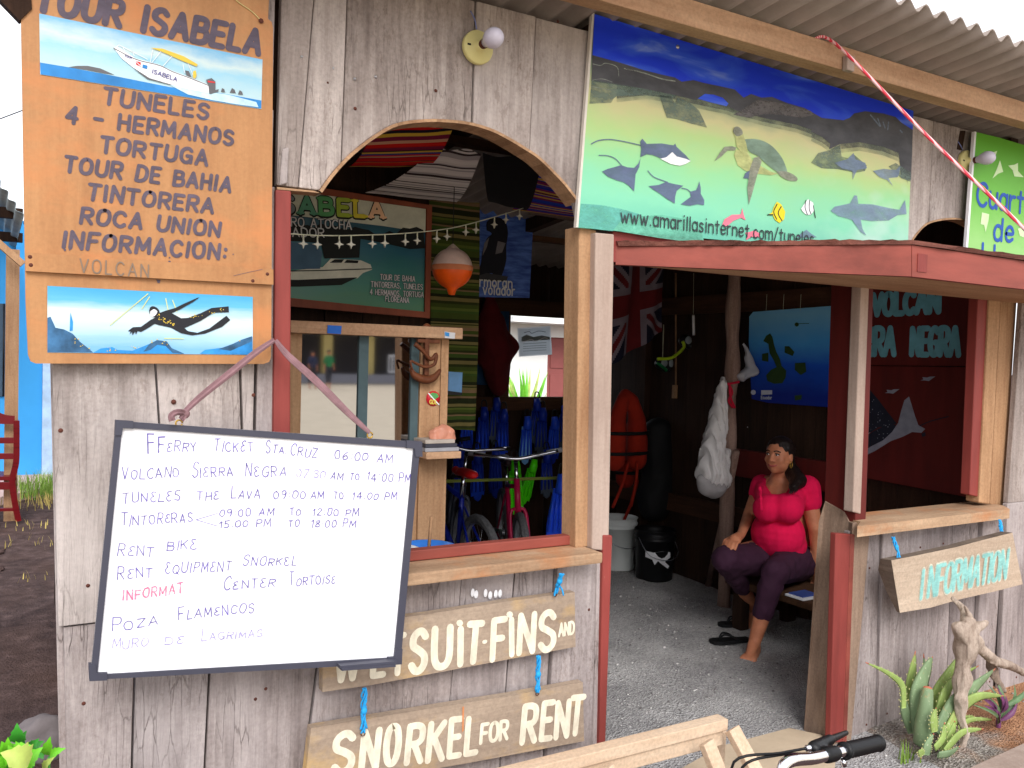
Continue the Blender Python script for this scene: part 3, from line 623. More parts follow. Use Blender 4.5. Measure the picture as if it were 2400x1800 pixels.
# ---------------------------------------------------------------- orange tour board
pl = PY(-.045); c0 = pl.at(340, 850)
tb = thing('tour_board', (c0.x, -.035, c0.z), 'tall orange varnished board listing boat tours with painted boat and diver', 'sign')
m_orange = wood('orange_varnished_board', (210, 158, 108), (184, 130, 86), 'z', crack=.1, bump=.1, rough=.45, stain=(196, 128, 80), spk=.8)
m_let = brush('slate_lettering', (88, 78, 92), .8, 1, .2, 14)
mb = MB(); board_px(mb, rounded([(47, -140), (640, -90), (640, 50), (632, 852), (66, 846), (48, -100)], 14) if False else [(46, -150)] + [(636, -90)] + [(628, 44), (637, 52), (640, 66)] + [(636, 770), (635, 838), (631, 848), (618, 853)] + [(330, 852), (84, 852), (72, 847), (66, 832), (60, 700)], pl, .022, m_orange)
mb.build('board', tb)
mb = MB(); board_px(mb, [(58, 592), (638, 632), (638, 668), (60, 636)], pl, .012, m_orange, .012)
for p in ((70, 603), (72, 622), (624, 643), (590, 659)): q = pl.at(*p, .012); mb.lathe([(0, .002), (.004, .001), (.005, 0)], q, m_nail, (0, -1, 0), 8)
bt = mb.build('batten', tb)
# boat picture
m_sky = picture('painted_sky', 2, [(.30, (176, 206, 214)), (.55, (150, 198, 218)), (.72, (196, 214, 214)), (.95, (120, 178, 214))], .5, (9, 9, 20))
m_sea = flat('painted_sea', (42, 124, 190), .5, .25, 12); m_foam = flat('painted_foam', (190, 222, 240), .5, .25, 30); m_hullw = ink('painted_white', (232, 232, 236)); m_grey = ink('painted_grey', (96, 96, 100)); m_yel = ink('painted_yellow', (218, 186, 70)); m_navy = ink('painted_navy', (66, 66, 130)); m_redp = ink('painted_scarlet', (206, 50, 52)); m_blk = ink('painted_black', (32, 32, 38))
mb = MB(); L = .0015
art(mb, [(92, 32), (615, 140), (612, 256), (94, 175)], pl, L, m_sky); mb.build('boat_picture', tb)
pic = COL.objects['boat_picture']; mb = MB()
art(mb, [(93.5, 147), (160, 158), (270, 179), (400, 205), (490, 214), (612, 236), (611.5, 255), (95, 174.5)], pl, L+.0008, m_sea)
art(mb, [(160, 158), (180, 155), (205, 155), (235, 161), (268, 176), (240, 172), (200, 164)], pl, L+.0014, m_grey)
art(mb, [(398, 200), (415, 190), (440, 196), (490, 215), (540, 224), (600, 240), (605, 252), (560, 246), (500, 236), (440, 222)], pl, L+.0018, m_foam)
for x, y, r in ((545, 214, 7), (563, 218, 6), (522, 212, 5)): art(mb, [(x-r, y+4), (x-2, y-r), (x+r*.6, y-r*.4), (x+r, y+5)], pl, L+.002, m_grey)
art(mb, [(266, 113), (276, 112), (318, 138), (372, 152), (404, 167), (447, 183), (490, 200), (488, 219), (440, 210), (404, 200), (350, 184), (310, 158), (285, 138)], pl, L+.0024, m_hullw)
art(mb, [(310, 160), (350, 184), (404, 200), (396, 199), (345, 186)], pl, L+.0028, m_grey)
line(mb, [(266, 114), (318, 140), (372, 154), (404, 169), (447, 185), (490, 202)], pl, L+.003, m_grey, 2.2)
art(mb, [(352, 113), (380, 115), (430, 133), (463, 152), (460, 157), (425, 143), (378, 122)], pl, L+.003, m_yel)
for a, b in (((357, 118), (352, 146)), ((376, 122), (356, 147)), ((402, 133), (378, 160)), ((440, 150), (452, 178)), ((428, 152), (432, 172)), ((272, 112), (278, 106)), ((278, 106), (345, 140)), ((288, 112), (292, 120)), ((310, 122), (314, 132))): line(mb, [a, b], pl, L+.003, m_hullw, 1.5, False)
art(mb, [(482, 188), (495, 184), (504, 192), (504, 212), (512, 210), (510, 216), (490, 222), (488, 204)], pl, L+.0034, m_grey); art(mb, [(486, 190), (503, 193), (503, 196), (486, 194)], pl, L+.0038, m_redp)
art(mb, [(452, 168), (458, 166), (460, 178), (456, 186), (451, 182)], pl, L+.0034, m_yel); art(mb, [(433, 166), (442, 168), (448, 182), (436, 178)], pl, L+.0034, m_grey)
art(mb, [(317, 144), (329, 147), (329, 157), (319, 153)], pl, L+.0036, m_redp); line(mb, [(317, 145), (329, 156)], pl, L+.004, m_hullw, 2, False); art(mb, [(334, 152), (345, 155), (344, 163), (333, 160)], pl, L+.0036, m_sea)
write(mb, 'ISABELA', (355, 172), (414, 192), 9, pl, m_navy, 1.6, lift=L+.0038); write(mb, 'TOUR', (291, 134), (308, 139), 4, pl, m_navy, .9, lift=L+.0038)
mb.build('painted_boat', pic)
# diver picture
m_uw = picture('painted_underwater', 2, [(.12, (120, 176, 214)), (.4, (186, 216, 232)), (.62, (206, 220, 220)), (.8, (96, 176, 214)), (.97, (70, 160, 206))], .35, (3, 3, 22))
mb = MB(); art(mb, [(111, 670), (592, 696), (592, 832), (111, 826)], pl, L, m_uw); pic = mb.build('diver_picture', tb)
m_reef = flat('painted_reef', (52, 96, 134), .5, .5, 25); m_reefb = flat('painted_reef_blue', (46, 138, 206), .5, .3, 20)
mb = MB()
art(mb, [(111, 745), (118, 742), (130, 768), (150, 772), (170, 782), (186, 800), (205, 815), (218, 826), (111, 825)], pl, L+.0008, m_reef)
art(mb, [(218, 827), (235, 817), (262, 813), (275, 820), (310, 822), (345, 808), (365, 800), (390, 803), (402, 820), (430, 829), (300, 829)], pl, L+.0012, m_reefb)
art(mb, [(336, 824), (350, 806), (368, 797), (390, 800), (402, 816), (432, 829), (404, 827), (388, 811), (368, 808), (352, 820)], pl, L+.0016, m_reef)
art(mb, [(468, 829), (480, 820), (520, 815), (550, 806), (566, 796), (591, 790), (591, 831)], pl, L+.0012, m_reefb); art(mb, [(512, 818), (545, 806), (566, 796), (590, 788), (590, 800), (540, 822)], pl, L+.0016, m_reef)
art(mb, [(165, 732), (171, 755), (170, 775), (163, 776), (164, 750)], pl, L+.0014, m_reefb)
art(mb, [(299, 776), (311, 767), (330, 766), (352, 750), (364, 744), (372, 734), (388, 728), (410, 722), (430, 712), (462, 698), (467, 697), (452, 708), (420, 726), (402, 734), (424, 746), (440, 745), (470, 734), (495, 722), (535, 718), (536, 732), (500, 733), (470, 752), (432, 769), (440, 776), (462, 780), (490, 770), (530, 740), (539, 750), (520, 766), (480, 782), (450, 786), (424, 781), (400, 768), (372, 762), (362, 759), (345, 770), (330, 778), (322, 776), (318, 784), (316, 777), (310, 786), (309, 778), (303, 784), (306, 777)], pl, L+.002, m_blk)
art(mb, [(349, 728), (352, 720), (360, 718), (370, 724), (374, 736), (364, 744), (352, 738)], pl, L+.0024, m_blk, True); art(mb, [(352, 730), (360, 725), (368, 730), (364, 738), (358, 742), (352, 740)], pl, L+.0028, m_hullw, True)
rnd = random.Random(3)
for k in range(46):
    t = rnd.random(); x, y = (366+t*40, 738+t*24) if k % 3 else (430+t*105, 744-t*20); x += rnd.uniform(-6, 6); y += rnd.uniform(-5, 5); r = rnd.uniform(.8, 2); art(mb, [(x-r, y), (x, y-r), (x+r, y), (x, y+r)], pl, L+.003, m_yel)
for k in range(30):
    x, y = rnd.choice(((176, 800), (200, 812), (260, 817), (366, 801), (392, 802), (560, 802), (318, 816))); x += rnd.uniform(-12, 12); y += rnd.uniform(-6, 6); r = rnd.uniform(.8, 2.4); art(mb, [(x-r, y), (x, y-r*.7), (x+r, y), (x, y+r*.7)], pl, L+.003, m_yel)
for a, b in (((346, 689), (258, 762)), ((350, 696), (332, 724)), ((388, 700), (394, 730)), ((404, 704), (414, 730)), ((385, 793), (430, 794))): line(mb, [a, b], pl, L+.0018, flat('painted_ray', (196, 206, 150), .5), 3, False)
mb.build('painted_diver', pic)
mb = MB()
write(mb, 'TOUR ISABELA', (74, 20), (612, 128), 57, pl, m_let, 15, slant=.16, gap=3.2)
for s, a, b, h in (('TUNELES', (237, 241), (490, 279), 35), ('4 - HERMANOS', (150, 285), (548, 341), 34), ('TORTUGA', (230, 355), (488, 388), 34), ('TOUR DE BAHIA', (146, 401), (542, 450), 34), ('TINTORERA', (200, 467), (501, 499), 34), ('ROCA UNION', (184, 522), (516, 554), 33), ('INFORMACION:', (142, 579), (532, 608), 35)):
    mb.build('text_line', tb); mb = MB(); write(mb, s, a, b, h, pl, m_let, 8.6, slant=.12, gap=3.4, jit=.35)
for p, r in (((397, 614), 3.2), ((397, 604), 2), ((152, 586), 3), ((163, 586), 1.6), ((546, 596), 1.6)): art(mb, [(p[0]+r*math.cos(a), p[1]+r*math.sin(a)) for a in [k*.785 for k in range(8)]], pl, .002, m_let)
art(mb, [(366, 655), (376, 656), (374, 664), (369, 663)], pl, .002, m_let)
mb.build('text_line', tb)
mb = MB(); write(mb, 'VOLCAN', (184, 638), (347, 651), 30, pl, ink('pencil', (126, 108, 92)), 3.2, lift=.0135, gap=4, jit=.15); line(mb, [(545, 647), (575, 640), (612, 632)], pl, .0135, m_let, 1.2); mb.build('lettering', bt)
mb = MB(); q = pl.at(611, 50, .004); mb.lathe([(0, .004), (.005, .003), (.007, 0)], q, m_nail, (0, -1, 0), 10); mb.tube(crom([q, pl.at(590, 28, .003), pl.at(545, -6, .004), pl.at(520, -60, .004)], 4), .0012, m_cream, 5); mb.build('hanging_cord', tb)

# ---------------------------------------------------------------- whiteboard
m_wb = flat('whiteboard_enamel', (240, 240, 243), .22, .01, 2, spec=.5); m_fr = flat('dark_grey_frame', (66, 66, 78), .5, .08); m_ink = brush('violet_marker', (104, 92, 164), .55, 1, .25, 30); m_inkf = brush('faded_violet_marker', (150, 140, 196), .25, .85, .15, 30); m_pink = brush('pink_marker', (240, 110, 146), .3, 1, .2, 24); m_smear = brush('rubbed_marker_smear', (190, 186, 214), .0, .22, .1, 5)
pl = Plane((0, -.16, 0), (-.035, -1, .03)); q = pl.at(600, 1570)
wbd = thing('whiteboard', tuple(q), 'framed whiteboard handwritten with ferry and tour times, slung by a cloth strap', 'whiteboard')
TL, TR, BR, BL = (272, 986), (984, 1036), (937, 1553), (211, 1592)
iTL, iTR, iBR, iBL = (286, 1002), (968, 1050), (922, 1540), (228, 1580)
mb = MB(); board_px(mb, [TL, TR, BR, BL], pl, .012, m_wb); mb.build('panel', wbd)
mb = MB()
for a, b, c, d in ((TL, TR, iTR, iTL), (TR, BR, iBR, iTR), (BR, BL, iBL, iBR), (BL, TL, iTL, iBL)): mb.prism([pl.at(*p, .006) for p in (a, b, c, d)], -pl.n*.018, m_fr)
mb.build('frame', wbd)
for (x, y, dx, dy, sx_, sy_) in ((272, 986, 1, 1, 40, 34), (984, 1036, -1, 1, 34, 34), (937, 1553, -1, -1, 30, 34), (211, 1592, 1, -1, 40, 36)):
    mb = MB(); k = (TR[1]-TR[1]+.065 if y < 1200 else -.05)
    A_ = [(x-dx*2, y-dy*2), (x+dx*sx_, y-dy*2+dx*sx_*k), (x+dx*sx_, y+dy*16+dx*sx_*k), (x+dx*15, y+dy*16+dx*15*k), (x+dx*13, y+dy*sy_), (x-dx*3.5, y+dy*sy_)]
    P = [pl.at(*p, .010) for p in A_]; mb.prism(P, -pl.n*.024, m_fr); mb.build('corner_cap', wbd)
mb = MB()
for p, q2, h_, lf in (((788, 1552), (921, 1541), 8, .03), ((790, 1556), (915, 1547), 6, .036)): mb.prism([pl.at(*p, .006), pl.at(*q2, .006), pl.at(q2[0], q2[1]+h_, .006), pl.at(p[0], p[1]+h_, .006)], pl.n*lf, m_fr)
mb.build('pen_tray', wbd)
mb = MB()
wbl = {}; ROW = [0]
def wb(s, a, b, h, m=m_ink, first=1.0, wp=2.3): write(wbl.setdefault(ROW[0], MB()), s.replace('E', '€'), a, b, h, pl, m, wp, lift=.0012, jit=1.15, first=first, gap=3.4, slant=.06)
ROW[0] += 1
wb('FF', (345, 1062), (387, 1060), 40, wp=3.4); wb('ERRY', (390, 1058), (460, 1056), 22); wb('TICKET', (500, 1058), (593, 1057), 22, first=1.3); wb('STA.', (622, 1062), (672, 1063), 17, first=1.6); wb('CRUZ', (678, 1066), (742, 1073), 20, first=1.4); wb('06:00 AM', (782, 1075), (920, 1084), 19)
ROW[0] += 1
wb('VOLCANO', (285, 1124), (420, 1117), 22, first=1.35); wb('SIERRA', (449, 1119), (546, 1115), 22, first=1.6); wb('NEGRA', (574, 1117), (670, 1115), 22, first=1.5)
ROW[0] += 1
wb('07:30', (692, 1117), (761, 1122), 20, m_inkf); wb('AM', (773, 1123), (803, 1125), 15); wb('TO', (819, 1124), (842, 1125), 15); wb('14:00', (858, 1126), (921, 1127), 18); wb('PM', (934, 1131), (962, 1130), 19)
ROW[0] += 1
wb('TUNELES', (286, 1180), (423, 1172), 22, first=1.2); wb('THE', (461, 1172), (513, 1170), 20); wb('LAVA', (541, 1167), (610, 1168), 20, first=1.4); wb('09:00', (639, 1168), (715, 1168), 18); wb('AM', (727, 1168), (759, 1168), 16); wb('TO', (780, 1169), (805, 1169), 15); wb('14:00', (824, 1170), (886, 1171), 17); wb('PM', (900, 1170), (930, 1171), 16)
ROW[0] += 1
wb('TINTORERAS', (283, 1233), (452, 1222), 23, first=1.2); wb('09:00 AM', (513, 1210), (642, 1207), 17, m_ink); wb('TO', (678, 1207), (705, 1207), 15); wb('12:00 PM', (731, 1208), (840, 1210), 17); wb('15:00 PM', (512, 1237), (635, 1233), 16); wb('TO', (675, 1233), (701, 1233), 15); wb('18:00 PM', (727, 1236), (833, 1235), 17)
line(wbl[ROW[0]], [(510, 1203), (459, 1218), (510, 1233)], pl, .0014, m_ink, 1.8, False)
ROW[0] += 1
wb('RENT', (274, 1304), (360, 1303), 22, first=1.25); wb('BIKE', (390, 1290), (461, 1287), 22)
ROW[0] += 1
wb('RENT', (274, 1360), (358, 1351), 22, first=1.3); wb('EQUIPMENT', (386, 1344), (541, 1338), 22, first=1.2); wb('SNORKEL', (567, 1325), (694, 1325), 19, first=1.5)
ROW[0] += 1
wb('INFORMAT', (286, 1406), (430, 1389), 23, m_pink, wp=3.2); wb('ION', (436, 1388), (478, 1384), 20, flat('rubbed_out_pink', (250, 222, 232), .6)); wb('CENTER', (522, 1382), (644, 1375), 20, first=1.4); wb('TORTOISE', (677, 1373), (786, 1366), 18, first=1.5)
ROW[0] += 1
wb('POZA', (262, 1480), (369, 1464), 22, first=1.4); wb('FLAMENCOS', (418, 1452), (595, 1434), 21, first=1.3)
ROW[0] += 1
wb('MURO', (261, 1522), (347, 1514), 19, m_inkf, first=1.3); wb('DE', (386, 1510), (429, 1509), 17, m_inkf); wb('LAGRIMAS', (472, 1502), (615, 1490), 17, m_inkf, first=1.5)
for q in wbl.values(): q.build('text_line', wbd)
mb = MB()
for x, y, w_, h_ in ((860, 1350, 60, 22), (700, 1450, 120, 34), (540, 1390, 70, 16), (330, 1405, 90, 18), (720, 1117, 34, 14), (560, 1500, 80, 16), (820, 1260, 60, 20), (440, 1550, 120, 14)): art(mb, [(x+w_*math.cos(a)*(1+.2*math.sin(a*3)), y+h_*math.sin(a)-w_*.05*math.cos(a)) for a in [k*.5236 for k in range(12)]], pl, .0008, m_smear)
mb.build('wiped_smears', wbd)
for p in ((868, 1020), (420, 992)):
    mb = MB(); q = pl.at(*p, -.004); mb.tube([q+V((.008*math.cos(a), 0, .008*math.sin(a))) for a in [k*.55 for k in range(12)]], .0022, m_gold, 6); mb.tube([q+V((0, 0, -.008)), q+V((0, 0, -.022))], .002, m_gold, 6); mb.build('eye_screw', wbd)
# strap
m_strap = flat('mauve_brown_webbing', (132, 100, 104), .8, .2, 40, .4)
mb = MB()
def ribbon(mb, pts, wd, th, m, nrm=V((0, -1, 0)), k=6):
    pts = crom(pts, k) if k else pts; n = len(pts); vs = []
    for i, p in enumerate(pts):
        d = (pts[min(i+1, n-1)]-pts[max(i-1, 0)]).normalized(); s = d.cross(nrm).normalized()*wd(i/(n-1)); t = nrm*th
        vs += [p-s, p+s, p+s*.9+t, p+s*.25+t*2.2, p-s*.2+t*.6, p-s*.9+t]
    mb.add(vs, [[i*6+a, i*6+(a+1) % 6, (i+1)*6+(a+1) % 6, (i+1)*6+a] for i in range(n-1) for a in range(6)]+[[5, 4, 3, 2, 1, 0], [(n-1)*6+a for a in range(6)]], m)
W_ = lambda t: .0062+.0035*math.sin(t*3.1)
nail = at(643, 797, -.075)
ribbon(mb, [at(430, 968, -.13), at(470, 930, -.115), at(540, 874, -.1), at(600, 826, -.085), nail], W_, .002, m_strap)
ribbon(mb, [nail+V((.002, -.004, 0)), at(676, 834, -.09), at(740, 892, -.115), at(810, 962, -.14), at(866, 1014, -.163)], lambda t: .0055+.0055*math.sin(t*3.1), .002, m_strap)
ribbon(mb, [at(404, 986, -.165), at(402, 974, -.165), at(416, 966, -.16), at(432, 970, -.14), at(424, 984, -.15), at(434, 968, -.13)], lambda t: .008, .003, m_strap, k=4)
mb.ell(at(434, 970, -.135), (.012, .01, .012), m_strap)
strap = solo(mb, 'cloth_strap', 'mauve brown cloth strap looped over a nail, holding up the whiteboard', 'strap')

# ---------------------------------------------------------------- hanging plank signs
m_creamp = brush('cream_brush_paint', (240, 230, 206), .72, 1, .08, 16, (1, 1, .5)); m_signw = wood('grey_tan_sign_plank', (204, 184, 162), (160, 140, 122), 'x', crack=.25, bump=.3, stain=(206, 168, 104))
def plank_sign(name, pts, Y, th, label, texts, m, extra=None):
    pl = PY(Y); c = pl.at((pts[2][0]+pts[3][0])/2, (pts[2][1]+pts[3][1])/2)
    t = thing(name, (c.x, Y+th/2, c.z), label, 'sign'); mb = MB(); board_px(mb, pts, pl, th, m); mb.build('board', t)
    mb = MB()
    for a in texts: write(mb, *a[:4], pl, a[4], a[5], gap=a[6] if len(a) > 6 else 2.4, jit=.15, lift=.0015)
    if extra: extra(mb, pl)
    mb.build('lettering', t); return t
m_orst = flat('orange_stain', (196, 128, 84), .8, .2, 12)
def ws_extra(mb, pl):
    art(mb, [(1176, 1521-30), (1290, 1500), (1290, 1500)], pl, .0012, m_creamp) if False else None
    for x, y in ((1077, 1460), (1194, 1440)): art(mb, [(x+8*math.cos(k*.785), y+8*math.sin(k*.785)) for k in range(8)], pl, .0016, m_creamp)
ws = plank_sign('rental_sign', [(757, 1469), (1000, 1440), (1180, 1411), (1347, 1388), (1349, 1516), (1060, 1570), (868, 1606), (756, 1622)], -.055, .032, 'wetsuit and fins sign plank hung on blue rope below the left counter, upper of two', [
    ('W', (777, 1596), (847, 1586), 88, m_creamp, 16), ('E', (866, 1584), (905, 1578), 88, m_creamp, 16), ('T', (912, 1580), (950, 1574), 88, m_creamp, 15), ('S', (953, 1576), (1002, 1570), 92, m_creamp, 18), ('U', (1008, 1566), (1060, 1558), 88, m_creamp, 18), ('I', (1064, 1558), (1092, 1553), 82, m_creamp, 17), ('T', (1086, 1552), (1130, 1548), 88, m_creamp, 17), ('-', (1129, 1528), (1141, 1526), 50, m_creamp, 9), ('F', (1146, 1546), (1186, 1540), 90, m_creamp, 16), ('I', (1190, 1535), (1208, 1531), 82, m_creamp, 15), ('N', (1209, 1531), (1254, 1525), 86, m_creamp, 16), ('S', (1258, 1526), (1304, 1518), 86, m_creamp, 16), ('AND', (1307, 1491), (1347, 1484), 28, m_creamp, 6)], m_signw, ws_extra)
sn = plank_sign('rental_sign', [(729, 1707), (1000, 1662), (1200, 1630), (1366, 1599), (1369, 1737), (1100, 1788), (712, 1856)], -.05, .032, 'snorkel for rent sign plank hung on blue rope, lower of the two', [
    ('S', (772, 1813), (832, 1803), 88, m_creamp, 18), ('N', (838, 1804), (888, 1797), 86, m_creamp, 17), ('O', (894, 1794), (938, 1787), 86, m_creamp, 17), ('R', (945, 1789), (992, 1782), 84, m_creamp, 16), ('K', (995, 1783), (1042, 1776), 84, m_creamp, 16), ('E', (1045, 1774), (1082, 1768), 84, m_creamp, 15), ('L', (1085, 1768), (1121, 1762), 80, m_creamp, 15), ('FOR', (1122, 1742), (1191, 1730), 42, m_creamp, 9), ('R', (1216, 1741), (1258, 1735), 82, m_creamp, 16), ('E', (1261, 1733), (1295, 1728), 82, m_creamp, 15), ('N', (1296, 1729), (1334, 1722), 80, m_creamp, 15), ('T', (1328, 1722), (1366, 1717), 82, m_creamp, 15)], m_signw, lambda mb, pl: art(mb, [(1083, 1656), (1087, 1655), (1086, 1712), (1082, 1716)], pl, .0024, m_orst))
# INFORMATION slab (a half round log, bark behind)
pl = Plane(tuple(at(2240, 1340, -.17)), (-.05, -1, -.12)); c = pl.at(2240, 1440)
inf = thing('information_sign', tuple(c), 'thick half log slab sign reading information in pale turquoise, hung under the right counter', 'sign')
m_slabw = wood('pale_split_slab', (232, 214, 192), (200, 178, 156), 'x', crack=.3, bump=.35); m_end = wood('grey_log_end', (150, 136, 122), (92, 80, 72), 'y', crack=.5, bump=.8)
mb = MB(); F = [pl.at(*p) for p in ((2088, 1313), (2140, 1303), (2240, 1282), (2300, 1266), (2372, 1248), (2384, 1310), (2396, 1369), (2330, 1386), (2250, 1404), (2180, 1424), (2108, 1436), (2098, 1375))]
top = F[:5]; bot = F[6:11][::-1]; off_ = [(0, 0, 0), (0, .07, -.008), (0, .105, -.04), (0, .09, -.085), (0, .045, -.13)]
rows = []
for a, b in zip(top, bot):
    prof = [a, a+V((0, .05, -.004)), a.lerp(b, .25)+V((0, .072, 0)), a.lerp(b, .6)+V((0, .05, 0)), b+V((0, .012, 0)), b]; rows.append(prof)
vs = [p for r in rows for p in r]; k = 6
mb.add(vs, [[i*k+j, i*k+j+1, (i+1)*k+j+1, (i+1)*k+j][::-1] for i in range(4) for j in range(5)], m_end)
mb.add(rows[0], [list(range(6))], m_end); mb.add(rows[-1], [list(range(6))[::-1]], m_end)
mb.poly([p-V((0, .002, 0)) for p in F], m_slabw); mb.build('slab', inf)
m_turq = brush('pale_turquoise_paint', (150, 210, 204), .7, 1)
mb = MB(); m_wpe = brush('white_paint_edge', (222, 224, 206), .5, .95)
for t_, a_, b_ in (('I', (2149, 1405), (2164, 1401)), ('NFORMATION', (2167, 1400), (2359, 1353))): write(mb, t_, a_, b_, 66, pl, m_wpe, 13, lift=.0035, gap=2.0); write(mb, t_, (a_[0]+2, a_[1]-2), (b_[0]-2, b_[1]-1), 63, pl, m_turq, 9.5, lift=.005, gap=2.2)
mb.build('lettering', inf)
# blue ropes
def rope_tie(A, B, label, n=4, knot=.5, group='blue rope ties holding the plank signs'):
    mb = MB(); A, B = V(A), V(B); rr = random.Random(int(A.x*1000))
    for s in range(n):
        pts = [A.lerp(B, t)+V((math.sin(t*9+s*1.7)*.006+rr.uniform(-.003, .003), -.004+math.cos(t*9+s*1.7)*.005, 0)) for t in [i/7 for i in range(8)]]
        if s > n-3: pts = pts[:5]+[pts[5]+V((.008*(1 if s % 2 else -1), -.004, -.006)), pts[5]+V((.013*(1 if s % 2 else -1), -.005, -.026))]
        mb.tube(crom(pts, 3), .0028, m_rope_blue, 6)
    kp = A.lerp(B, knot); mb.ell(kp+V((0, -.006, 0)), (.010, .008, .012), m_rope_blue, 10, 8)
    mb.tube([B+V((.006*math.cos(a), -.004, .006*math.sin(a)-.004)) for a in [i*.7 for i in range(10)]], .0018, m_nail, 5)
    return solo(mb, 'rope_tie', label, 'rope tie', group)
rope_tie(at(1315, 1344, -.1), at(1300, 1390, -.06), 'frayed blue rope tie between left counter and top right of wetsuit sign', 6, .35)
rope_tie(at(1261, 1536, -.06), at(1258, 1622, -.055), 'blue rope tie between the two plank signs, near their right ends', 5)
rope_tie(at(853, 1612, -.06), at(850, 1716, -.055), 'blue rope tie between the two plank signs, near their left ends', 5)
rope_tie(at(2091, 1258, -.1), at(2106, 1306, -.14), 'blue rope tie at the left end of the information slab', 4)
rope_tie(at(2341, 1218, -.1), at(2346, 1252, -.15), 'knotted blue rope tie at the right end of the information slab', 5)

# ---------------------------------------------------------------- sea mural
pl = PY(-.022); c = pl.at(1740, 590)
mu = thing('mural_panel', (c.x, -.01, c.z), 'large painted sea life panel with turtle, rays and sharks above the doorway', 'mural')
g = NG('painted_sea_mural'); sx = g.n('ShaderNodeSeparateXYZ'); g.l(g.tc.outputs['Generated'], sx.inputs[0])
nz = g.noise((3, 3, 7), 6, .55); md = g.n('ShaderNodeMath', operation='MULTIPLY_ADD'); g.l(nz, md.inputs[0]); md.inputs[1].default_value = .28; g.l(sx.outputs[2], md.inputs[2])
colm = g.ramp(md.outputs[0], [(.16, lin((100, 184, 160))), (.32, lin((126, 204, 168))), (.50, lin((142, 206, 148))), (.64, lin((172, 202, 130))), (.76, lin((202, 196, 142))), (.86, lin((150, 164, 130))), (.94, lin((84, 96, 92)))])
pat = g.ramp(g.noise((2.2, 2.2, 3), 4), [(.5, (0, 0, 0)), (.75, (.6, .6, .6))]); rx = g.ramp(sx.outputs[0], [(.55, (0, 0, 0)), (.85, (1, 1, 1))])
colm = g.mix(g.mix(1, pat, rx, 'MULTIPLY'), colm, lin((206, 218, 214))); m_mural = g.out(colm, .4, .4)
g = NG('painted_blue_sky'); st = g.ramp(g.noise((2.5, 2.5, 11), 5, .5, dist=.6), [(.46, lin((26, 60, 222))), (.58, lin((54, 94, 230))), (.70, lin((140, 166, 234)))]); m_msky = g.out(st, .4, .4)
mb = MB(); board_px(mb, [(1392, 32), (2140, 259), (2127, 600), (1352, 533)], pl, .014, m_mural); mb.prism([pl.at(1388, 27, .001), pl.at(1393, 28, .001), pl.at(1355, 533, .001), pl.at(1350, 533, .001)], -pl.n*.015, flat('panel_edge', (214, 206, 196))); mb.build('panel', mu)
X1 = lambda p: (1340+p[0]/2.86, p[1]/2.86); X2 = lambda p: (1900+p[0]/2.37, p[1]/2.37)
rock_top = [X1(p) for p in ((138, 370), (320, 420), (480, 470), (600, 500), (690, 520), (735, 548), (815, 537), (880, 555), (1000, 580), (1090, 600), (1150, 655), (1200, 630), (1270, 655), (1340, 650), (1440, 690), (1560, 725))] + [X2(p) for p in ((0, 620), (60, 655), (180, 668), (215, 655), (240, 630), (300, 618), (400, 630), (470, 650), (500, 680), (566, 722))]
mb = MB(); art(mb, [(1393, 29)] + rock_top + [(2139.5, 256.5)][:1], pl, .0012, m_msky) if False else art(mb, [(1393, 33)] + rock_top + [(2140, 260)], pl, .0012, m_msky); mb.build('painted_sky', mu)
m_rock = brush('painted_dark_rock', (78, 78, 82), .88, 1, .35, 7); m_rock2 = brush('painted_mid_rock', (104, 122, 112), .35, .8, .3, 6); m_rayb = brush('painted_slate_blue', (94, 106, 136), .75, .95, .2, 9); m_rayb2 = brush('painted_pale_slate', (130, 146, 164), .5, .9)
m_haze1 = brush('painted_rock_blend', (92, 98, 94), .25, .55, .2, 6); m_haze2 = brush('painted_rock_blend_faint', (112, 128, 112), .1, .4, .2, 6)
mb = MB()
art(mb, rock_top + [X2(p) for p in ((556, 1000), (500, 985), (488, 850), (400, 815), (270, 790), (160, 800), (100, 830), (108, 800), (60, 760), (0, 730))] + [X1(p) for p in ((1608, 870), (1500, 835), (1280, 790), (1110, 745), (1040, 712), (1045, 690), (1010, 655), (950, 635), (890, 628), (842, 660), (835, 672), (700, 640), (500, 600), (340, 575), (130, 545))], pl, .0016, m_rock)
art(mb, [X1(p) for p in ((132, 535), (340, 570), (500, 598), (700, 640), (690, 660), (500, 640), (300, 645), (280, 660), (262, 690), (116, 696))], pl, .0020, m_rock2)
art(mb, [X1(p) for p in ((842, 662), (890, 630), (950, 636), (1010, 657), (1048, 695), (1035, 713), (940, 690))], pl, .0022, m_msky)
art(mb, [X1(p) for p in ((585, 638), (660, 650), (690, 690), (705, 655), (790, 690), (850, 740), (880, 800), (905, 856), (800, 830), (700, 800), (635, 790), (610, 720))], pl, .0020, m_rock2)
art(mb, [X1(p) for p in ((1080, 770), (1150, 730), (1240, 672), (1340, 680), (1440, 700), (1600, 745), (1620, 770), (1540, 790), (1400, 770), (1290, 765), (1180, 790))], pl, .0022, brush('painted_grey_rock', (116, 112, 112), .4, .85))
art(mb, [X2(p) for p in ((0, 905), (40, 850), (100, 835), (160, 805), (170, 870), (230, 885), (240, 860), (310, 920), (300, 950), (250, 960), (150, 940), (60, 935))], pl, .0020, m_rock2)
art(mb, [X2(p) for p in ((430, 925), (470, 905), (555, 960), (552, 1010), (500, 990))], pl, .0020, m_rock2)
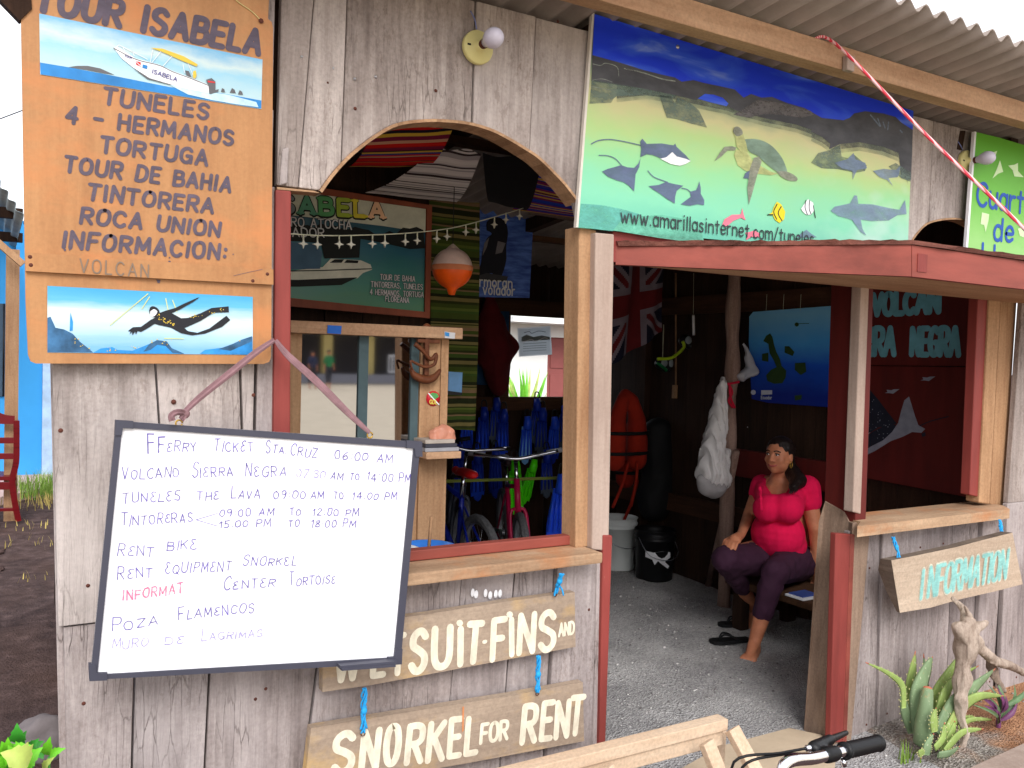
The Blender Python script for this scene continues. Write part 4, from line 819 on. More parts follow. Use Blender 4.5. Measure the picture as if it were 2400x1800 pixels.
for pts, wd in ((((140, 430), (190, 440), (225, 425), (300, 450), (312, 510)), 1.6), (((130, 540), (200, 530), (270, 552)), 1.3), (((350, 460), (480, 490), (600, 530), (690, 545)), 2.5), (((128, 580), (180, 590), (260, 605)), 1.2)): line(mb, [X1(p) for p in pts], pl, .0026, brush('painted_highlight', (168, 176, 166), .3, .8), wd)
for a, b in (((330, 640), (380, 700)), ((370, 660), (385, 700)), ((400, 680), (410, 710)), ((430, 680), (425, 720)), ((495, 725), (505, 735))): line(mb, [X2(a), X2(b)], pl, .0026, m_rayb2, 3, False)
low = [X1(p) for p in ((300, 640), (500, 618), (700, 650), (835, 680), (1040, 722), (1110, 752), (1280, 796), (1500, 842), (1608, 880))] + [X2(p) for p in ((0, 745), (60, 775), (108, 810), (160, 812), (270, 800), (400, 825), (488, 860), (540, 990))]
for dy, m_, lf in ((7, m_haze1, .0013), (16, m_haze2, .00125)): art(mb, [(x, y+dy) for x, y in low] + [(x, y-25) for x, y in low[::-1]], pl, lf, m_)
mb.build('painted_rocks', mu)
# animals
mb = MB()
art(mb, [X1(p) for p in ((456, 1055), (462, 1000), (456, 950), (470, 930), (500, 965), (600, 962), (680, 975), (690, 962), (700, 985), (760, 1040), (794, 1080), (760, 1100), (720, 1112), (660, 1095), (600, 1065), (540, 1040), (500, 1035))], pl, .0028, m_rayb); art(mb, [X1(p) for p in ((590, 1065), (630, 1055), (670, 1020), (700, 1050), (760, 1065), (794, 1080), (760, 1100), (720, 1112), (660, 1100))], pl, .0032, m_hullw)
line(mb, [X1(p) for p in ((128, 966), (180, 942), (260, 936), (360, 952), (460, 975))], pl, .0028, m_rayb, 2.5); mb.build('painted_ray', mu)
for pts, tail in ((((200, 1150), (240, 1132), (330, 1108), (370, 1122), (415, 1126), (445, 1095), (458, 1060), (450, 1120), (425, 1170), (420, 1230), (415, 1284), (380, 1245), (345, 1222), (300, 1210), (240, 1185)), ((180, 1042), (240, 1045), (290, 1065), (330, 1108))),
                  (((512, 1248), (580, 1240), (630, 1220), (690, 1235), (745, 1245), (700, 1280), (690, 1320), (688, 1365), (630, 1330), (590, 1300), (550, 1275)), ((508, 1145), (545, 1185), (600, 1208), (640, 1222))),
                  (((728, 1370), (760, 1345), (795, 1320), (790, 1285), (830, 1275), (845, 1240), (852, 1215), (862, 1260), (862, 1300), (885, 1340), (884, 1376), (840, 1370), (790, 1380)), ((735, 1262), (770, 1270), (795, 1290)))):
    mb = MB(); art(mb, [X1(p) for p in pts], pl, .0028, m_rayb); line(mb, [X1(p) for p in tail], pl, .0026, m_rayb, 2.2); mb.build('painted_ray', mu)
m_tsh = brush('painted_shell', (122, 146, 130), .7, .95, .3, 10); m_tcr = brush('painted_turtle_belly', (186, 190, 128), .6, .95, .25, 12); m_tfl = brush('painted_flipper', (136, 138, 124), .65, .95, .35, 26)
mb = MB()
art(mb, [X1(p) for p in ((1085, 1040), (1100, 1000), (1150, 1020), (1190, 1060), (1240, 1100), (1330, 1150), (1380, 1165), (1330, 1175), (1240, 1165), (1160, 1145), (1110, 1110))], pl, .0026, m_tcr)
art(mb, [X1(p) for p in ((1155, 935), (1220, 932), (1290, 950), (1350, 990), (1400, 1050), (1425, 1100), (1440, 1150), (1420, 1160), (1370, 1150), (1300, 1100), (1250, 1050), (1190, 1020), (1165, 980))], pl, .003, m_tsh, True)
art(mb, [X1(p) for p in ((1078, 880), (1085, 856), (1110, 850), (1135, 870), (1150, 920), (1165, 960), (1175, 1020), (1200, 1060), (1180, 1075), (1130, 1020), (1100, 980), (1095, 930))], pl, .0034, m_tcr); art(mb, [X1(p) for p in ((1077, 882), (1085, 856), (1110, 850), (1136, 872), (1140, 900), (1110, 915), (1090, 905))], pl, .0038, m_tfl, True)
art(mb, [X1(p) for p in ((952, 1082), (985, 1030), (1020, 985), (1070, 980), (1100, 990), (1090, 1010), (1040, 1010), (1000, 1050))], pl, .0036, m_tfl); art(mb, [X1(p) for p in ((1182, 1375), (1172, 1260), (1190, 1130), (1215, 1060), (1250, 1050), (1270, 1080), (1240, 1170), (1210, 1280))], pl, .0040, m_tfl, False)
art(mb, [X1(p) for p in ((1366, 1150), (1430, 1150), (1480, 1170), (1508, 1195), (1500, 1214), (1450, 1210), (1400, 1185))], pl, .0036, m_tfl, True); art(mb, [X1(p) for p in ((1145, 1195), (1160, 1160), (1195, 1140), (1185, 1200))], pl, .0036, m_rayb); mb.build('painted_turtle', mu)
m_pk = ink('painted_pink', (226, 120, 140))
mb = MB(); art(mb, [X1(p) for p in ((1000, 1520), (1020, 1470), (1070, 1440), (1130, 1438), (1140, 1395), (1148, 1435), (1162, 1476), (1130, 1460), (1080, 1480), (1040, 1515))], pl, .0028, m_pk); mb.build('painted_fish', mu)
mb = MB(); art(mb, [X1(p) for p in ((1160, 1560), (1190, 1555), (1220, 1545), (1262, 1568), (1256, 1590), (1200, 1588), (1165, 1610), (1172, 1580))], pl, .0028, m_pk); mb.build('painted_fish', mu)
mb = MB(); art(mb, [X1(p) for p in ((1310, 1440), (1340, 1425), (1350, 1390), (1372, 1352), (1400, 1370), (1428, 1420), (1420, 1470), (1390, 1495), (1360, 1475), (1345, 1445))], pl, .0028, ink('fish_yellow', (226, 206, 40))); [line(mb, [X1(p) for p in q], pl, .0032, m_blk, 2.4) for q in (((1372, 1370), (1350, 1420), (1370, 1470)), ((1400, 1385), (1380, 1430), (1405, 1480)), ((1310, 1440), (1345, 1440)))]; mb.build('painted_fish', mu)
mb = MB(); art(mb, [X1(p) for p in ((1533, 1400), (1550, 1375), (1580, 1335), (1615, 1360), (1622, 1410), (1600, 1440), (1570, 1440), (1545, 1420))], pl, .0028, m_hullw); [line(mb, [X1(p) for p in q], pl, .0032, m_blk, 2) for q in (((1565, 1345), (1560, 1390), (1575, 1438)), ((1590, 1345), (1588, 1400), (1600, 1435)), ((1615, 1380), (1630, 1460)))]; mb.build('painted_fish', mu)
m_shk = brush('painted_shark', (122, 140, 166), .5, .85, .2, 7)
mb = MB(); art(mb, [X2(p) for p in ((108, 1172), (130, 1148), (215, 1130), (240, 1085), (255, 1088), (262, 1132), (340, 1135), (430, 1155), (490, 1165), (522, 1110), (530, 1190), (480, 1195), (430, 1225), (340, 1228), (275, 1220), (285, 1270), (306, 1308), (275, 1290), (240, 1240), (228, 1222), (150, 1200))], pl, .0028, m_shk); mb.build('painted_shark', mu)
mb = MB(); art(mb, [X2(p) for p in ((342, 950), (400, 938), (470, 945), (495, 920), (490, 960), (480, 985), (430, 990), (455, 1035), (420, 1000), (380, 985))], pl, .003, m_shk); mb.build('painted_shark', mu)
mb = MB(); art(mb, [X2(p) for p in ((130, 905), (200, 885), (235, 850), (245, 885), (300, 905), (310, 935), (255, 945), (230, 1000), (228, 950), (170, 935))], pl, .003, m_shk); mb.build('painted_shark', mu)
mb = MB(); art(mb, [(2008, 548-2), (1880, 0)][:0] or [X1(p) for p in ((1500, 1590), (1540, 1560), (1570, 1540), (1600, 1565), (1640, 1590), (1570, 1595))], pl, .0028, m_shk); mb.build('painted_shark', mu); mb = MB(); art(mb, [X1(p) for p in ((280, 1545), (320, 1490), (400, 1450), (600, 1440), (840, 1480), (870, 1550), (888, 1634), (600, 1598))], pl, .0014, brush('painted_turquoise_rock', (110, 188, 162), .5, .9)); mb.build('painted_seabed', mu); mb = MB(); art(mb, [X1(p) for p in ((60, 1365), (200, 1375), (330, 1400), (470, 1440), (330, 1480), (270, 1550), (44, 1520))], pl, .0016, brush('painted_turquoise_band', (98, 176, 164), .4, .9)); mb.build('painted_seabed', mu)
m_url = ink('charcoal_lettering', (52, 62, 64))
mb = MB(); write(mb, 'www.amarillasinternet.com/tuneles', (1452, 521), (1905, 574), 30, pl, m_url, 3.6, lift=.0046, gap=2.2, jit=.2); write(mb, 'del agua', (1922, 577), (2010, 584), 28, pl, m_url, 3.2, lift=.0046) if False else None; mb.build('lettering', mu)
mb = MB(); q = pl.at(1588, 110, .001); mb.lathe([(0, .004), (.006, .003), (.008, 0)], q, m_screw, (0, -1, 0), 10); mb.build('screw', mu)

# ---------------------------------------------------------------- green sign, right
pl = PY(-.05); c = pl.at(2340, 620)
gs = thing('green_sign', (c.x, -.04, c.z), 'green sign with blue lettering and white birds, right of the small arch', 'sign')
m_green = picture('painted_green', 2, [(.1, (150, 204, 120)), (.5, (110, 186, 70)), (.9, (96, 168, 44))], .5, (4, 4, 4)); m_gblue = ink('cobalt_lettering', (44, 88, 176))
mb = MB(); board_px(mb, [(2286, 309), (2340, 322), (2400, 340), (2520, 372), (2500, 640), (2262, 600)], pl, .014, m_green); mb.prism([pl.at(2284, 308, .001), pl.at(2288, 309, .001), pl.at(2267, 600, .001), pl.at(2262, 600, .001)], -pl.n*.014, m_white); mb.build('panel', gs)
mb = MB(); write(mb, 'Cuart', (2286, 480), (2398, 500), 52, pl, m_gblue, 8.5, lift=.002, gap=2, slant=.05); write(mb, 'o', (2404, 501), (2428, 506), 52, pl, m_gblue, 8.5, lift=.002); write(mb, 'de', (2326, 562), (2375, 567), 50, pl, m_gblue, 8.5, lift=.002, slant=.08); write(mb, 'Hora', (2298, 622), (2420, 640), 50, pl, m_gblue, 8.5, lift=.002); mb.build('lettering', gs)
m_bird = flat('painted_pale_birds', (206, 232, 180), .5, .1, 12); mb = MB()
for pts in (((965, 865), (1000, 850), (1035, 838), (1015, 895), (1000, 880)), ((1050, 890), (1068, 955), (1040, 965), (1008, 992), (1030, 945)), ((1095, 920), (1130, 915), (1150, 905), (1150, 950), (1182, 985), (1130, 980), (1120, 945)), ((950, 1180), (990, 1190), (985, 1230), (970, 1290), (962, 1250), (942, 1245)), ((1150, 1270), (1185, 1260), (1185, 1320), (1160, 1310))): art(mb, [X2(p) for p in pts], pl, .0015, m_bird)
mb.build('painted_birds', gs)

# ---------------------------------------------------------------- bulbs, guy rope
def bulb_lamp(px, py, bx, by, rp, label, wire):
    o = at(px, py, -.004); t = thing('wall_lamp', tuple(o), label, 'lamp', 'bare bulb lamps on the front wall')
    mb = MB(); mb.lathe([(rp, 0), (rp*1.01, .012), (rp*.95, .018), (rp*.4, .019), (rp*.36, .034), (rp*.3, .04), (.012, .04)], o, m_cream, (0, -1, 0), 32); mb.prism([o+V((-.036+dx, -.0185, dz)) for dx, dz in ((-.006, -.003), (.006, -.003), (.006, .003), (-.006, .003))], (0, -.001, 0), m_black); mb.build('base_plate', t)
    mb = MB(); mb.lathe([(.014, .035), (.015, .052), (.016, .06)], o, m_nail, (0, -1, 0), 16); mb.build('socket', t)
    mb = MB(); mb.lathe([(.0135, .055), (.016, .066), (.024, .082), (.030, .098), (.031, .11), (.028, .124), (.02, .136), (.01, .142), (.0005, .144)], o, m_bulb, (0, -1, 0), 24); mb.build('bulb', t)
    mb = MB(); mb.tube(crom([at(*p, -.004-.008*(i == 1)) for i, p in enumerate(wire)], 5), .0022, flat('white_blue_wire', (120, 130, 180)), 6); mb.build('wire', t)
bulb_lamp(1117, 113, 0, 0, .052, 'cream plate wall lamp with bare bulb above the arched window', ((1117, 68), (1112, 44), (1103, 26)))
bulb_lamp(2261, 380, 0, 0, .052, 'cream plate wall lamp with bare bulb beside the green sign', ((2256, 352), (2252, 342), (2245, 332)))
m_gr = NG('red_white_rope'); wv = m_gr.n('ShaderNodeTexWave'); wv.inputs['Scale'].default_value = 38; wv.inputs['Distortion'].default_value = .5; m_gr.l(m_gr.tc.outputs['Object'], wv.inputs['Vector']); m_gr = m_gr.out(m_gr.ramp(wv.outputs['Fac'], [(.4, lin((226, 70, 84))), (.6, lin((240, 190, 190)))]), .7)
mb = MB(); a = at(1960, 104, -.33); b = at(2420, 555, -1.0); d = b-a; e = a+d*((.12-a.z)/d.z)
mb.tube(crom([V((a.x-.06, -.28, a.z+.02)), a, a+d*.5-V((0, 0, .008)), b, b.lerp(e, .5), e], 6), .006, m_gr, 8); solo(mb, 'guy_rope', 'red and white braided guy rope running down from the eave beam', 'rope')
mb = MB(); mb.bar(e-V((0, 0, .2)), e+V((.04, -.03, .14)), .045, .045, m_tan, (0, 1, 0)); solo(mb, 'rope_stake', 'short wooden stake anchoring the red and white guy rope', 'stake')
# ================================================================== inside the left bay
D = lambda n, c, r=.7, **k: flat(n, c, r, .15, 14, **k)
# framed boat poster
pl = PY(1.30); c = pl.at(845, 730)
po = thing('boat_poster', (c.x, 1.35, c.z), 'red framed poster of a moored white boat with tour list, inside the arched window', 'poster')
m_frame = paint('red_brown_frame', (140, 70, 44), (120, 80, 50), chip=.1)
g = NG('poster_sea'); f = g.noise((4, 4, 18), 6, .6); sz = g.n('ShaderNodeSeparateXYZ'); g.l(g.tc.outputs['Generated'], sz.inputs[0])
md = g.n('ShaderNodeMath', operation='MULTIPLY_ADD'); g.l(f, md.inputs[0]); md.inputs[1].default_value = .35; g.l(sz.outputs[2], md.inputs[2])
m_psea = g.out(g.ramp(md.outputs[0], [(.2, lin((74, 132, 92))), (.45, lin((60, 128, 112))), (.75, lin((44, 104, 124))), (.98, lin((30, 70, 84)))]), .35, .5)
mb = MB(); board_px(mb, [(560, 425), (1011, 485), (1006, 746), (560, 704)], pl, .02, m_psea, -.004); mb.build('panel', po)
mb = MB()
for q in ([(560, 410), (1011, 482), (1000, 490), (560, 430)], [(1011, 482), (1006, 746), (994, 733), (999, 489)], [(560, 686), (994, 731), (1006, 746), (560, 708)]): mb.prism([pl.at(*p, .008) for p in q], -pl.n*.03, m_frame)
mb.build('frame', po)
m_psky = D('poster_cloud', (196, 196, 176)); m_pblk = D('poster_trees', (22, 26, 24)); m_pboat = D('poster_boat_white', (206, 206, 190)); m_pblue = D('poster_canvas_blue', (70, 100, 124))
mb = MB(); art(mb, [(560, 430), (998, 490), (997, 545), (900, 530), (560, 490)], pl, .001, m_psky); mb.build('printed_sky', po)
mb = MB(); rr = random.Random(5); topb = [(560, 500)] + [(560+i*16, 508+i*1.9+rr.uniform(-9, 5)-(20*math.exp(-((560+i*16-966)/34)**2))) for i in range(1, 28)]
art(mb, topb + [(996, 582), (960, 584), (900, 570), (845, 560), (842, 604), (760, 606), (752, 570), (700, 566), (560, 560)], pl, .0016, m_pblk); mb.build('printed_shore', po)
mb = MB(); art(mb, [(600, 635), (690, 634), (756, 626), (775, 606), (845, 610), (868, 620), (872, 632), (850, 640), (838, 652), (770, 660), (680, 662), (600, 660)], pl, .0022, m_pboat); art(mb, [(600, 655), (700, 656), (838, 650), (800, 668), (700, 672), (600, 672)], pl, .0026, m_pblk)
art(mb, [(640, 566), (735, 572), (755, 590), (750, 630), (640, 632)], pl, .0024, m_pblue); art(mb, [(784, 608), (806, 608), (800, 616), (772, 616)], pl, .0028, m_pblk); art(mb, [(812, 609), (840, 611), (838, 617), (806, 616)], pl, .0028, m_pblk); line(mb, [(640, 636), (756, 634), (870, 630)], pl, .003, m_pblk, 3, False); mb.build('printed_boat', po)
mb = MB(); cc = [D('poster_letter_'+n, k) for n, k in (('grey', (120, 130, 130)), ('sage', (90, 150, 120)), ('green', (90, 160, 100)), ('lime', (160, 180, 60)), ('yellow', (216, 200, 60)), ('peach', (236, 190, 150)))]
write(mb, 'SABELA', (652, 498), (904, 512), 38, pl, m_pblk, 15, lift=.003, gap=3.6, serif=True); write(mb, 'SABELA', (654, 496), (902, 510), 36, pl, None, 10, lift=.0042, gap=3.6, serif=True, colors=cc)
m_pl = D('poster_lettering', (200, 200, 200))
for s, a, b, h in (('CASERO ATOCHA', (614, 526), (824, 538), 20), ('AMADOR', (640, 553), (760, 556), 20), ('TOUR DE BAHIA', (890, 655), (972, 660), 12), ('TINTORERAS, TUNELES', (868, 672), (990, 679), 12), ('4 HERMANOS, TORTUGA', (866, 690), (992, 697), 12), ('FLOREANA', (902, 706), (958, 710), 12)):
    write(mb, s, a, b, h, pl, m_pblk, h*.27, lift=.0032); write(mb, s, a, b, h, pl, m_pl, h*.15, lift=.0045)
mb.build('lettering', po)

def stripes(name, cols, axis=2, freq=26, rough=.9, rnd=3, rep=1.0):
    g = NG(name); sp = g.n('ShaderNodeSeparateXYZ'); g.l(g.tc.outputs['UV'] if False else g.tc.outputs['Generated'], sp.inputs[0])
    rr = random.Random(rnd); st = []; p = 0; i = 0
    while p < 1 and len(st) < 31: st.append((p, lin(cols[i % len(cols)] if rr.random() > .25 else rr.choice(cols)))); p += rr.uniform(.015, .06); i += 1
    wv = g.noise((1.5, 1.5, 1.5), 2); ad = g.n('ShaderNodeMath', operation='MULTIPLY_ADD'); g.l(wv, ad.inputs[0]); ad.inputs[1].default_value = .012; g.l(sp.outputs[axis], ad.inputs[2])
    ml = g.n('ShaderNodeMath', operation='MULTIPLY'); g.l(ad.outputs[0], ml.inputs[0]); ml.inputs[1].default_value = rep; ad = g.n('ShaderNodeMath', operation='FRACT'); g.l(ml.outputs[0], ad.inputs[0])
    col = g.ramp(ad.outputs[0], st, 'CONSTANT'); g.bump(g.noise((300, 300, 300), 2), .2, .002); return g.out(col, rough, .1)
def cloth(name, corners, sag, m, label, cat, group=None, nu=28, nv=22, wav=.012, fwv=9, th=.003):
    # a hung cloth: corners tl,tr,br,bl in the world, sagging in the middle
    tl, tr, br, bl = [V(p) for p in corners]; vs = []
    for j in range(nv+1):
        for i in range(nu+1):
            u, v = i/nu, j/nv; p = tl.lerp(tr, u).lerp(bl.lerp(br, u), v)
            p = p + V(sag)*(4*v*(1-v)) + V((0, -1, .2))*(wav*math.sin(u*fwv+v*2.1)*(.3+v)); vs.append(p)
    k = nu+1; n = len(vs); nrm = V((0, .7, .7))*th
    fs = [[j*k+i, j*k+i+1, (j+1)*k+i+1, (j+1)*k+i] for j in range(nv) for i in range(nu)]
    mb = MB(); mb.add(vs+[p+nrm for p in vs], fs+[[n+a for a in f[::-1]] for f in fs], m, True)
    return solo(mb, name, label, cat, group)
m_tred = stripes('red_andean_stripes', [(196, 28, 24), (206, 34, 26), (190, 24, 22), (200, 30, 24), (120, 30, 60), (30, 24, 40), (206, 170, 60), (60, 60, 130), (196, 28, 24), (200, 150, 120)], 1, rnd=4, rep=1.4)
m_twht = stripes('white_woven_stripes', [(214, 206, 206), (220, 214, 212), (210, 204, 202), (216, 210, 208), (60, 50, 54), (214, 208, 206), (170, 164, 166)], 1, rnd=8, rep=1.6)
m_tblu = stripes('blue_woven_stripes', [(36, 60, 170), (30, 50, 150), (130, 40, 90), (200, 160, 70), (40, 64, 176), (90, 40, 60)], 1, rnd=5, rep=1.7)
m_tbrn = stripes('brown_woven_stripes', [(120, 98, 88), (70, 56, 54), (140, 118, 104), (90, 70, 64), (150, 130, 116)], 1, rnd=6, rep=2.3)
m_tgrn = stripes('green_andean_stripes', [(62, 74, 30), (84, 96, 40), (46, 52, 24), (110, 100, 60), (36, 40, 22), (100, 110, 44), (120, 96, 70), (60, 80, 34)], 2, rnd=9, rep=3.7)
G2 = 'striped woven cloths hung under the roof'
cloth('hanging_textile', [at(800, 395, 1.3), at(1090, 260, 1.3), at(1032, 296+20, .55), at(800, 300, .45)][0:0] or [at(815, 392, .95), at(1000, 392, .95), at(1075, 275, .40), at(880, 285, .40)], (0, 0, -.035), m_tred, 'red striped woven cloth slung under the roof behind the arch', 'textile', G2)
cloth('hanging_textile', [at(855, 452, 1.22), at(1070, 474, 1.22), at(1132, 358, .72), at(1022, 345, .72)], (0, 0, -.03), m_twht, 'white cloth with thin black woven stripes slung under the roof', 'textile', G2)
m_bcl = D('black_cloth', (14, 13, 16), .95)
cloth('hanging_textile', [at(1150, 470, 1.2), at(1226, 492, 1.2), at(1275, 372, .75), at(1128, 362, .75)], (0, 0, -.07), m_bcl, 'plain black cloth slung under the roof between white and blue ones', 'textile', G2)
cloth('hanging_textile', [at(1200, 492, 1.3), at(1420, 520, 1.3), at(1400, 440, .8), at(1262, 395, .8)], (0, 0, -.02), m_tblu, 'blue and maroon striped woven cloth under the right end of the arch', 'textile', G2)
cloth('hanging_textile', [at(1236, 502, 1.9), at(1440, 532, 1.9), at(1440, 500, 1.35), at(1250, 476, 1.35)], (0, 0, -.02), m_tbrn, 'brown and grey striped woven cloth below the blue one', 'textile', G2)
cloth('wall_textile', [at(1006, 470, 1.40), at(1124, 476, 1.40), at(1114, 1010, 1.40), at(1006, 1000, 1.40)], (0, -.01, 0), m_tgrn, 'green and brown striped woven cloth hung flat beside the boat poster', 'textile', wav=.008, fwv=14)

# float
bc = at(1060, 629, 1.0); r_ = (at(1102, 629, 1.0)-bc).length
fl = thing('fishing_float', (bc.x, bc.y, bc.z-r_), 'round orange and white fishing float hanging beside the boat poster', 'float')
prof = [(r_*math.sin(t), r_*math.cos(t)) for t in [math.pi*i/20 for i in range(21)]]
mb = MB(); mb.lathe([p for p in prof if p[1] > .02*r_]+[(r_*.99, .0)], bc, D('float_white', (206, 178, 166), .4), seg=28); mb.lathe([(.004, r_*1.2), (.02, r_*1.05), (.03, r_*.95)], bc, D('float_white_cap', (196, 176, 160))); mb.build('upper_half', fl)
mb = MB(); mb.lathe([(r_*.99, .0)]+[p for p in prof if p[1] < -.02*r_ and p[1] > -.95*r_]+[(.022, -r_*1.02), (.014, -r_*1.3), (.001, -r_*1.32)], bc, D('float_orange', (240, 92, 20), .4), seg=28); mb.build('lower_half', fl)
mb = MB(); mb.lathe([(r_*1.0, .012), (r_*1.03, .006), (r_*1.03, -.006), (r_*1.0, -.012)], bc, D('float_seam', (200, 120, 80)), seg=28); mb.build('seam_ring', fl)
mb = MB(); mb.tube([bc+V((0, 0, r_*1.15)), V((bc.x, bc.y, 2.5))], .002, m_black, 5); mb.build('cord', fl)
# star lights
cl = crom([at(680, 548, .42), at(760, 552, .5), at(850, 551, .6), at(960, 546, .7), at(1060, 534, .8), at(1150, 511, .88), at(1226, 488, .95)], 8)
m_str = D('pale_wire', (206, 206, 180)); m_star = flat('clear_star_plastic', (200, 196, 180), .3, .05)
mb = MB(); mb.tube(cl, .0022, m_str, 5); lights = solo(mb, 'light_string_cable', 'thin pale cable of star lights strung across the arched window', 'light string')
for i, (x, y) in enumerate(((711, 549), (744, 551), (795, 551), (823, 552), (873, 551), (902, 550), (950, 547), (978, 545), (1024, 541), (1048, 536), (1092, 526), (1116, 521), (1159, 509), (1186, 498), (1218, 490))):
    Yq = .42+.53*(x-680)/546; q = at(x, y, Yq); mb = MB(); P = [q+V((math.sin(a)*(.017 if k % 2 == 0 else .006), -.004, math.cos(a)*(.017 if k % 2 == 0 else .006)-.032)) for k, a in [(k, k*math.pi/4) for k in range(8)]]
    mb.prism(P, (0, .008, 0), m_star); mb.tube([q, q+V((0, 0, -.018))], .003, m_str, 5); s = mb.build('star', lights)
    s['_w'] = 0; off = lights.location.copy()
    for v in s.data.vertices: v.co -= off
# cormorant poster
pl = PY(2.46); c = pl.at(1170, 705)
cp = thing('bird_poster', (c.x, 2.46, c.z), 'blue poster of a dark cormorant above the back window', 'poster')
g = NG('poster_blue_water'); m_pbw = g.out(g.ramp(g.noise((8, 8, 40), 5), [(.35, lin((40, 70, 150))), (.65, lin((90, 126, 206)))]), .4, .4); m_pwh = D('poster_white', (216, 216, 214))
mb = MB(); board_px(mb, [(1118, 480), (1250, 514), (1241, 698), (1106, 696)], pl, .004, m_pbw); mb.build('sheet', cp)
mb = MB(); art(mb, [(1140, 540), (1140, 522), (1152, 511), (1170, 510), (1184, 520), (1190, 545), (1186, 580), (1186, 610), (1178, 640), (1170, 652), (1160, 648), (1150, 640), (1128, 650), (1116, 640), (1126, 620), (1130, 590), (1140, 560), (1152, 548)], pl, .003, D('poster_bird_black', (24, 24, 34)), True); art(mb, [(1134, 570), (1146, 556), (1140, 580), (1130, 600)], pl, .005, D('poster_bird_grey', (120, 116, 120))); art(mb, [(1166, 565), (1184, 570), (1176, 592), (1160, 596)], pl, .005, D('poster_bird_grey', (120, 116, 120))); art(mb, [(1116, 648), (1140, 640), (1190, 648), (1186, 660), (1118, 658)], pl, .004, D('poster_rock', (60, 60, 64))); mb.build('printed_bird', cp)
mb = MB(); write(mb, 'ormoran', (1108, 670), (1200, 675), 22, pl, m_pwh, 3.4, lift=.006); write(mb, 'o volador', (1106, 688), (1206, 693), 22, pl, m_pwh, 3.4, lift=.006); mb.build('lettering', cp)
# blue poster and red cloth under it
pl = PY(YB-.065); mb = MB(); board_px(mb, [(1104, 728), (1194, 730), (1186, 905), (1090, 900)], pl, .003, D('dark_teal_poster', (20, 60, 96))); board_px(mb, [(1106, 752), (1120, 752), (1122, 842), (1104, 840)], pl, .003, D('teal_fish', (50, 130, 180)), .004); solo(mb, 'sea_poster', 'dark teal sea poster half covered by a red garment', 'poster')
mb = MB(); a = [at(*p, YB-.16) for p in ((1146, 700), (1152, 760), (1160, 830), (1166, 905))]
for p, q, ra, rb in ((a[0], a[1], .05, .12), (a[1], a[2], .12, .15), (a[2], a[3], .14, .08)): mb.cap(p, q, ra, rb, D('dark_red_garment', (96, 22, 26), .95))
mb.cap(a[1]+V((.0, 0, 0)), at(1202, 812, YB-.16), .08, .05); mb.cap(at(1202, 812, YB-.16), at(1180, 850, YB-.16), .05, .04)
def wrinkle(k, f): return lambda p: p + V((noise.noise(p*f), noise.noise(p*f+V((9, 0, 0))), noise.noise(p*f+V((0, 9, 0)))*.4))*k
gm = melt(mb, 'hanging_garment', None, .014, 5, D('dark_red_garment_cloth', (96, 22, 26), .95), wrinkle(.035, 7)); tag(recenter(gm), 'dark red garment hanging from the frame left of the back window', 'garment')
pl = PY(1.36); mb = MB(); board_px(mb, [(1052, 871), (1084, 873), (1082, 926), (1050, 925)], pl, .004, D('pale_blue_print', (120, 170, 220))); board_px(mb, [(1050, 916), (1082, 920), (1082, 926), (1050, 925)], pl, .004, m_black, .004); solo(mb, 'small_print', 'small pale blue print pinned beside the cabinet', 'print')

# display cabinet
YQ = .78; pl = PY(YQ); a0, a1 = pl.at(672, 760), pl.at(1052, 770); zt = pl.at(1050, 766).z; zl = pl.at(1010, 1052).z; z0 = .02
cab = thing('display_cabinet', ((a0.x+a1.x)/2, YQ+.2, 0), 'wooden display cabinet with reflecting glass front inside the arched window', 'cabinet')
gx0, gx1 = pl.at(706, 900).x, pl.at(984, 900).x; gz1 = pl.at(840, 787).z; gz0 = pl.at(840, 1040).z
mb = MB(); mb.box((gx0-.03, YQ+.03, z0), (a1.x-.005, YQ+.42, .1), m_tan); mb.box((gx0-.05, YQ, z0), (gx0, YQ+.42, zt-.05), m_tan); mb.box((gx1+.001, YQ, zl+.004), (a1.x-.035, YQ+.42, zt-.05), m_tan); mb.box((a1.x-.033, YQ-.004, zl+.004), (a1.x-.0, YQ+.42, zt-.05), m_tan)
mb.box((gx0, YQ, gz0-.05), (gx1, YQ+.42, gz0), m_tanx); mb.box((gx0, YQ+.005, .1), (gx1+.12, YQ+.03, gz0-.05), m_tan); mb.box((gx0, YQ+.37, gz0), (gx1, YQ+.42, gz1), D('cabinet_back', (26, 24, 26))); mb.build('carcass', cab)
tb2, te2 = at(1068, 752, YQ-.04), at(680, 748, YQ-.04)
mb = MB(); mb.box((gx0-.06, YQ-.05, zt-.05), (tb2.x+.03, YQ+.44, zt-.004), m_tanx, .004); mb.box((gx0-.06, YQ-.012, gz1), (gx1+.05, YQ-.001, zt-.051), m_tanx); mb.build('top_board', cab)
mb = MB(); mb.box((gx1+.001, YQ-.01, z0), (a1.x, YQ+.02, zl-.03), m_tan); mb.build('side_panel', cab)
mb = MB(); mb.box((gx1-.02, YQ-.12, zl-.028), (a1.x+.01, YQ+.42, zl), m_tanx, .004); mb.build('ledge', cab)
m_glass = bpy.data.materials.new('reflecting_glass'); m_glass.use_nodes = True; q = m_glass.node_tree; b_ = q.nodes['Principled BSDF']; b_.inputs['Base Color'].default_value = (.42, .42, .43, 1); b_.inputs['Metallic'].default_value = 1; b_.inputs['Roughness'].default_value = .03
mb = MB(); mb.box((gx0, YQ+.012, gz0), (gx1, YQ+.016, gz1), m_glass); mb.build('glass_pane', cab)
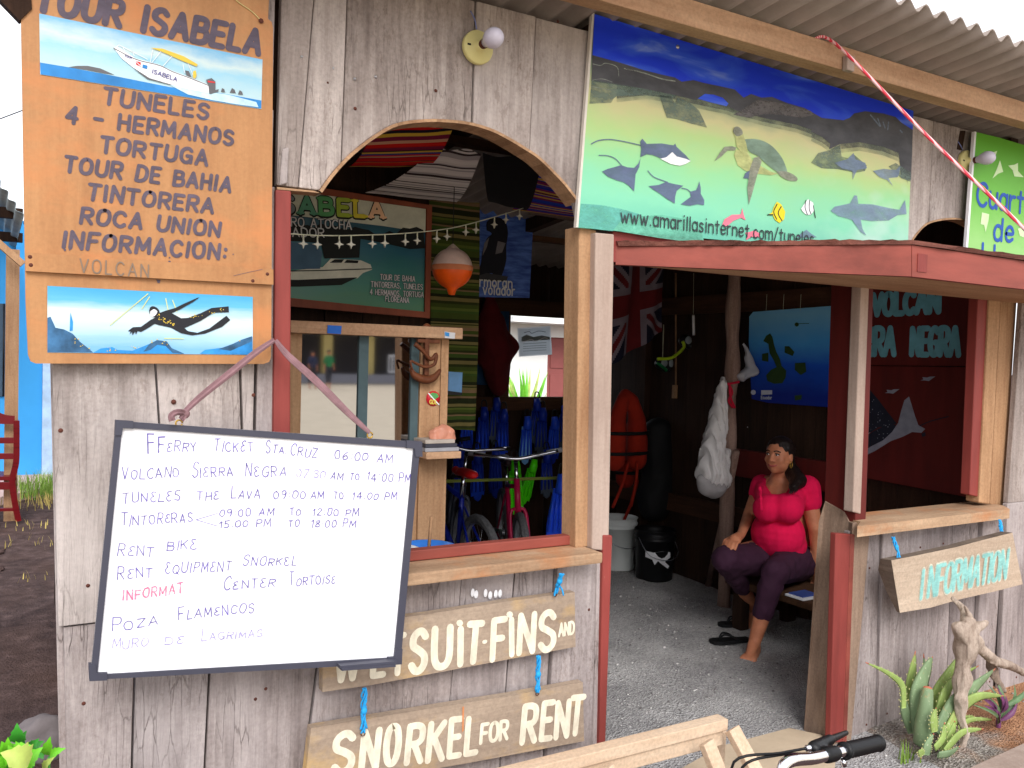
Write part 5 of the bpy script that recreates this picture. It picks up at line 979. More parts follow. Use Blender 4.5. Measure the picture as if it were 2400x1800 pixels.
m_gst = D('grey_green_stile', (74, 92, 96)); mb = MB(); p0, p1 = pl.at(843, 800).x, pl.at(865, 800).x; mb.box((p0, YQ+.002, gz0), (p1, YQ+.011, gz1), m_gst); mb.build('glass_stile', cab); mb = MB(); p0, p1 = pl.at(966, 800).x, pl.at(984, 800).x; mb.box((p0, YQ+.002, gz0), (p1, YQ+.011, gz1), m_gst); mb.build('glass_stile', cab)
# stickers, anchor, shell, books
pl = PY(YQ-.055); mb = MB(); board_px(mb, [(768, 762), (801, 764), (799, 783), (767, 781)], pl, .001, D('blue_sticker', (40, 100, 190))); solo(mb, 'blue_sticker', 'small plain blue sticker on the cabinet top board', 'sticker')
mb = MB(); board_px(mb, [(1042, 777), (1067, 780), (1066, 794), (1042, 792)], pl, .001, D('white_sticker', (206, 206, 210))); board_px(mb, [(1043, 778), (1053, 780), (1053, 789), (1043, 787)], pl, .0005, D('sticker_blue', (60, 140, 206)), .0006); solo(mb, 'white_sticker', 'small white and blue sticker at the right end of the cabinet top', 'sticker')
pl = PY(YQ-.003); q = pl.at(1015, 934); rr_ = (pl.at(1031, 934)-q).length; st = thing('round_sticker', (q.x, q.y, q.z-rr_), 'round red sticker with green bird and yellow letters on the cabinet stile', 'sticker')
mb = MB(); mb.lathe([(rr_, 0), (rr_, .001), (0, .0012)], q, D('sticker_red', (206, 36, 52), .4), (0, -1, 0), 24); mb.build('disc', st)
mb = MB(); art(mb, [(1005, 924), (1013, 920), (1024, 922), (1028, 930), (1018, 936), (1008, 932)], pl, .003, D('sticker_green', (90, 160, 90))); line(mb, [(1004, 922), (1022, 942), (1028, 948)], pl, .0034, m_white, 3); write(mb, 'GDL', (1005, 946), (1024, 947), 9, pl, D('sticker_yellow', (226, 206, 90)), 2, lift=.004); mb.build('emblem', st)
m_anch = wood('varnished_anchor', (140, 84, 54), (84, 44, 28), 'z', crack=.1, rough=.4); pl = PY(YQ-.03)
aq = pl.at(1000, 882); an = thing('anchor_ornament', tuple(aq), 'brown varnished wooden anchor hung on the cabinet stile', 'ornament')
mb = MB(); mb.bar(pl.at(1000, 772), pl.at(998, 880), .02, .02, m_anch, (0, 1, 0)); mb.lathe([(.002, -.01), (.016, -.008), (.018, 0), (.016, .008), (.002, .01)], pl.at(1000, 768), m_anch, (0, 1, 0), 14); mb.build('shank', an)
mb = MB(); mb.bar(pl.at(978, 798), pl.at(1029, 801), .016, .018, m_anch, (0, 1, 0)); mb.build('stock', an)
mb = MB(); P = crom([pl.at(*p) for p in ((962, 862), (972, 880), (998, 890), (1018, 884), (1032, 866))], 5); mb.tube(P, [.006+.012*math.sin(math.pi*i/(len(P)-1)) for i in range(len(P))], m_anch, 8); mb.build('arms', an)
mb = MB(); P = [pl.at(*p)-V((0, .025, 0)) for p in ((966, 806), (985, 822), (1003, 842), (1016, 830), (1014, 848), (1008, 856), (990, 860), (970, 852), (956, 846), (960, 866))]; mb.tube(crom(P, 4), [.010-.00016*i for i in range(len(crom(P, 4)))], m_anch, 8); mb.build('rope_carving', an)
mb = MB(); zc_ = zl+.001; bq = V((gx1+.04, YQ-.05, zc_))
for k, (wd, cc) in enumerate(((.15, (150, 150, 156)), (.14, (60, 60, 70)), (.13, (170, 160, 150)))): mb.box((bq.x-.06, bq.y-.06, zc_+.016*k), (bq.x-.06+wd, bq.y+.08, zc_+.016*k+.015), D('book_cover_%s' % 'abc'[k], cc), .002)
solo(mb, 'book_pile', 'small pile of books on the cabinet ledge', 'books')
mb = MB(); sq = at(1030, 1022, YQ-.06); sq.z = zl+.05
for i in range(9):
    t = i/8; mb.ell((sq.x-.02+.06*t, sq.y, sq.z-.02+.03*math.sin(t*2)), (.02+.03*math.sin(t*3.0), .03, .02+.028*math.sin(t*3)), D('conch_shell', (196, 130, 104), .4))
gm = melt(mb, 'conch_shell', None, .006, 4, D('conch_shell_pink', (200, 136, 112), .4), wrinkle(.012, 40)); tag(recenter(gm), 'pinkish brown conch shell lying on the cabinet ledge', 'shell')
# card box behind the glass is dark; bowls inside the counter
mb = MB(); q = at(965, 1295, .22); mb.lathe([(.001, 0), (.09, .0), (.115, .09), (.118, .092), (.11, .092), (.086, .006), (.001, .006)], (q.x-.1, .2, .885), m_white, seg=28); solo(mb, 'white_bowl', 'white bowl on the counter behind the whiteboard edge', 'bowl')
mb = MB(); q = at(1012, 1290, .3); mb.lathe([(.001, 0), (.08, .0), (.10, .07), (.103, .072), (.095, .072), (.076, .006), (.001, .006)], (q.x, .34, .875), D('blue_basin', (50, 110, 190), .4), seg=28); mb.tube([V((q.x+.0, .33, .90)), V((q.x+.01, .33, 1.05))], .006, m_tan, 6); solo(mb, 'blue_basin', 'small blue basin with a wooden handle behind the counter', 'basin')
mb = MB(); mb.box((.72, .10, .82), (1.28, .5, .87), m_tanx); inc = mb.build('counter_back', hut)

# ---------------------------------------------------------------- fins on the back wall
def fin(pts_fn, scale, m_a, m_b, loc, label, rot=0, tilt=0, group='swim fins hung on the rails'):
    t = thing('swim_fin', loc, label, 'swim fin', group); L = scale
    def put(p): 
        x, z = p[0]*L, p[1]*L; c_, s_ = math.cos(rot), math.sin(rot); return V(loc)+V((x*c_-z*s_, p[2]*L if len(p) > 2 else 0, x*s_+z*c_))
    mb = MB(); out = [(-.07, .5), (-.085, .3), (-.12, 0), (-.14, -.22), (-.13, -.36), (-.085, -.34), (-.06, -.42), (0, -.46), (.06, -.42), (.085, -.34), (.13, -.36), (.14, -.22), (.12, 0), (.085, .3), (.07, .5)]
    P = [put((x, z-.04, -.01)) for x, z in out if z < .32]; mb.prism(P, (0, .012*1, 0), m_a); mb.build('blade', t)
    mb = MB()
    for x0, x1 in ((-.085, -.125), (.085, .125), (-.03, -.045), (.03, .045)): mb.tube([put((x0, .2, -.025)), put((x1, -.32, -.02))], [.014*L*2, .008*L*2], m_b, 6)
    mb.build('ribs', t)
    mb = MB(); P = [put((0, .2, -.05)), put((0, .34, -.06)), put((0, .46, -.04))]; mb.tube(P, [.085*L, .08*L, .06*L], m_b, 12, caps=True); mb.build('foot_pocket', t)
    mb = MB(); mb.tube(crom([put((-.06, .46, -.04)), put((-.04, .58, -.03)), put((.04, .58, -.03)), put((.06, .46, -.04))], 5), .008*L*1.6, m_black, 6); mb.build('strap', t)
m_fb = flat('blue_fin_rubber', (40, 84, 230), .35, .15, 6); m_fd = flat('dark_blue_fin_rubber', (26, 54, 170), .35, .15, 6); m_fl = flat('light_blue_fin_rubber', (130, 190, 246), .35, .1, 6); m_fg = flat('lime_green_fin_rubber', (80, 226, 10), .35, .1, 6); m_fgr = flat('grey_fin_rubber', (80, 90, 104), .4, .1)
for x, y, ma, mb_, lb in ((1093, 1002, m_fd, m_fb, 'dark blue swim fin, leftmost of the row under the back window'), (1131, 1010, m_fb, m_fd, 'blue swim fin hung second in the row under the back window'), (1177, 1014, m_fb, m_fd, 'blue swim fin hung third in the row, left of the pale blue one'), (1232, 1030, m_fl, m_fb, 'pale blue swim fin with white ribs under the back window'), (1268, 1010, m_fgr, m_fd, 'grey swim fin beside the pale blue one'), (1296, 1030, m_fd, m_fb, 'dark blue swim fin at the right end of the upper row')):
    q = at(x, y, YB-.10); fin(None, .42, ma, mb_, tuple(q), lb)
q = at(1207, 1140, 2.9); fin(None, .44, m_fg, m_fg, tuple(q), 'bright lime green swim fin hanging behind the handlebars', .1)
q = at(1238, 1128, 3.0); fin(None, .36, m_fg, m_fg, tuple(q), 'second lime green swim fin, half behind the brighter one', -.25)
q = at(1306, 1190, 2.6); fin(None, .52, m_fb, m_fb, tuple(q), 'large blue swim fin hanging low beside the door post', -.08)
for x, y, lb in ((1255, 985, 'dark grey swim fin tucked behind the pale blue one'), (1318, 1000, 'dark grey swim fin nearest the door post'), (1160, 985, 'dark grey swim fin between the blue ones')):
    q = at(x, y, YB-.07); fin(None, .40, m_fgr, m_fd, tuple(q), lb)
for x, y, ma, lb in ((1075, 1100, m_fd, 'dark blue swim fin hung low behind the blue bicycle'), (1118, 1112, m_fb, 'blue swim fin hung low between the two handlebars'), (1160, 1106, m_fd, 'dark blue swim fin hung low left of the lime one'), (1280, 1108, m_fgr, 'grey swim fin hung low right of the lime one')):
    q = at(x, y, 3.45); fin(None, .42, ma, m_fd, tuple(q), lb, .06)
mb = MB(); mb.bar(at(1040, 1128, 2.7), at(1310, 1120, 2.7), .02, .02, D('yellow_green_pole', (120, 130, 50))); solo(mb, 'drying_pole', 'thin yellow green pole behind the bicycles', 'pole')
mb = MB(); x_ = at(1040, 1120, 2.7).x; mb.box((x_-.1, YB-.06, at(1200, 960, YB).z), (x_+2.2, YB-.03, at(1200, 960, YB).z+.08), m_darkx); mb.build('fin_rail', hut)

# ---------------------------------------------------------------- bicycles
m_tyre = flat('bicycle_tyre', (96, 96, 98), .9, .3, 60, .8); m_rim = flat('bicycle_rim', (170, 172, 178), .3, .05, metal=.8); m_chr = flat('chrome', (225, 226, 232), .12, .02, metal=1)
def bicycle(loc, heading, lean, label, fr, sad, grips, bar='flat', tagx=None):
    t = thing('bicycle', loc, label, 'bicycle', 'rental bicycles'); ch, sh = math.cos(heading), math.sin(heading); fwd = V((ch, sh, 0)); sd_ = V((-sh, ch, 0)); upv = (V((0, 0, 1))*math.cos(lean)+sd_*math.sin(lean)); sd2 = upv.cross(fwd)*-1 if False else fwd.cross(upv)*-1
    P = lambda x, y, z: V(loc)+fwd*x+sd2*y+upv*z
    def wheel(x, front):
        mb = MB(); c_ = P(x, 0, .33); w_ = None; seg, sub = 40, 8; vs = []
        for i in range(seg):
            a = 2*math.pi*i/seg; d = fwd*math.cos(a)+upv*math.sin(a)
            for k in range(sub):
                b = 2*math.pi*k/sub; kn = 1.10 if (i+k) % 2 else 1; vs.append(c_+d*(.305+.026*math.cos(b)*kn)+sd2*(.027*math.sin(b)))
        fs = [[i*sub+k, ((i+1) % seg)*sub+k, ((i+1) % seg)*sub+(k+1) % sub, i*sub+(k+1) % sub] for i in range(seg) for k in range(sub)]
        mb.add(vs, fs, m_tyre); wo = MB(); hub = MB(); hub.tube([P(x, -.05, .33), P(x, .05, .33)], .022, m_rim, 10)
        for i in range(18):
            a = 2*math.pi*i/18; hub.tube([P(x, .03 if i % 2 else -.03, .33), c_+(fwd*math.cos(a)+upv*math.sin(a))*.275], .0012, m_rim, 4)
        vs = []
        for i in range(seg):
            a = 2*math.pi*i/seg; d = fwd*math.cos(a)+upv*math.sin(a); vs += [c_+d*.272-sd2*.012, c_+d*.272+sd2*.012, c_+d*.288+sd2*.014, c_+d*.288-sd2*.014]
        hub.add(vs, [[i*4+k, ((i+1) % seg)*4+k, ((i+1) % seg)*4+(k+1) % 4, i*4+(k+1) % 4] for i in range(seg) for k in range(4)], m_rim)
        h_ = hub.build('wheel', t); mb.build('tyre', h_)
    wheel(-.50, 0); wheel(.52, 1)
    bb, st_, hd, hb = P(-.08, 0, .29), P(-.22, 0, .72), P(.36, 0, .80), P(.40, 0, .66)
    mb = MB()
    for a, b, r in ((bb, st_, .017), (st_+ (hd-st_)*0, hd, .016), (bb, hb, .02), (hd+upv*.05, hb-upv*.04, .021)): mb.tube([a, b], r, fr, 10)
    for s in (-1, 1): mb.tube([P(-.50, .055*s, .33), bb+sd2*.03*s], .009, fr, 8); mb.tube([P(-.50, .055*s, .33), st_+sd2*.015*s-upv*.06], .008, fr, 8); mb.tube(crom([hb+sd2*.0, hb+sd2*.05*s-upv*.03, P(.52, .055*s, .33)], 4), .012, fr, 8)
    mb.build('frame', t)
    mb = MB(); mb.tube([st_, P(-.27, 0, .86)], .013, m_chr, 8); mb.build('seat_post', t)
    mb = MB()
    for i in range(9):
        u = i/8; mb.ell(P(-.40+.26*u, 0, .895+.012*math.sin(u*6)), (.03, .03, .026), sad) if u > .55 else mb.ell(P(-.40+.26*u, 0, .895), (.045, .065-.03*u, .03), sad)
    melt(mb, 'saddle', t, .012, 4, sad)
    mb = MB(); sp_ = P(.345, 0, .98); mb.tube([hd, P(.34, 0, .96)], .014, m_chr, 8); mb.tube([P(.34, 0, .96), P(.41, 0, .985)], .016, m_black, 8)
    mb.tube(crom([P(.36, -.27, 1.02), P(.40, -.12, 1.0), P(.41, 0, .985), P(.40, .12, 1.0), P(.36, .27, 1.02)], 5), .011, m_chr, 8); hbar = mb.build('handlebar', t)
    for s in (-1, 1): mb = MB(); mb.tube([P(.33, .30*s, 1.022), P(.37, .20*s, 1.012)], .016, grips, 10); mb.build('grip', hbar)
    mb = MB(); mb.lathe([(.09, -.004), (.095, 0), (.09, .004), (.02, .004), (.02, -.004)], bb, m_black, tuple(sd2), 20)
    for s in (-1, 1): mb.tube([bb+sd2*.05*s, bb+sd2*.06*s+(fwd*.1-upv*.13)*s], .009, m_rim, 6); mb.ell(bb+sd2*.11*s+(fwd*.1-upv*.13)*s, (.045, .045, .015), m_black, 10, 6)
    mb.build('crank', t)
    return t
bicycle((2.86, 3.25, 0), R(250), R(6), 'dark grey bicycle behind the blue and magenta ones', flat('grey_bike_paint', (60, 64, 74), .3, .1), m_black, m_black)
q = gnd(1112, 1330, 0); bicycle((2.68, 2.70, 0), R(84), R(5), 'blue framed bicycle with red saddle standing inside the window bay', flat('blue_bike_paint', (24, 40, 150), .3, .1), flat('red_saddle', (210, 30, 30), .4, .1), m_black)
bicycle((3.08, 2.62, 0), R(246), R(-3), 'magenta and red bicycle with grey grips beside the blue one', flat('magenta_bike_paint', (176, 20, 70), .3, .1), flat('dark_saddle', (40, 20, 24), .5, .1), flat('grey_grip', (170, 170, 176), .6))

# ================================================================== inside the doorway
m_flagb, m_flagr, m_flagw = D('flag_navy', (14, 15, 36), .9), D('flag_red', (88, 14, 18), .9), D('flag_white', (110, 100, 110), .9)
fo = at(1437, 640, 2.3); fe = at(1560, 640, 2.3); fb = at(1450, 860, 2.3)
ft = thing('union_flag', (fo.x+.15, 2.3, fb.z), 'union flag hanging in folds inside the doorway behind the left post', 'flag')
def flagpt(u, v):
    x = fo.x-.06+u*(fe.x-fo.x+.06); z = fo.z+.14+(fb.z-.0-fo.z-.16)*v*(1-.35*u) ; return V((x*1, 2.3+.03*math.sin(u*13+v*2), z))
nu, nv = 60, 60; fsb = {0: [], 1: [], 2: []}; vs = [flagpt(i/nu, j/nv) for j in range(nv+1) for i in range(nu+1)]
for j in range(nv):
    for i in range(nu):
        u, v = (i+.5)/nu, (j+.5)/nv; x, y = u-.5, v-.5; d1, d2 = abs(x-y), abs(x+y); k = 0
        if d1 < .11 or d2 < .11: k = 2
        if d1 < .045 or d2 < .045: k = 1
        if abs(x) < .17 or abs(y) < .17: k = 2
        if abs(x) < .1 or abs(y) < .1: k = 1
        a = j*(nu+1)+i; fsb[k].append([a, a+1, a+nu+2, a+nu+1])
mb = MB()
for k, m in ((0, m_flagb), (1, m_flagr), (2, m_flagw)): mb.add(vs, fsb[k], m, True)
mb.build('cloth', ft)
# map poster on the side wall
pl = PX(XR-.03); c = pl.at(1850, 948)
mp = thing('island_map', (XR-.02, c.y, c.z), 'blue island map poster hanging on the inner side wall above the seated person', 'poster')
m_mapb = picture('map_blue', 2, [(.1, (14, 40, 140)), (.4, (30, 90, 210)), (.65, (80, 170, 240)), (.95, (130, 200, 240))], .25, (3, 3, 6))
mb = MB(); board_px(mb, [(1765, 731), (1948, 717), (1940, 954), (1800, 944), (1762, 935), (1755, 800), (1756, 742)], pl, .006, m_mapb); mb.build('sheet', mp)
m_isl = D('map_island_green', (44, 70, 30)); mb = MB(); Xp = lambda p: (1400+p[0]/3.687, 600+p[1]/3.687)
art(mb, [Xp(p) for p in ((1436, 735), (1460, 690), (1495, 668), (1515, 700), (1530, 770), (1550, 830), (1580, 890), (1595, 950), (1635, 990), (1630, 1050), (1600, 1100), (1530, 1105), (1470, 1080), (1460, 1030), (1500, 985), (1550, 960), (1525, 900), (1490, 840), (1480, 760))], pl, .002, m_isl); mb.build('printed_island', mp)
for pts in (((1425, 845), (1480, 835), (1480, 915), (1425, 905)), ((1622, 780), (1660, 780), (1705, 830), (1690, 865), (1620, 835)), ((1710, 925), (1800, 920), (1808, 1000), (1760, 1030), (1708, 985)), ((1705, 1205), (1770, 1200), (1765, 1240), (1710, 1250))): mb = MB(); art(mb, [Xp(p) for p in pts], pl, .002, m_isl); mb.build('printed_island', mp)
mb = MB(); m_mw = D('map_white', (200, 206, 220)); q = Xp((1725, 592)); art(mb, [(q[0]+5*math.cos(k*.785), q[1]+5*math.sin(k*.785)) for k in range(8)], pl, .002, m_isl); line(mb, [Xp((1740, 585)), Xp((1830, 583))], pl, .002, m_isl, 1.2, False); write(mb, 'Ecuador', Xp((1416, 1235)), Xp((1512, 1238)), 7, pl, m_mw, 1.6, lift=.003); art(mb, [Xp(p) for p in ((1418, 1160), (1512, 1160), (1512, 1195), (1418, 1200))], pl, .002, m_mw); q = Xp((1350, 1178)); art(mb, [(q[0]+6*math.cos(k*.785), q[1]+6*math.sin(k*.785)) for k in range(8)], pl, .002, m_mw); mb.build('printed_marks', mp)
mb = MB()
for x in (1800, 1840, 1880): mb.tube([pl.at(x, 690, .01), pl.at(x-2, 728, .01)], .0012, m_str, 4)
mb.build('hanging_cord', mp)
# volcano board seen through the right bay
pl = PX(XR-.02); c = pl.at(2150, 1140)
vb = thing('volcano_board', (XR-.01, c.y, c.z), 'dark maroon painted board naming a volcano with a spotted manta ray', 'sign')
mb = MB(); board_px(mb, [(1952, 640), (2300, 640), (2288, 858), (1950, 855)], pl, .012, m_maroon); board_px(mb, [(1950, 857), (2288, 861), (2272, 1166), (1955, 1106)], pl, .012, m_maroon, .001); mb.build('board', vb)
m_vt = flat('weathered_teal_lettering', (110, 172, 186), .8, .2, 14); mb = MB(); X5 = lambda p: (1900+p[0]/2.764, 600+p[1]/2.764)
write(mb, 'VOLCAN', X5((388, 382)), X5((850, 358)), 48, pl, m_vt, 15, lift=.003, gap=2); write(mb, 'SIERRA', X5((190, 636)), X5((560, 638)), 60, pl, m_vt, 14, lift=.003, gap=2); write(mb, 'NEGRA', X5((638, 638)), X5((978, 642)), 62, pl, m_vt, 14, lift=.003, gap=2.2); mb.build('lettering', vb)
m_mdark = flat('painted_manta_back', (32, 36, 50), .6, .2, 20); m_mlight = flat('painted_manta_belly', (140, 144, 158), .6, .2, 20)
mb = MB(); art(mb, [X5(p) for p in ((340, 820), (380, 860), (440, 930), (500, 1010), (560, 1085), (520, 1100), (440, 1110), (380, 1150), (350, 1200), (300, 1200))], pl, .003, m_mdark); art(mb, [X5(p) for p in ((345, 1190), (400, 1140), (480, 1100), (555, 1092), (540, 1140), (480, 1190), (400, 1230), (350, 1250))], pl, .0034, m_mdark)
art(mb, [X5(p) for p in ((346, 1298), (420, 1262), (520, 1200), (600, 1170), (660, 1140), (720, 1145), (745, 1120), (700, 1095), (680, 1040), (640, 910), (610, 935), (590, 1000), (570, 1080), (530, 1140), (470, 1195), (400, 1230), (346, 1262))], pl, .0038, m_mlight); line(mb, [X5(p) for p in ((710, 1100), (780, 1070), (895, 1040))], pl, .0038, m_mdark, 2.5); art(mb, [X5(p) for p in ((720, 1150), (745, 1140), (748, 1165), (725, 1172))], pl, .0042, m_mdark)
rr = random.Random(2)
for k in range(60):
    x, y = rr.uniform(350, 520), rr.uniform(880, 1180); 
    if y-820 < (x-340)*1.2+20: continue
    q = X5((x, y)); r = rr.uniform(.6, 1.6); art(mb, [(q[0]-r, q[1]), (q[0], q[1]-r), (q[0]+r, q[1]), (q[0], q[1]+r)], pl, .0044, m_mlight)
mb.build('painted_manta', vb)
for o in ((712, 780), (480, 862)): mb = MB(); art(mb, [X5((o[0]+a, o[1]+b)) for a, b in ((0, 26), (20, 20), (14, 4), (44, 8), (60, 2), (98, 0), (70, 20), (56, 30), (30, 26))], pl, .003, m_mlight); mb.build('painted_bird', vb)
# buckets
def bucket(p, r, h, m, mi, label, name='bucket', extra=None):
    t = thing(name, p, label, 'bucket'); mb = MB(); mb.lathe([(.001, .002), (r*.88, .002), (r*.90, .01), (r*.97, h*.8), (r*1.02, h*.8), (r*1.02, h*.83), (r*.985, h*.84), (r*1.03, h*.88), (r*1.03, h*.9), (r*.99, h*.91), (r*1.0, h*.985), (r*1.03, h*.99), (r*1.03, h), (r*.97, h), (r*.95, h*.9), (r*.86, .02), (.001, .02)], p, m, seg=36); mb.build('body', t)
    mb = MB(); mb.tube(crom([V(p)+V((-r*1.04, 0, h*.86)), V(p)+V((-r*.9, -r*.7, h*.55)), V(p)+V((0, -r*1.08, h*.45)), V(p)+V((r*.9, -r*.7, h*.55)), V(p)+V((r*1.04, 0, h*.86))], 6), .003, mi, 6); mb.build('bail', t)
    if extra: extra(t, p, r, h)
bucket((4.2, 2.92, .012), .145, .40, flat('white_bucket_plastic', (226, 230, 226), .45, .04), m_rim, 'tall white plastic bucket on the gravel inside the doorway')
def label_patch(t, p, r, h):
    mb = MB(); pts = []
    for a, z in ((-.9, .62), (-.4, .60), (.1, .63), (.75, .6), (.78, .5), (.35, .42), (.7, .33), (.6, .28), (.2, .36), (-.1, .44), (-.3, .36), (-.45, .46), (-.9, .5)):
        pts.append(V(p)+V((math.sin(a*.8-.45)*r*.985, -math.cos(a*.8-.45)*r*.985, z*h)))
    mb.poly(pts, m_white); mb.build('torn_label', t)
bucket((4.25, 2.54, .012), .15, .37, m_black, m_rim, 'black plastic bucket with torn white label beside the white one', extra=label_patch)
# water bottle, white sack, ribbon, leaning pole
mb = MB(); q = V((4.1, 3.2, .35)); mb.lathe([(.001, 0), (.07, 0), (.075, .02), (.075, .2), (.05, .25), (.025, .27), (.025, .3), (.001, .3)], q, flat('pale_blue_bottle', (110, 170, 200), .2, .1), seg=20); mb.box((3.9, 3.1, .0), (4.3, 3.4, .349), m_dark); solo(mb, 'water_bottle', 'pale blue water bottle on a dark crate behind the buckets', 'bottle')
LX = bp[2].x
mb = MB(); sk = [at(*p, bp[2].y-.1) for p in ((1696, 888), (1689, 930), (1680, 1000), (1668, 1060), (1662, 1108), (1686, 1122), (1702, 1060))]
for a, b, ra, rb in ((0, 1, .018, .035), (1, 2, .035, .058), (2, 3, .058, .075), (3, 4, .075, .085), (4, 5, .085, .075), (5, 6, .06, .03)): mb.cap(sk[a], sk[b], ra, rb, m_white)
mb.cap(at(1696, 900, bp[2].y-.1), at(1697, 1010, bp[2].y-.1), .018, .03)
gm = melt(mb, 'white_sack', None, .012, 4, flat('off_white_sacking', (216, 212, 210), .95, .1, 10, .5, stretch=(1, 1, .2)), lambda p: p+V((math.sin(p.x*150+p.z*9)*.008, math.sin(p.x*170+p.z*14+p.y*50)*.013+noise.noise(p*22)*.010, 0))); tag(recenter(gm), 'white cloth sack hanging in folds from the log post', 'sack')
mb = MB(); gq = at(1650, 1140, bp[2].y-.12)
for a, b, ra, rb in ((gq, gq+V((.09, 0, -.03)), .05, .06), (gq+V((.09, 0, -.03)), gq+V((.17, 0, .02)), .06, .04), (gq, gq+V((-.03, 0, .05)), .05, .03)): mb.cap(a, b, ra, rb, m_white)
gm = melt(mb, 'grey_bundle', None, .012, 4, flat('grey_white_cloth', (160, 156, 156), .95, .15, 10), wrinkle(.02, 14)); tag(recenter(gm), 'grey cloth bundle hanging under the white sack', 'bundle')
mb = MB(); q = [at(*p, bp[2].y-.07) for p in ((1742, 805), (1756, 845), (1762, 870), (1740, 882))]
mb.cap(q[0], q[1], .01, .03, m_white); mb.cap(q[1], q[2], .03, .045); mb.cap(q[2], q[3], .045, .04); gm = melt(mb, 'plastic_bag', None, .012, 3, flat('pale_grey_bag', (170, 170, 176), .5, .1), wrinkle(.02, 16)); tag(recenter(gm), 'pale grey plastic bag hung on the log post beside the map', 'bag')
m_rib = D('scarlet_ribbon', (206, 24, 56)); mb = MB(); Yr = bp[2].y-.06
for pts in (((1704, 900), (1718, 898), (1732, 895)), ((1708, 900), (1716, 920), (1708, 940), (1718, 955)), ((1710, 905), (1712, 930), (1722, 956))): mb.tube(crom([at(*p, Yr) for p in pts], 5), .008, m_rib, 6)
solo(mb, 'red_ribbon', 'scarlet ribbon tied round the log post', 'ribbon')
a, b = at(1726, 1058, 1.6), gnd(1660, 1372, .02); mb = MB(); mb.tube([a, a.lerp(b, .5)+V((.01, 0, 0)), b], [.022, .024, .024], m_log, 10); solo(mb, 'leaning_pole', 'pale wooden pole leaning against the log post', 'pole')
# life jackets
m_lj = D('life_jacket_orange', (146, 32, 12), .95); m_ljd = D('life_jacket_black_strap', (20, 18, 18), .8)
def jacket(cx, cy, Y, k, label):
    O = at(cx, cy, Y); t = thing('life_jacket', (O.x, Y, O.z-.45*k), label, 'life jacket', 'orange life jackets hung inside the doorway'); mb = MB()
    for s in (-1, 1):
        for a, b, ra, rb in (((.05, .0, .06), (.10, 0, -.1), .05, .075), ((.10, 0, -.1), (.11, 0, -.28), .075, .09), ((.11, 0, -.28), (.11, 0, -.42), .09, .085)): mb.cap(O+V((a[0]*s, a[1], a[2]))*k, O+V((b[0]*s, b[1], b[2]))*k, ra*k, rb*k, m_lj)
    for a, b in (((-.05, .0, .06), (0, .03, .10)), ((0, .03, .10), (.05, 0, .06))): mb.cap(O+V(a)*k, O+V(b)*k, .05*k, .05*k)
    melt(mb, 'foam_body', t, .014, 4, m_lj)
    for z in (-.2, -.36): mb = MB(); mb.tube([O+V((.21*math.cos(a), -.1*math.sin(a) if True else 0, z))*1 if k == 1 else O+V((.21*math.cos(a), -.1*math.sin(a), z))*k for a in [math.pi*i/12 for i in range(13)]], .014, m_ljd, 6); mb.build('strap', t)
    for dx in (-.06, .03): mb = MB(); mb.tube(crom([O+V((.02+dx, -.09, -.42))*k, O+V((.0+dx*1.5, -.08, -.6))*k, O+V((-.05+dx*2, -.07, -.78))*k], 4), .012, m_lj, 6); mb.build('crotch_strap', t)
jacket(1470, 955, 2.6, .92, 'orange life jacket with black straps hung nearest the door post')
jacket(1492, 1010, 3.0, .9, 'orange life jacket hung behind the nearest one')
# masks and snorkels
m_ly = D('lime_snorkel', (170, 200, 40), .4); m_sk = flat('mask_silicone', (30, 32, 34), .35, .1); m_lens = flat('mask_lens', (150, 160, 164), .1, .05)
def snorkel(q, pts, label, m=m_ly):
    t = thing('snorkel_mask', tuple(q), label, 'snorkel mask', 'snorkel masks hung inside the doorway'); mb = MB(); mb.ell(q+V((0, 0, .05)), (.085, .05, .05), m_sk); mb.ell(q+V((0, -.02, .015)), (.03, .04, .03), m_sk); mb.build('mask_skirt', t)
    for s in (-1, 1): mb = MB(); mb.ell(q+V((.036*s, -.045, .055)), (.032, .012, .03), m_lens); mb.build('lens', t)
    mb = MB(); mb.tube(crom([at(*p) for p in pts], 5), .012, m, 8); mb.build('tube', t); mb = MB(); mb.tube([q+V((0, .02, .09)), q+V((0, .02, .35))], .004, m_str, 5); mb.build('hanging_cord', t)
snorkel(at(1612, 815, 2.5), ((1600, 800, 2.42), (1602, 815, 2.42), (1575, 838, 2.42), (1541, 841, 2.42)), 'snorkel mask with lime tube curving left, inside the doorway')
snorkel(at(1690, 800, 2.6), ((1688, 782, 2.5), (1686, 800, 2.5), (1692, 826, 2.5)), 'snorkel mask with short lime tube left of the log post')
snorkel(at(1556, 868, 2.7), ((1540, 850, 2.62), (1556, 862, 2.62), (1562, 868, 2.62)), 'snorkel mask with dark green tube hung low', D('green_snorkel', (20, 110, 60), .4))
mb = MB(); mb.tube([at(1584, 640, 2.6), at(1584, 905, 2.6)], .007, m_tan, 6); q = at(1585, 918, 2.6); mb.box((q.x-.03, 2.585, q.z-.05), (q.x+.03, 2.615, q.z+.05), m_tan); solo(mb, 'wooden_paddle', 'small wooden paddle hanging upright inside the doorway', 'paddle')
mb = MB(); mb.tube([at(1625, 738, 2.3), at(1626, 786, 2.3)], .01, m_white, 8); mb.tube([at(1626, 640, 2.3), at(1625, 738, 2.3)], .0015, m_str, 4); solo(mb, 'white_tube', 'short white tube hanging above the lime snorkel mask', 'tube')
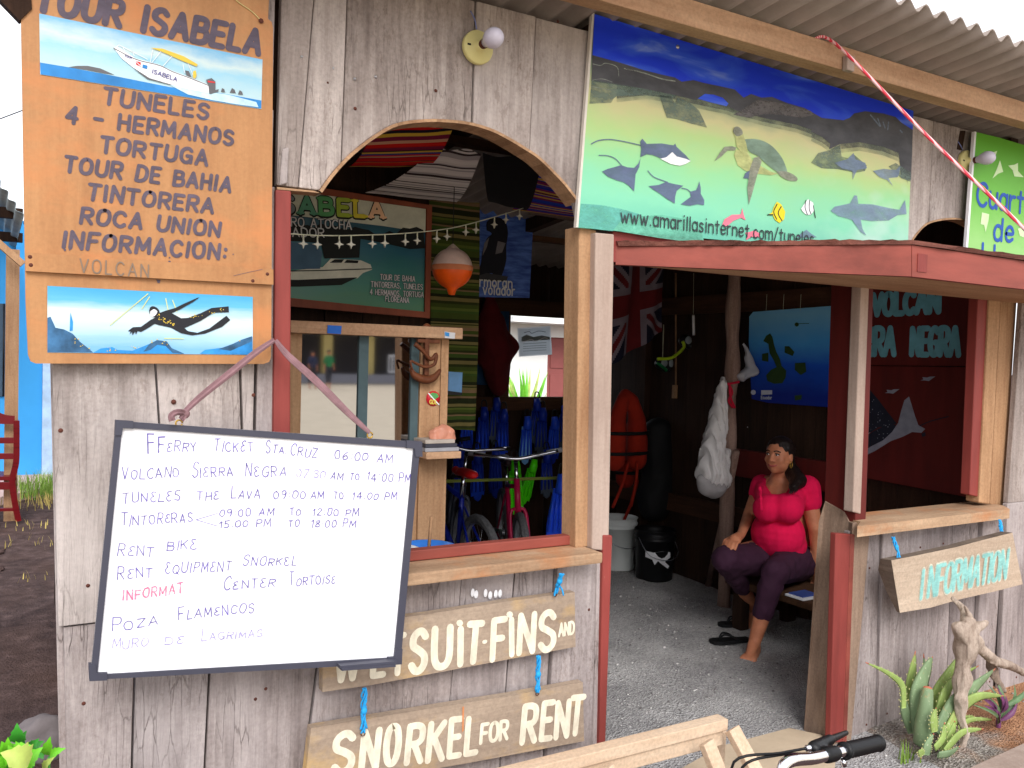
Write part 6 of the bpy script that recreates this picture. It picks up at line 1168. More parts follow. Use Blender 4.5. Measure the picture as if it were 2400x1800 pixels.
# dark gear
m_gear = D('black_neoprene', (16, 16, 18), .7)
def lump(name, caps, label, cat, k=.03, f=6, m=m_gear, vox=.02):
    mb = MB(); [mb.cap(V(a), V(b), ra, rb, m) for a, b, ra, rb in caps]; o = melt(mb, name, None, vox, 4, m, wrinkle(k, f)); return tag(recenter(o), label, cat)
q = at(1590, 1010, 2.75); lump('dive_vest', [(q, q-V((0, 0, .55)), .17, .2), (q-V((.2, 0, .0)), q-V((.2, 0, .55)), .12, .15), (q+V((.22, 0, -.05)), q+V((.24, 0, -.7)), .13, .17)], 'black dive vests hung in a dark row behind the white sack', 'dive vest')
q = at(1790, 1000, 1.95); lump('dive_bag', [(q, q-V((0, 0, .4)), .17, .22), (q+V((.25, 0, -.05)), q+V((.3, 0, -.4)), .15, .18), (q+V((.05, .1, .06)), q+V((.3, .1, .02)), .1, .12)], 'large black gear bag piled behind the seated person', 'gear bag')
mb = MB()
for a, b in (((1755, 980), (1768, 974)), ((1778, 993), (1790, 990)), ((1752, 1001), (1768, 1004)), ((1760, 1068), (1788, 1100)), ((1760, 1112), (1770, 1124)), ((1796, 1028), (1808, 1026))): mb.tube([at(*a, 1.86), at(*b, 1.86)], .0035, m_white, 6)
solo(mb, 'bicycle_spokes', 'bright metal rods sticking out of the black gear pile', 'rods')
mb = MB(); q = at(1886, 978, 1.9); mb.ell(q, (.035, .03, .012), m_white); mb.tube([q, q+V((0, 0, .12))], .002, m_str, 4); solo(mb, 'pull_cap', 'white pull cap on a cord below the map poster', 'pull')
mb = MB(); mb.box((XR-.06, 1.05, .86), (XR-.005, 2.0, 1.04), m_maroon); mb.build('side_rail', hut)
# ================================================================== left background: blue house, chair, grass
m_blue = flat('sky_blue_plaster', (62, 160, 228), .8, .06, 2, .15); m_pbl = flat('peeling_pale_plaster', (178, 206, 236), .85, .18, 9, .3)
YH = 9.6
bh = thing('blue_house', (-2.6, YH+1, 0), 'sky blue plastered house with porch posts and metal porch roof, left of the kiosk', 'house')
xr = at(98, 1000, YH).x; xe = at(124, 1000, YH).x
mb = MB(); mb.box((-6, YH, -.1), (xr, YH+.2, 3.1), m_blue); mb.build('wall', bh)
mb = MB(); mb.box((xr+.002, YH-.03, -.1), (xe, YH+1.6, 2.55), m_pbl); mb.build('corner_pier', bh)
mb = MB(); A, B = at(-40, 372, 6.5), at(54, 510, 6.5); d = (B-A); N = 40
def wavy(mb, A, B, y0, y1, m, per=.11, amp=.018):
    d = B-A; L = V((d.x, 0, d.z)).length; n = int(L/per*8); u = d.normalized(); nn = V((-u.z, 0, u.x)); vs = []
    for y in (y0, y1):
        for i in range(n+1): vs.append(V((A.x, y, A.z))+d*(i/n)+nn*amp*math.cos(2*math.pi*i/8))
    k = n+1; v2 = [v+nn*.005 for v in vs]
    mb.add(vs+v2, [[i, i+1, k+i+1, k+i] for i in range(n)]+[[2*k+i, 3*k+i, 3*k+i+1, 2*k+i+1] for i in range(n)]+[[i, 2*k+i, 2*k+i+1, i+1] for i in range(n)], m, True)
Aex = A-d*7
wavy(mb, Aex, B, 6.5, YH, flat('pale_zinc_sheet', (148, 158, 160), .5, .2, 4, metal=.3)); mb.build('porch_roof', bh)
mb = MB()
for px_, py_ in ((0, 500), (0, 556)):
    q = at(40, py_, 7.2 if py_ == 500 else 8.6); mb.box((-6, q.y, q.z-.05), (at(54, 500, q.y).x, q.y+.08, q.z+.05), m_dark)
q0, q1 = at(-60, 520, 6.7), at(54, 620, 6.7); mb.bar(q0, q1, .06, .08, m_tan, (0, 1, 0)); mb.build('porch_beam', bh)
q = gnd(24, 1212); mb = MB(); mb.box((q.x-.055, q.y-.05, -.1), (q.x+.055, q.y+.06, at(24, 585, q.y).z), m_tan); mb.build('porch_post', bh)
mb = MB(); mb.box((-6, YH-.03, 1.0), (at(9, 800, YH).x, YH-.001, 2.1), flat('window_dark', (70, 90, 110), .3)); w0 = at(9, 800, YH).x
for k in range(6): mb.tube([V((w0-.12*k, YH-.05, 1.0)), V((w0-.12*k, YH-.05, 2.1))], .012, m_black, 6)
mb.build('window_grille', bh)
mb = MB(); P = [gnd(*p) for p in ((-60, 1190), (118, 1150), (118, 1118), (-60, 1118))]; mb.prism([p+V((0, 0, .05)) for p in P], (0, 0, -.15), flat('pinkish_pavement', (196, 168, 160), .9, .1)); tag(mb.build('pavement'), kind='structure')
# chair
m_ch = flat('dark_red_varnish', (104, 14, 20), .3, .15, 8); YC2 = 6.7; base = gnd(46, 1219)
ct = thing('wooden_chair', tuple(base), 'dark red varnished wooden chair on the dirt beside the blue house', 'chair')
Cp = lambda x, y, o=V((0, 0, 0)): at(x/3.253, 900+y/3.253, base.y)+o
wv_ = V((-.42, .10, 0)); fv = V((-.12, .40, 0))
for o in (V((0, 0, 0)), wv_):
    mb = MB(); P = crom([Cp(125, 278, o), Cp(126, 450, o), Cp(122, 600, o), Cp(95, 715, o), Cp(98, 800, o), Cp(118, 930, o), Cp(140, 1042, o)], 5)
    for a, b in zip(P, P[1:]): mb.bar(a, b+(b-a)*.1, .055, .05, m_ch, (1, 0, 0), 0)
    mb.build('back_leg', ct)
mb = MB(); seatz = Cp(60, 735).z; mb.prism([Cp(95, 735)+V((.03, 0, 0)), Cp(95, 735)+wv_, Cp(95, 735)+wv_+fv*1.05, Cp(95, 735)+fv*1.05+V((.06, 0, 0))], (0, 0, .035), m_ch); mb.build('seat', ct)
for o in (fv, fv+wv_): mb = MB(); p = Cp(95, 735)+o; mb.bar(p, V((p.x, p.y, .0)), .045, .045, m_ch, (1, 0, 0)); mb.build('front_leg', ct)
for y in (430, 550): mb = MB(); mb.bar(Cp(112, y), Cp(112, y, wv_), .018, .055, m_ch); mb.build('back_slat', ct)
mb = MB(); a, b = Cp(112, 305), Cp(112, 305, wv_); n = 12; mb.prism([a.lerp(b, i/n) for i in range(n+1)]+[b.lerp(a, i/n)+V((0, 0, .075+.075*math.exp(-((i/n-.5)/.22)**2))) for i in range(n+1)], (0, .022, 0), m_ch); mb.build('crest_rail', ct)
mb = MB(); mb.bar(Cp(115, 955), Cp(115, 955, wv_), .03, .03, m_ch); mb.build('stretcher', ct); mb = MB(); mb.bar(Cp(85, 775), Cp(85, 775, wv_), .02, .07, m_ch); mb.build('apron', ct)
# grass tufts, dry bits
m_grass = flat('grass_blade', (120, 150, 62), .8, .3, 3); m_dry = flat('dry_grass', (190, 170, 100), .9, .2, 3)
def blades(mb, c, n, r, h, m, seed):
    rr = random.Random(seed)
    for k in range(n):
        a, d = rr.uniform(0, 6.28), rr.uniform(0, 1)**.7*r; p = V(c)+V((math.cos(a)*d, math.sin(a)*d, 0)); b = rr.uniform(0, 6.28); hh = h*rr.uniform(.5, 1); lean = V((math.cos(b), math.sin(b), 0))*hh*rr.uniform(.1, .6); s = V((-math.sin(b), math.cos(b), 0))*.004
        mb.add([p-s, p+s, p+lean*.4+V((0, 0, hh*.6))+s*.7, p+lean*.4+V((0, 0, hh*.6))-s*.7, p+lean+V((0, 0, hh))], [[0, 1, 2, 3], [3, 2, 4]], m)
mb = MB(); blades(mb, gnd(116, 1160), 420, .36, .30, m_grass, 1); blades(mb, gnd(104, 1182), 120, .4, .14, m_dry, 2); solo(mb, 'grass_tuft', 'green grass tuft growing against the corner of the blue house', 'grass', kind='stuff')
mb = MB()
for p, n, s in (((20, 1275), 26, 3), ((95, 1235), 22, 4), ((60, 1350), 10, 5)): blades(mb, gnd(*p)+V((0, 0, -.02)), n, .35, .07, m_dry, s)
solo(mb, 'dry_grass', 'scattered dry grass on the dark dirt beside the kiosk', 'grass', kind='stuff')
mb = MB(); rr = random.Random(12)
for k in range(260):
    x, y = rr.uniform(-1.6, .1), rr.uniform(.4, 7); r = rr.uniform(.008, .03); mb.ell((x, y, -.015), (r, r*rr.uniform(.6, 1), r*.6), m_soil if k % 5 else flat('pebble_grey', (130, 118, 112)) if k == 0 else m_soil, 6, 4)
solo(mb, 'dirt_clods', 'loose clods and pebbles on the dark dirt', 'dirt', kind='stuff')
# rocks and leafy plant, bottom left
def rock(name, c, r, label, m, seed):
    bm = bmesh.new(); bmesh.ops.create_icosphere(bm, subdivisions=4, radius=1); rr = V((seed*7.1, seed, 2))
    for v in bm.verts: n = noise.noise(v.co*1.2+rr)*.3+noise.noise(v.co*4+rr)*.06; v.co = V((v.co.x*r[0], v.co.y*r[1], v.co.z*r[2]))*(1+n)
    bm.transform(Matrix.Translation(V(c))); mb = MB(); mb.bm(bm, m, True); return solo(mb, name, label, 'rock')
m_rk = flat('grey_lava_rock', (112, 104, 104), .95, .2, 10, .6)
rock('rock', tuple(gnd(112, 1750)+V((-.02, 0, .03))), (.12, .1, .10), 'rounded grey rock against the left corner of the kiosk', m_rk, 1)
def leaf(mb, A, B, wd, m, up_, cup=.15, ser=0, n=10):
    A, B, u = V(A), V(B), V(up_).normalized(); d = B-A; L = d.length; s = d.cross(u).normalized(); nn = s.cross(d.normalized()); vs = []
    for i in range(n+1):
        t = i/n; w_ = wd*math.sin(math.pi*min(1, t*1.02)**.75)*(1 if not ser else 1+ser*((i % 2)-.5)); c = A+d*t+nn*(L*.14*math.sin(math.pi*t)); 
        vs += [c-s*w_+nn*w_*cup*2, c-s*w_*.5+nn*w_*cup*.6, c, c+s*w_*.5+nn*w_*cup*.6, c+s*w_+nn*w_*cup*2]
    mb.add(vs, [[i*5+j, i*5+j+1, (i+1)*5+j+1, (i+1)*5+j] for i in range(n) for j in range(4)], m, True)
def leafmat(name, c):
    g = NG(name); cl_ = lin(c); col = g.ramp(g.noise((18, 18, 18), 5), [(.3, scl(cl_, .7)), (.7, scl(cl_, 1.3))]); g.b.inputs['Transmission Weight'].default_value = 0; g.b.inputs['Subsurface Weight'].default_value = .15; g.b.inputs['Subsurface Radius'].default_value = (.01, .02, .004); return g.out(col, .45, .4)
m_lf1, m_lf2, m_lf3 = leafmat('bright_green_leaf', (106, 186, 40)), leafmat('deep_green_leaf', (58, 140, 46)), leafmat('yellow_green_leaf', (172, 190, 96))
L1 = lambda p, Y: at(p[0]/3.253, 1300+p[1]/3.253, Y)
pc = at(40, 1790, -.5); sh = thing('leafy_shrub', (pc.x, -.5, 0), 'bright green leafy shrub in the bottom left corner', 'shrub'); mb = MB()
for a, b, w_, m, Y in (((150, 1430), (130, 1280), .020, m_lf2, -.5), ((170, 1440), (205, 1340), .016, m_lf2, -.46), ((80, 1500), (60, 1390), .016, m_lf1, -.52), ((60, 1520), (10, 1420), .02, m_lf1, -.5), ((110, 1540), (240, 1450), .026, m_lf1, -.54), ((240, 1500), (300, 1400), .018, m_lf2, -.44), ((240, 1500), (340, 1420), .018, m_lf2, -.42), ((370, 1530), (385, 1385), .018, m_lf1, -.48), ((380, 1540), (505, 1475), .013, m_lf1, -.5), ((200, 1620), (330, 1465), .024, m_lf1, -.56), ((220, 1600), (0, 1510), .038, m_lf3, -.62), ((60, 1620), (-60, 1540), .02, m_lf1, -.5), ((300, 1500), (330, 1560), .014, m_lf2, -.44), ((250, 1700), (230, 1590), .016, m_lf1, -.56), ((140, 1560), (250, 1540), .02, m_lf1, -.52), ((20, 1600), (100, 1470), .02, m_lf1, -.5), ((330, 1640), (420, 1540), .012, m_lf3, -.5), ((150, 1600), (60, 1450), .024, m_lf1, -.53), ((-20, 1560), (30, 1450), .02, m_lf2, -.47), ((90, 1700), (180, 1560), .026, m_lf2, -.5)):
    leaf(mb, L1(a, Y), L1(b, Y-.02), w_*.72, m, (-.2, -.8, .7), ser=.3)
mb.build('foliage', sh)
mb = MB(); root = V((pc.x, -.5, -.02))
for p in ((150, 1430), (240, 1500), (375, 1540), (220, 1610), (60, 1520)): e_ = L1(p, -.5); mb.tube(crom([root, root.lerp(e_, .5)+V((.02, 0, .06)), e_], 4), [.006-.0004*i for i in range(9)], m_lf2, 6)
mb.build('stem', sh)
mb = MB(); mb.tube([at(-30, 290, 8), at(60, 256, 8)], .006, m_black, 5); solo(mb, 'overhead_wire', 'thin overhead wire against the sky left of the tour board', 'wire')
# ================================================================== behind the hut: white house seen through the back window
YW = 9.0; wh = thing('white_house', (6.2, YW+2, 0), 'white house with brown panelled door seen through the back window', 'house')
m_wall = flat('white_plaster', (244, 244, 240), .8, .03, 3)
dx0, dx1 = at(1283, 850, YW).x, at(1345, 850, YW).x+.35; dz1 = at(1283, 790, YW).z
mb = MB(); mb.box((at(1193, 850, YW).x, YW, -.1), (dx0, YW+4, 3.4), m_wall); mb.box((dx1, YW, -.1), (dx1+3, YW+4, 3.4), m_wall); mb.box((dx0, YW, dz1), (dx1, YW+4, 3.4), m_wall); mb.build('wall', wh)
m_door = flat('red_brown_door', (150, 84, 80), .5, .06); mb = MB(); mb.box((dx0, YW+.08, 0), (dx1, YW+.12, dz1), m_door)
for i in range(4):
    z0_ = .12+i*(dz1-.15)/4
    for j in range(2): xa = dx0+.1+j*(dx1-dx0-.1)/2; mb.box((xa, YW+.065, z0_), (xa+(dx1-dx0)/2-.15, YW+.079, z0_+(dz1-.15)/4-.1), m_door, .01)
dr_ = mb.build('door', wh); mb = MB(); mb.ell((dx1-.45, YW+.02, 1.1), (.035, .04, .05), m_chr); mb.build('handle', dr_)
mb = MB(); ez = at(1260, 757, YW-.5).z; mb.box((at(1193, 850, YW).x-.3, YW-.6, ez), (dx1+3.4, YW-.001, ez+.08), m_wall); mb.build('eave', wh)
m_sheet = NG('thin_paper'); tr_ = m_sheet.n('ShaderNodeBsdfTranslucent'); tr_.inputs[0].default_value = (.85, .88, .9, 1); mx_ = m_sheet.n('ShaderNodeMixShader'); mx_.inputs[0].default_value = .7; m_sheet.out(lin((224, 230, 234)), .8); m_sheet.l(m_sheet.b.outputs[0], mx_.inputs[1]); m_sheet.l(tr_.outputs[0], mx_.inputs[2]); m_sheet.l(mx_.outputs[0], m_sheet.t.nodes['Material Output'].inputs[0]); m_sheet = m_sheet.m
pl = PY(YB-.12); mb = MB(); board_px(mb, [(1213, 769), (1290, 764), (1294, 831), (1217, 836)], pl, .002, m_sheet)
hp = mb.build('frame'); c = pl.at(1252, 836); t = thing('window_picture', tuple(c), 'small framed sketch of boats with a handwritten title, hanging in the back window', 'picture')
for v in hp.data.vertices: v.co -= c
hp.parent = t
mb = MB(); art(mb, [(1216, 772), (1288, 767), (1291, 828), (1219, 833)], pl, .001, m_sheet); art(mb, [(1222, 790), (1234, 784), (1250, 790), (1270, 786), (1288, 790), (1288, 796), (1222, 800)], pl, .002, D('sketch_grey', (140, 150, 150))); line(mb, [(1224, 802), (1245, 796), (1255, 800), (1275, 792), (1286, 796)], pl, .003, m_white, 2)
for y in (804, 810, 815, 821): line(mb, [(1226, y+2), (1280, y-1)], pl, .002, D('sketch_grey', (140, 150, 150)), 1)
write(mb, 'Hotel', (1228, 783), (1252, 781), 7, pl, D('sketch_ink', (60, 60, 80)), 1.2, lift=.003) if False else line(mb, [(1228, 780), (1240, 777), (1246, 781), (1262, 776), (1278, 778)], pl, .003, D('sketch_ink', (90, 90, 110)), 1.2); mb.build('sketch', t)
mb = MB(); gp = gnd(1203, 1000, 0); gp = V((at(1203, 900, 7.6).x, 7.6, 0)); rr = random.Random(4)
for k in range(60):
    a = rr.uniform(0, 6.28); h_ = rr.uniform(.7, 1.55); o = V((math.cos(a), math.sin(a), 0))*rr.uniform(.15, .5); leaf(mb, gp+V((0, 0, h_*.3)), gp+o+V((0, 0, h_)), .04, m_lf1 if k % 3 else m_lf3, (0, -1, .6))
solo(mb, 'garden_plant', 'bright green plant by the white house, seen through the back window', 'plant')
# ================================================================== garden corner, right
Xa = lambda p, Y: at(1900+p[0]/2.552, 1150+p[1]/2.552, Y)
def aloemat(name, c):
    g = NG(name); c = lin(c); col = g.ramp(g.noise((9, 9, 5), 6), [(.3, scl(c, .72)), (.7, scl(c, 1.25))]); col = g.mix(g.ramp(g.noise((16, 16, 9), 7, .7), [(.60, (0, 0, 0)), (.68, (.7, .7, .7))]), col, lin((168, 140, 96)))
    col = g.mix(g.ramp(g.noise((90, 90, 60), 3), [(.62, (0, 0, 0)), (.68, (.45, .45, .45))]), col, lin((206, 210, 180))); g.bump(g.noise((60, 60, 12), 4), .3, .004); return g.out(col, .55, .3)
m_aloe, m_aloe2 = aloemat('aloe_green', (122, 144, 106)), aloemat('aloe_bright', (144, 166, 92)); m_tip = flat('aloe_brown_tip', (186, 110, 84), .7); m_spine = flat('aloe_spine', (206, 200, 140), .6)
ab = Xa((690, 1500), -.22); al = thing('aloe_plant', (ab.x, -.22, 0), 'large spiky aloe with toothed green leaves in front of the right wall', 'aloe')
def aloe(pts, wd, Y, m, dY=.0, th=.22):
    P = crom([Xa(p, Y+dY*i/(len(pts)-1)) for i, p in enumerate(pts)], 8); n = len(P); vs = []; mb = MB(); wd *= 1.2
    for i, p in enumerate(P):
        t = i/(n-1); d = (P[min(i+1, n-1)]-P[max(i-1, 0)]).normalized(); s = d.cross(V((.3, 1, .1))).normalized(); q = s.cross(d).normalized(); q = q if q.y < 0 else -q
        w_ = wd*(.72+.5*t if t < .35 else .895*(1-((t-.35)/.65)**1.5))+.0012
        for a, b in ((-1, .28), (-.6, -.12), (0, -.26), (.6, -.12), (1, .28), (.5, .6), (0, .68), (-.5, .6)): vs.append(p+s*w_*a-q*w_*b*th*1.6+q*w_*.2)
        if i % 2 and 2 < i < n-2:
            for sg in (-1, 1): e = p+s*w_*sg; mb.add([e-d*.004, e+d*.004, e+s*.006*sg+d*.002-q*.0], [[0, 1, 2]], m_spine)
    k = 8; mb.add(vs, [[i*k+j, i*k+(j+1) % k, (i+1)*k+(j+1) % k, (i+1)*k+j] for i in range(n-1) for j in range(k)]+[[j for j in range(k)]], m, True)
    mb.tube([P[-2], P[-1], P[-1]+(P[-1]-P[-2])*.6], [.003, .0025, .001], m_tip, 6)
    mb.build('leaf', al)
for a in (([(605, 1440), (560, 1300), (545, 1170)], .022, -.2, m_aloe), ([(556, 1300), (548, 1170), (470, 1095), (335, 1030)], .012, -.26, m_aloe2), ([(620, 1440), (595, 1200), (625, 968)], .033, -.16, m_aloe2), ([(650, 1440), (640, 1220), (690, 1070), (728, 995)], .040, -.22, m_aloe), ([(735, 1440), (760, 1230), (830, 1090), (910, 965)], .040, -.20, m_aloe2), ([(720, 1400), (690, 1200), (676, 985)], .016, -.12, m_aloe), ([(750, 1440), (790, 1250), (860, 1130), (1000, 1050)], .026, -.26, m_aloe2), ([(760, 1460), (850, 1290), (960, 1190), (1100, 1068)], .046, -.30, m_aloe), ([(800, 1470), (900, 1300), (1010, 1230), (1150, 1228)], .028, -.32, m_aloe2),
          ([(690, 1580), (700, 1520), (735, 1455)], .020, -.34, m_aloe), ([(740, 1540), (790, 1480), (800, 1390)], .018, -.34, m_aloe2), ([(780, 1560), (840, 1460), (862, 1380)], .020, -.33, m_aloe2), ([(800, 1560), (900, 1450), (1030, 1425)], .018, -.36, m_aloe2), ([(760, 1580), (830, 1570), (890, 1530)], .015, -.38, m_aloe), ([(880, 1420), (960, 1370), (1095, 1370)], .012, -.3, m_aloe2), ([(670, 1580), (655, 1560), (660, 1600)], .012, -.36, m_aloe2), ([(740, 1440), (735, 1360), (750, 1300)], .018, -.34, m_aloe2), ([(860, 1400), (920, 1360), (980, 1350)], .010, -.28, m_aloe2)): aloe(*a)
mb = MB(); mb.tube(crom([Xa((670, 1500), -.27), Xa((672, 1400), -.28), Xa((690, 1270), -.28), Xa((698, 1185), -.27)], 6), [.038-.0009*i for i in range(19)], m_aloe, 14); e_ = Xa((698, 1182), -.27); mb.ell(e_, (.018, .018, .008), m_tip); mb.build('cut_leaf', al)
# driftwood
mb = MB()
def dw(pts, rs, Y):
    P = [Xa(p, Y+(o[0] if o else 0)) for p, o in ((q[:2], q[2:]) for q in pts)]
    for a, b, ra, rb in zip(P, P[1:], rs, rs[1:]): mb.cap(a, b, ra*.97, rb*.97, m_log)
dw([(850, 650, .1), (905, 720, .05), (940, 800)], [.012, .018, .03], -.33); dw([(930, 690), (965, 790)], [.006, .018], -.33); dw([(900, 830), (935, 900), (925, 1010), (900, 1130), (895, 1240)], [.034, .05, .042, .034, .026], -.33); dw([(1040, 785), (985, 830), (930, 880)], [.012, .026, .04], -.33); dw([(895, 1240), (905, 1400), (915, 1520), (910, 1625)], [.026, .02, .018, .008], -.34)
dw([(960, 880), (1010, 940), (1110, 1020), (1200, 1050), (1300, 1100)], [.03, .026, .024, .020, .016], -.3); dw([(1050, 980), (1090, 1070), (1110, 1130), (1150, 1190)], [.016, .02, .018, .012], -.26)
gm = melt(mb, 'driftwood', None, .005, 3, wood('bleached_driftwood', (228, 212, 196), (140, 118, 104), 'z', crack=.7, bump=1.2), lambda p: p+V((noise.noise(p*14), noise.noise(p*14+V((5, 0, 0))), 0))*.016+V((noise.noise(V((p.x*70, p.y*70, p.z*7))), noise.noise(V((p.x*70, p.y*70, p.z*7+9))), 0))*.006); tag(recenter(gm), 'bleached forked driftwood branch standing behind the aloe', 'driftwood')
# purple plant
m_pur = leafmat('purple_leaf', (110, 62, 100)); m_pur2 = leafmat('green_purple_leaf', (96, 122, 84)); pb = gnd(2340, 1700, .05)
pp = thing('purple_plant', tuple(pb), 'small plant with purple and green strap leaves right of the driftwood', 'plant'); mb = MB(); Yp = pb.y
for a, b, w_, m, dy in (((1120, 1390), (1030, 1280), .016, m_pur, 0), ((1125, 1380), (1080, 1090), .014, m_pur2, .05), ((1120, 1370), (960, 1200), .014, m_pur, .04), ((1130, 1370), (1215, 1145), .012, m_pur2, .03), ((1120, 1380), (1240, 1258), .013, m_pur, -.03), ((1120, 1350), (1110, 1170), .015, m_pur, .0), ((1130, 1300), (1290, 1180), .013, m_pur2, .0), ((1130, 1340), (1050, 1150), .012, m_pur2, .06), ((1125, 1330), (1165, 1220), .014, m_pur, -.02), ((1115, 1400), (940, 1270), .010, m_pur2, -.02), ((1120, 1400), (1040, 1210), .012, m_pur2, .02)): leaf(mb, Xa(a, Yp), Xa(b, Yp+dy), w_, m, (0, -1, .5), .4)
mb.build('leaves', pp); mb = MB(); mb.tube([pb-V((0, 0, .04)), Xa((1125, 1340), Yp)], [.012, .01], m_pur, 8); mb.build('stem', pp)
mb = MB(); P = [gnd(*p, .10) for p in ((2240, 1815), (2400, 1742), (2480, 1705), (2480, 1760), (2320, 1830))]; mb.prism(P, (0, 0, -.2), m_pale); solo(mb, 'planter_edging', 'pale weathered timber edging the garden soil in the bottom right corner', 'edging')
mb = MB(); blades(mb, gnd(2385, 1560, .02), 160, .25, .3, m_dry, 8); blades(mb, gnd(2128, 1795, .0), 14, .05, .12, m_grass, 9); solo(mb, 'dry_weeds', 'dry weeds at the foot of the right corner', 'weeds', kind='stuff')
mb = MB(); rr = random.Random(21)
for k in range(420):
    x, y = rr.uniform(3.0, 4.6), rr.uniform(-1.0, -.05); r = rr.uniform(.004, .014); mb.ell((x, y, .0+.05*min(1, max(0, (x-3.2)*1.2))-.012), (r, r*.8, r*.6), m_bed if k % 3 else m_gravel, 6, 4)
solo(mb, 'garden_pebbles', 'loose pebbles and soil crumbs around the aloe', 'pebbles', kind='stuff')
# ================================================================== pine frame in the doorway
r0_, r1_ = gnd(1240, 1806, .42), gnd(1694, 1692, .42); dd = (r1_-r0_).normalized()
pf = thing('pine_frame', (r1_.x-.4, r1_.y, 0), 'fresh pine timber frame standing in front of the doorway', 'timber frame')
mb = MB(); mb.bar(r0_-dd*.4, r1_, .05, .038, m_pine); mb.build('top_rail', pf)
mb = MB(); sd3 = V((dd.y, -dd.x, 0))*-.0; mb.bar(r0_-dd*.4-V((0, 0, .045)), r1_-dd*.01-V((0, 0, .045)), .03, .05, m_pine); mb.build('side_rail', pf)
m_pinez = wood('fresh_pine_upright', (250, 224, 196), (232, 196, 162), 'z', crack=.05, bump=.15)
for tip, end in (((1700, 1700), (1930, 2100)), ((1640, 1730), (1800, 2100)), ((1405, 1790), (1560, 2150))):
    a = gnd(*tip, .415)-V((0, .03, .0)); e = gnd(end[0], end[1], -.02); mb = MB(); mb.bar(a, e, .05, .026, m_pinez, (0, -1, .6)); mb.build('leg', pf)
for x in (1684, 1395): a = gnd(x, 1712 if x > 1500 else 1785, .37); mb = MB(); mb.bar(a, V((a.x, a.y+.02, -.02)), .05, .03, m_pinez, (0, 1, 0)); mb.build('upright', pf)
# ================================================================== bicycle parked in front (handlebar in the corner)
gA, gB = CAM+ray(1838, 1793)*1.75, CAM+ray(2060, 1741)*1.95
k_ = gB.z/1.02; hx = gB.x-.34
bk = thing('parked_bicycle', (hx, gB.y-.30, 0), 'chrome handlebar bicycle with black grips parked facing the doorway', 'bicycle'); b0 = V((hx, gB.y-.30, 0)); c_ = V((hx, gB.y-.02, gB.z-.05))
mb = MB(); P = crom([V((2*hx-gB.x, gB.y, gB.z)), V((hx-.16, gB.y+.03, gB.z-.012)), c_, gA, gA.lerp(gB, .3), gA.lerp(gB, .62)], 6); mb.tube(P, .0125, m_chr, 14); hb_ = mb.build('handlebar', bk)
def grip(A, B):
    mb = MB(); d = (B-A); L = d.length; d.normalize(); prof = [(.012, 0), (.019, .001), (.019, .006), (.0165, .009)]+[(.0165+(.0012 if i % 2 else 0), .009+(L-.016)*i/22) for i in range(23)]+[(.019, L-.006), (.018, L), (.001, L+.001)]
    mb.lathe(prof, A, m_black, tuple(d), 18); mb.build('grip', hb_)
grip(gA.lerp(gB, .6), gB); grip(V((2*hx-gB.x+.12, gB.y, gB.z)), V((2*hx-gB.x, gB.y, gB.z)))
mb = MB(); l0 = gA.lerp(gB, .40)+V((0, .028, .006)); l1 = gA.lerp(gB, .62)+V((0, .04, .008)); mb.cap(l0, l1, .014, .012, m_black); mb.cap(gA.lerp(gB, .42), gA.lerp(gB, .5), .017, .017); mb.cap(l1, gB+V((-.02, .07, .0)), .009, .006)
melt(mb, 'brake_lever', hb_, .004, 2, m_black)
mb = MB(); mb.tube([l0+V((-.002, 0, 0)), l0+V((-.02, .003, .001))], .007, m_chr, 8); q = gA.lerp(gB, .58); mb.tube([q+V((0, -.004, -.016)), q+V((.004, -.006, -.03))], .005, m_chr, 8); mb.build('adjuster', hb_)
for o, ends in ((0, ((1720, 1800), (1600, 1900))), (.012, ((1740, 1812), (1640, 1930)))):
    mb = MB(); p0 = l0+V((-.02, .003, .001-o)); P = crom([p0, CAM+ray(1830-o*500, 1765+o*400)*1.80, CAM+ray(ends[0][0], ends[0][1]-14)*1.78, V((hx-.02, gB.y+.07, gB.z-.1))], 6); mb.tube(P, .0028, m_black, 6); mb.build('cable', hb_)
mb = MB(); mb.tube([c_+V((0, -.0, -.02)), V((hx, gB.y-.04, gB.z-.14))], .014, m_black, 8); mb.build('stem', bk)
m_frd = flat('dark_frame_paint', (40, 44, 60), .3, .1); mb = MB(); ht, hb2 = V((hx, gB.y-.04, gB.z-.13)), V((hx, gB.y+.02, gB.z-.3)); bb_ = V((hx, gB.y-.45, .24)); sp2 = V((hx, gB.y-.60, .60)); rw = V((hx, gB.y-.82, .26)); fwh = V((hx, gB.y+.18, .26))
for a, b, r in ((ht, hb2, .019), (ht, sp2, .015), (hb2, bb_, .017), (bb_, sp2, .015)): mb.tube([a, b], r, m_frd, 10)
for s in (-.045, .045): o = V((s, 0, 0)); mb.tube([rw+o, bb_+o*.4], .008, m_frd, 8); mb.tube([rw+o, sp2+o*.4], .008, m_frd, 8); mb.tube([hb2+o*.6, fwh+o], .011, m_frd, 8)
mb.build('frame', bk)
for c2 in (rw, fwh):
    mb = MB(); seg, sub = 40, 8; vs = [c2+V((0, math.cos(6.2832*i/seg), math.sin(6.2832*i/seg)))*(.235+.022*math.cos(6.2832*k/sub))+V((.022*math.sin(6.2832*k/sub), 0, 0)) for i in range(seg) for k in range(sub)]
    mb.add(vs, [[i*sub+k, ((i+1) % seg)*sub+k, ((i+1) % seg)*sub+(k+1) % sub, i*sub+(k+1) % sub] for i in range(seg) for k in range(sub)], m_tyre)
    for i in range(14): a = 6.2832*i/14; mb.tube([c2+V((.02 if i % 2 else -.02, 0, 0)), c2+V((0, math.cos(a), math.sin(a)))*.22], .0011, m_rim, 4)
    mb.build('wheel', bk)
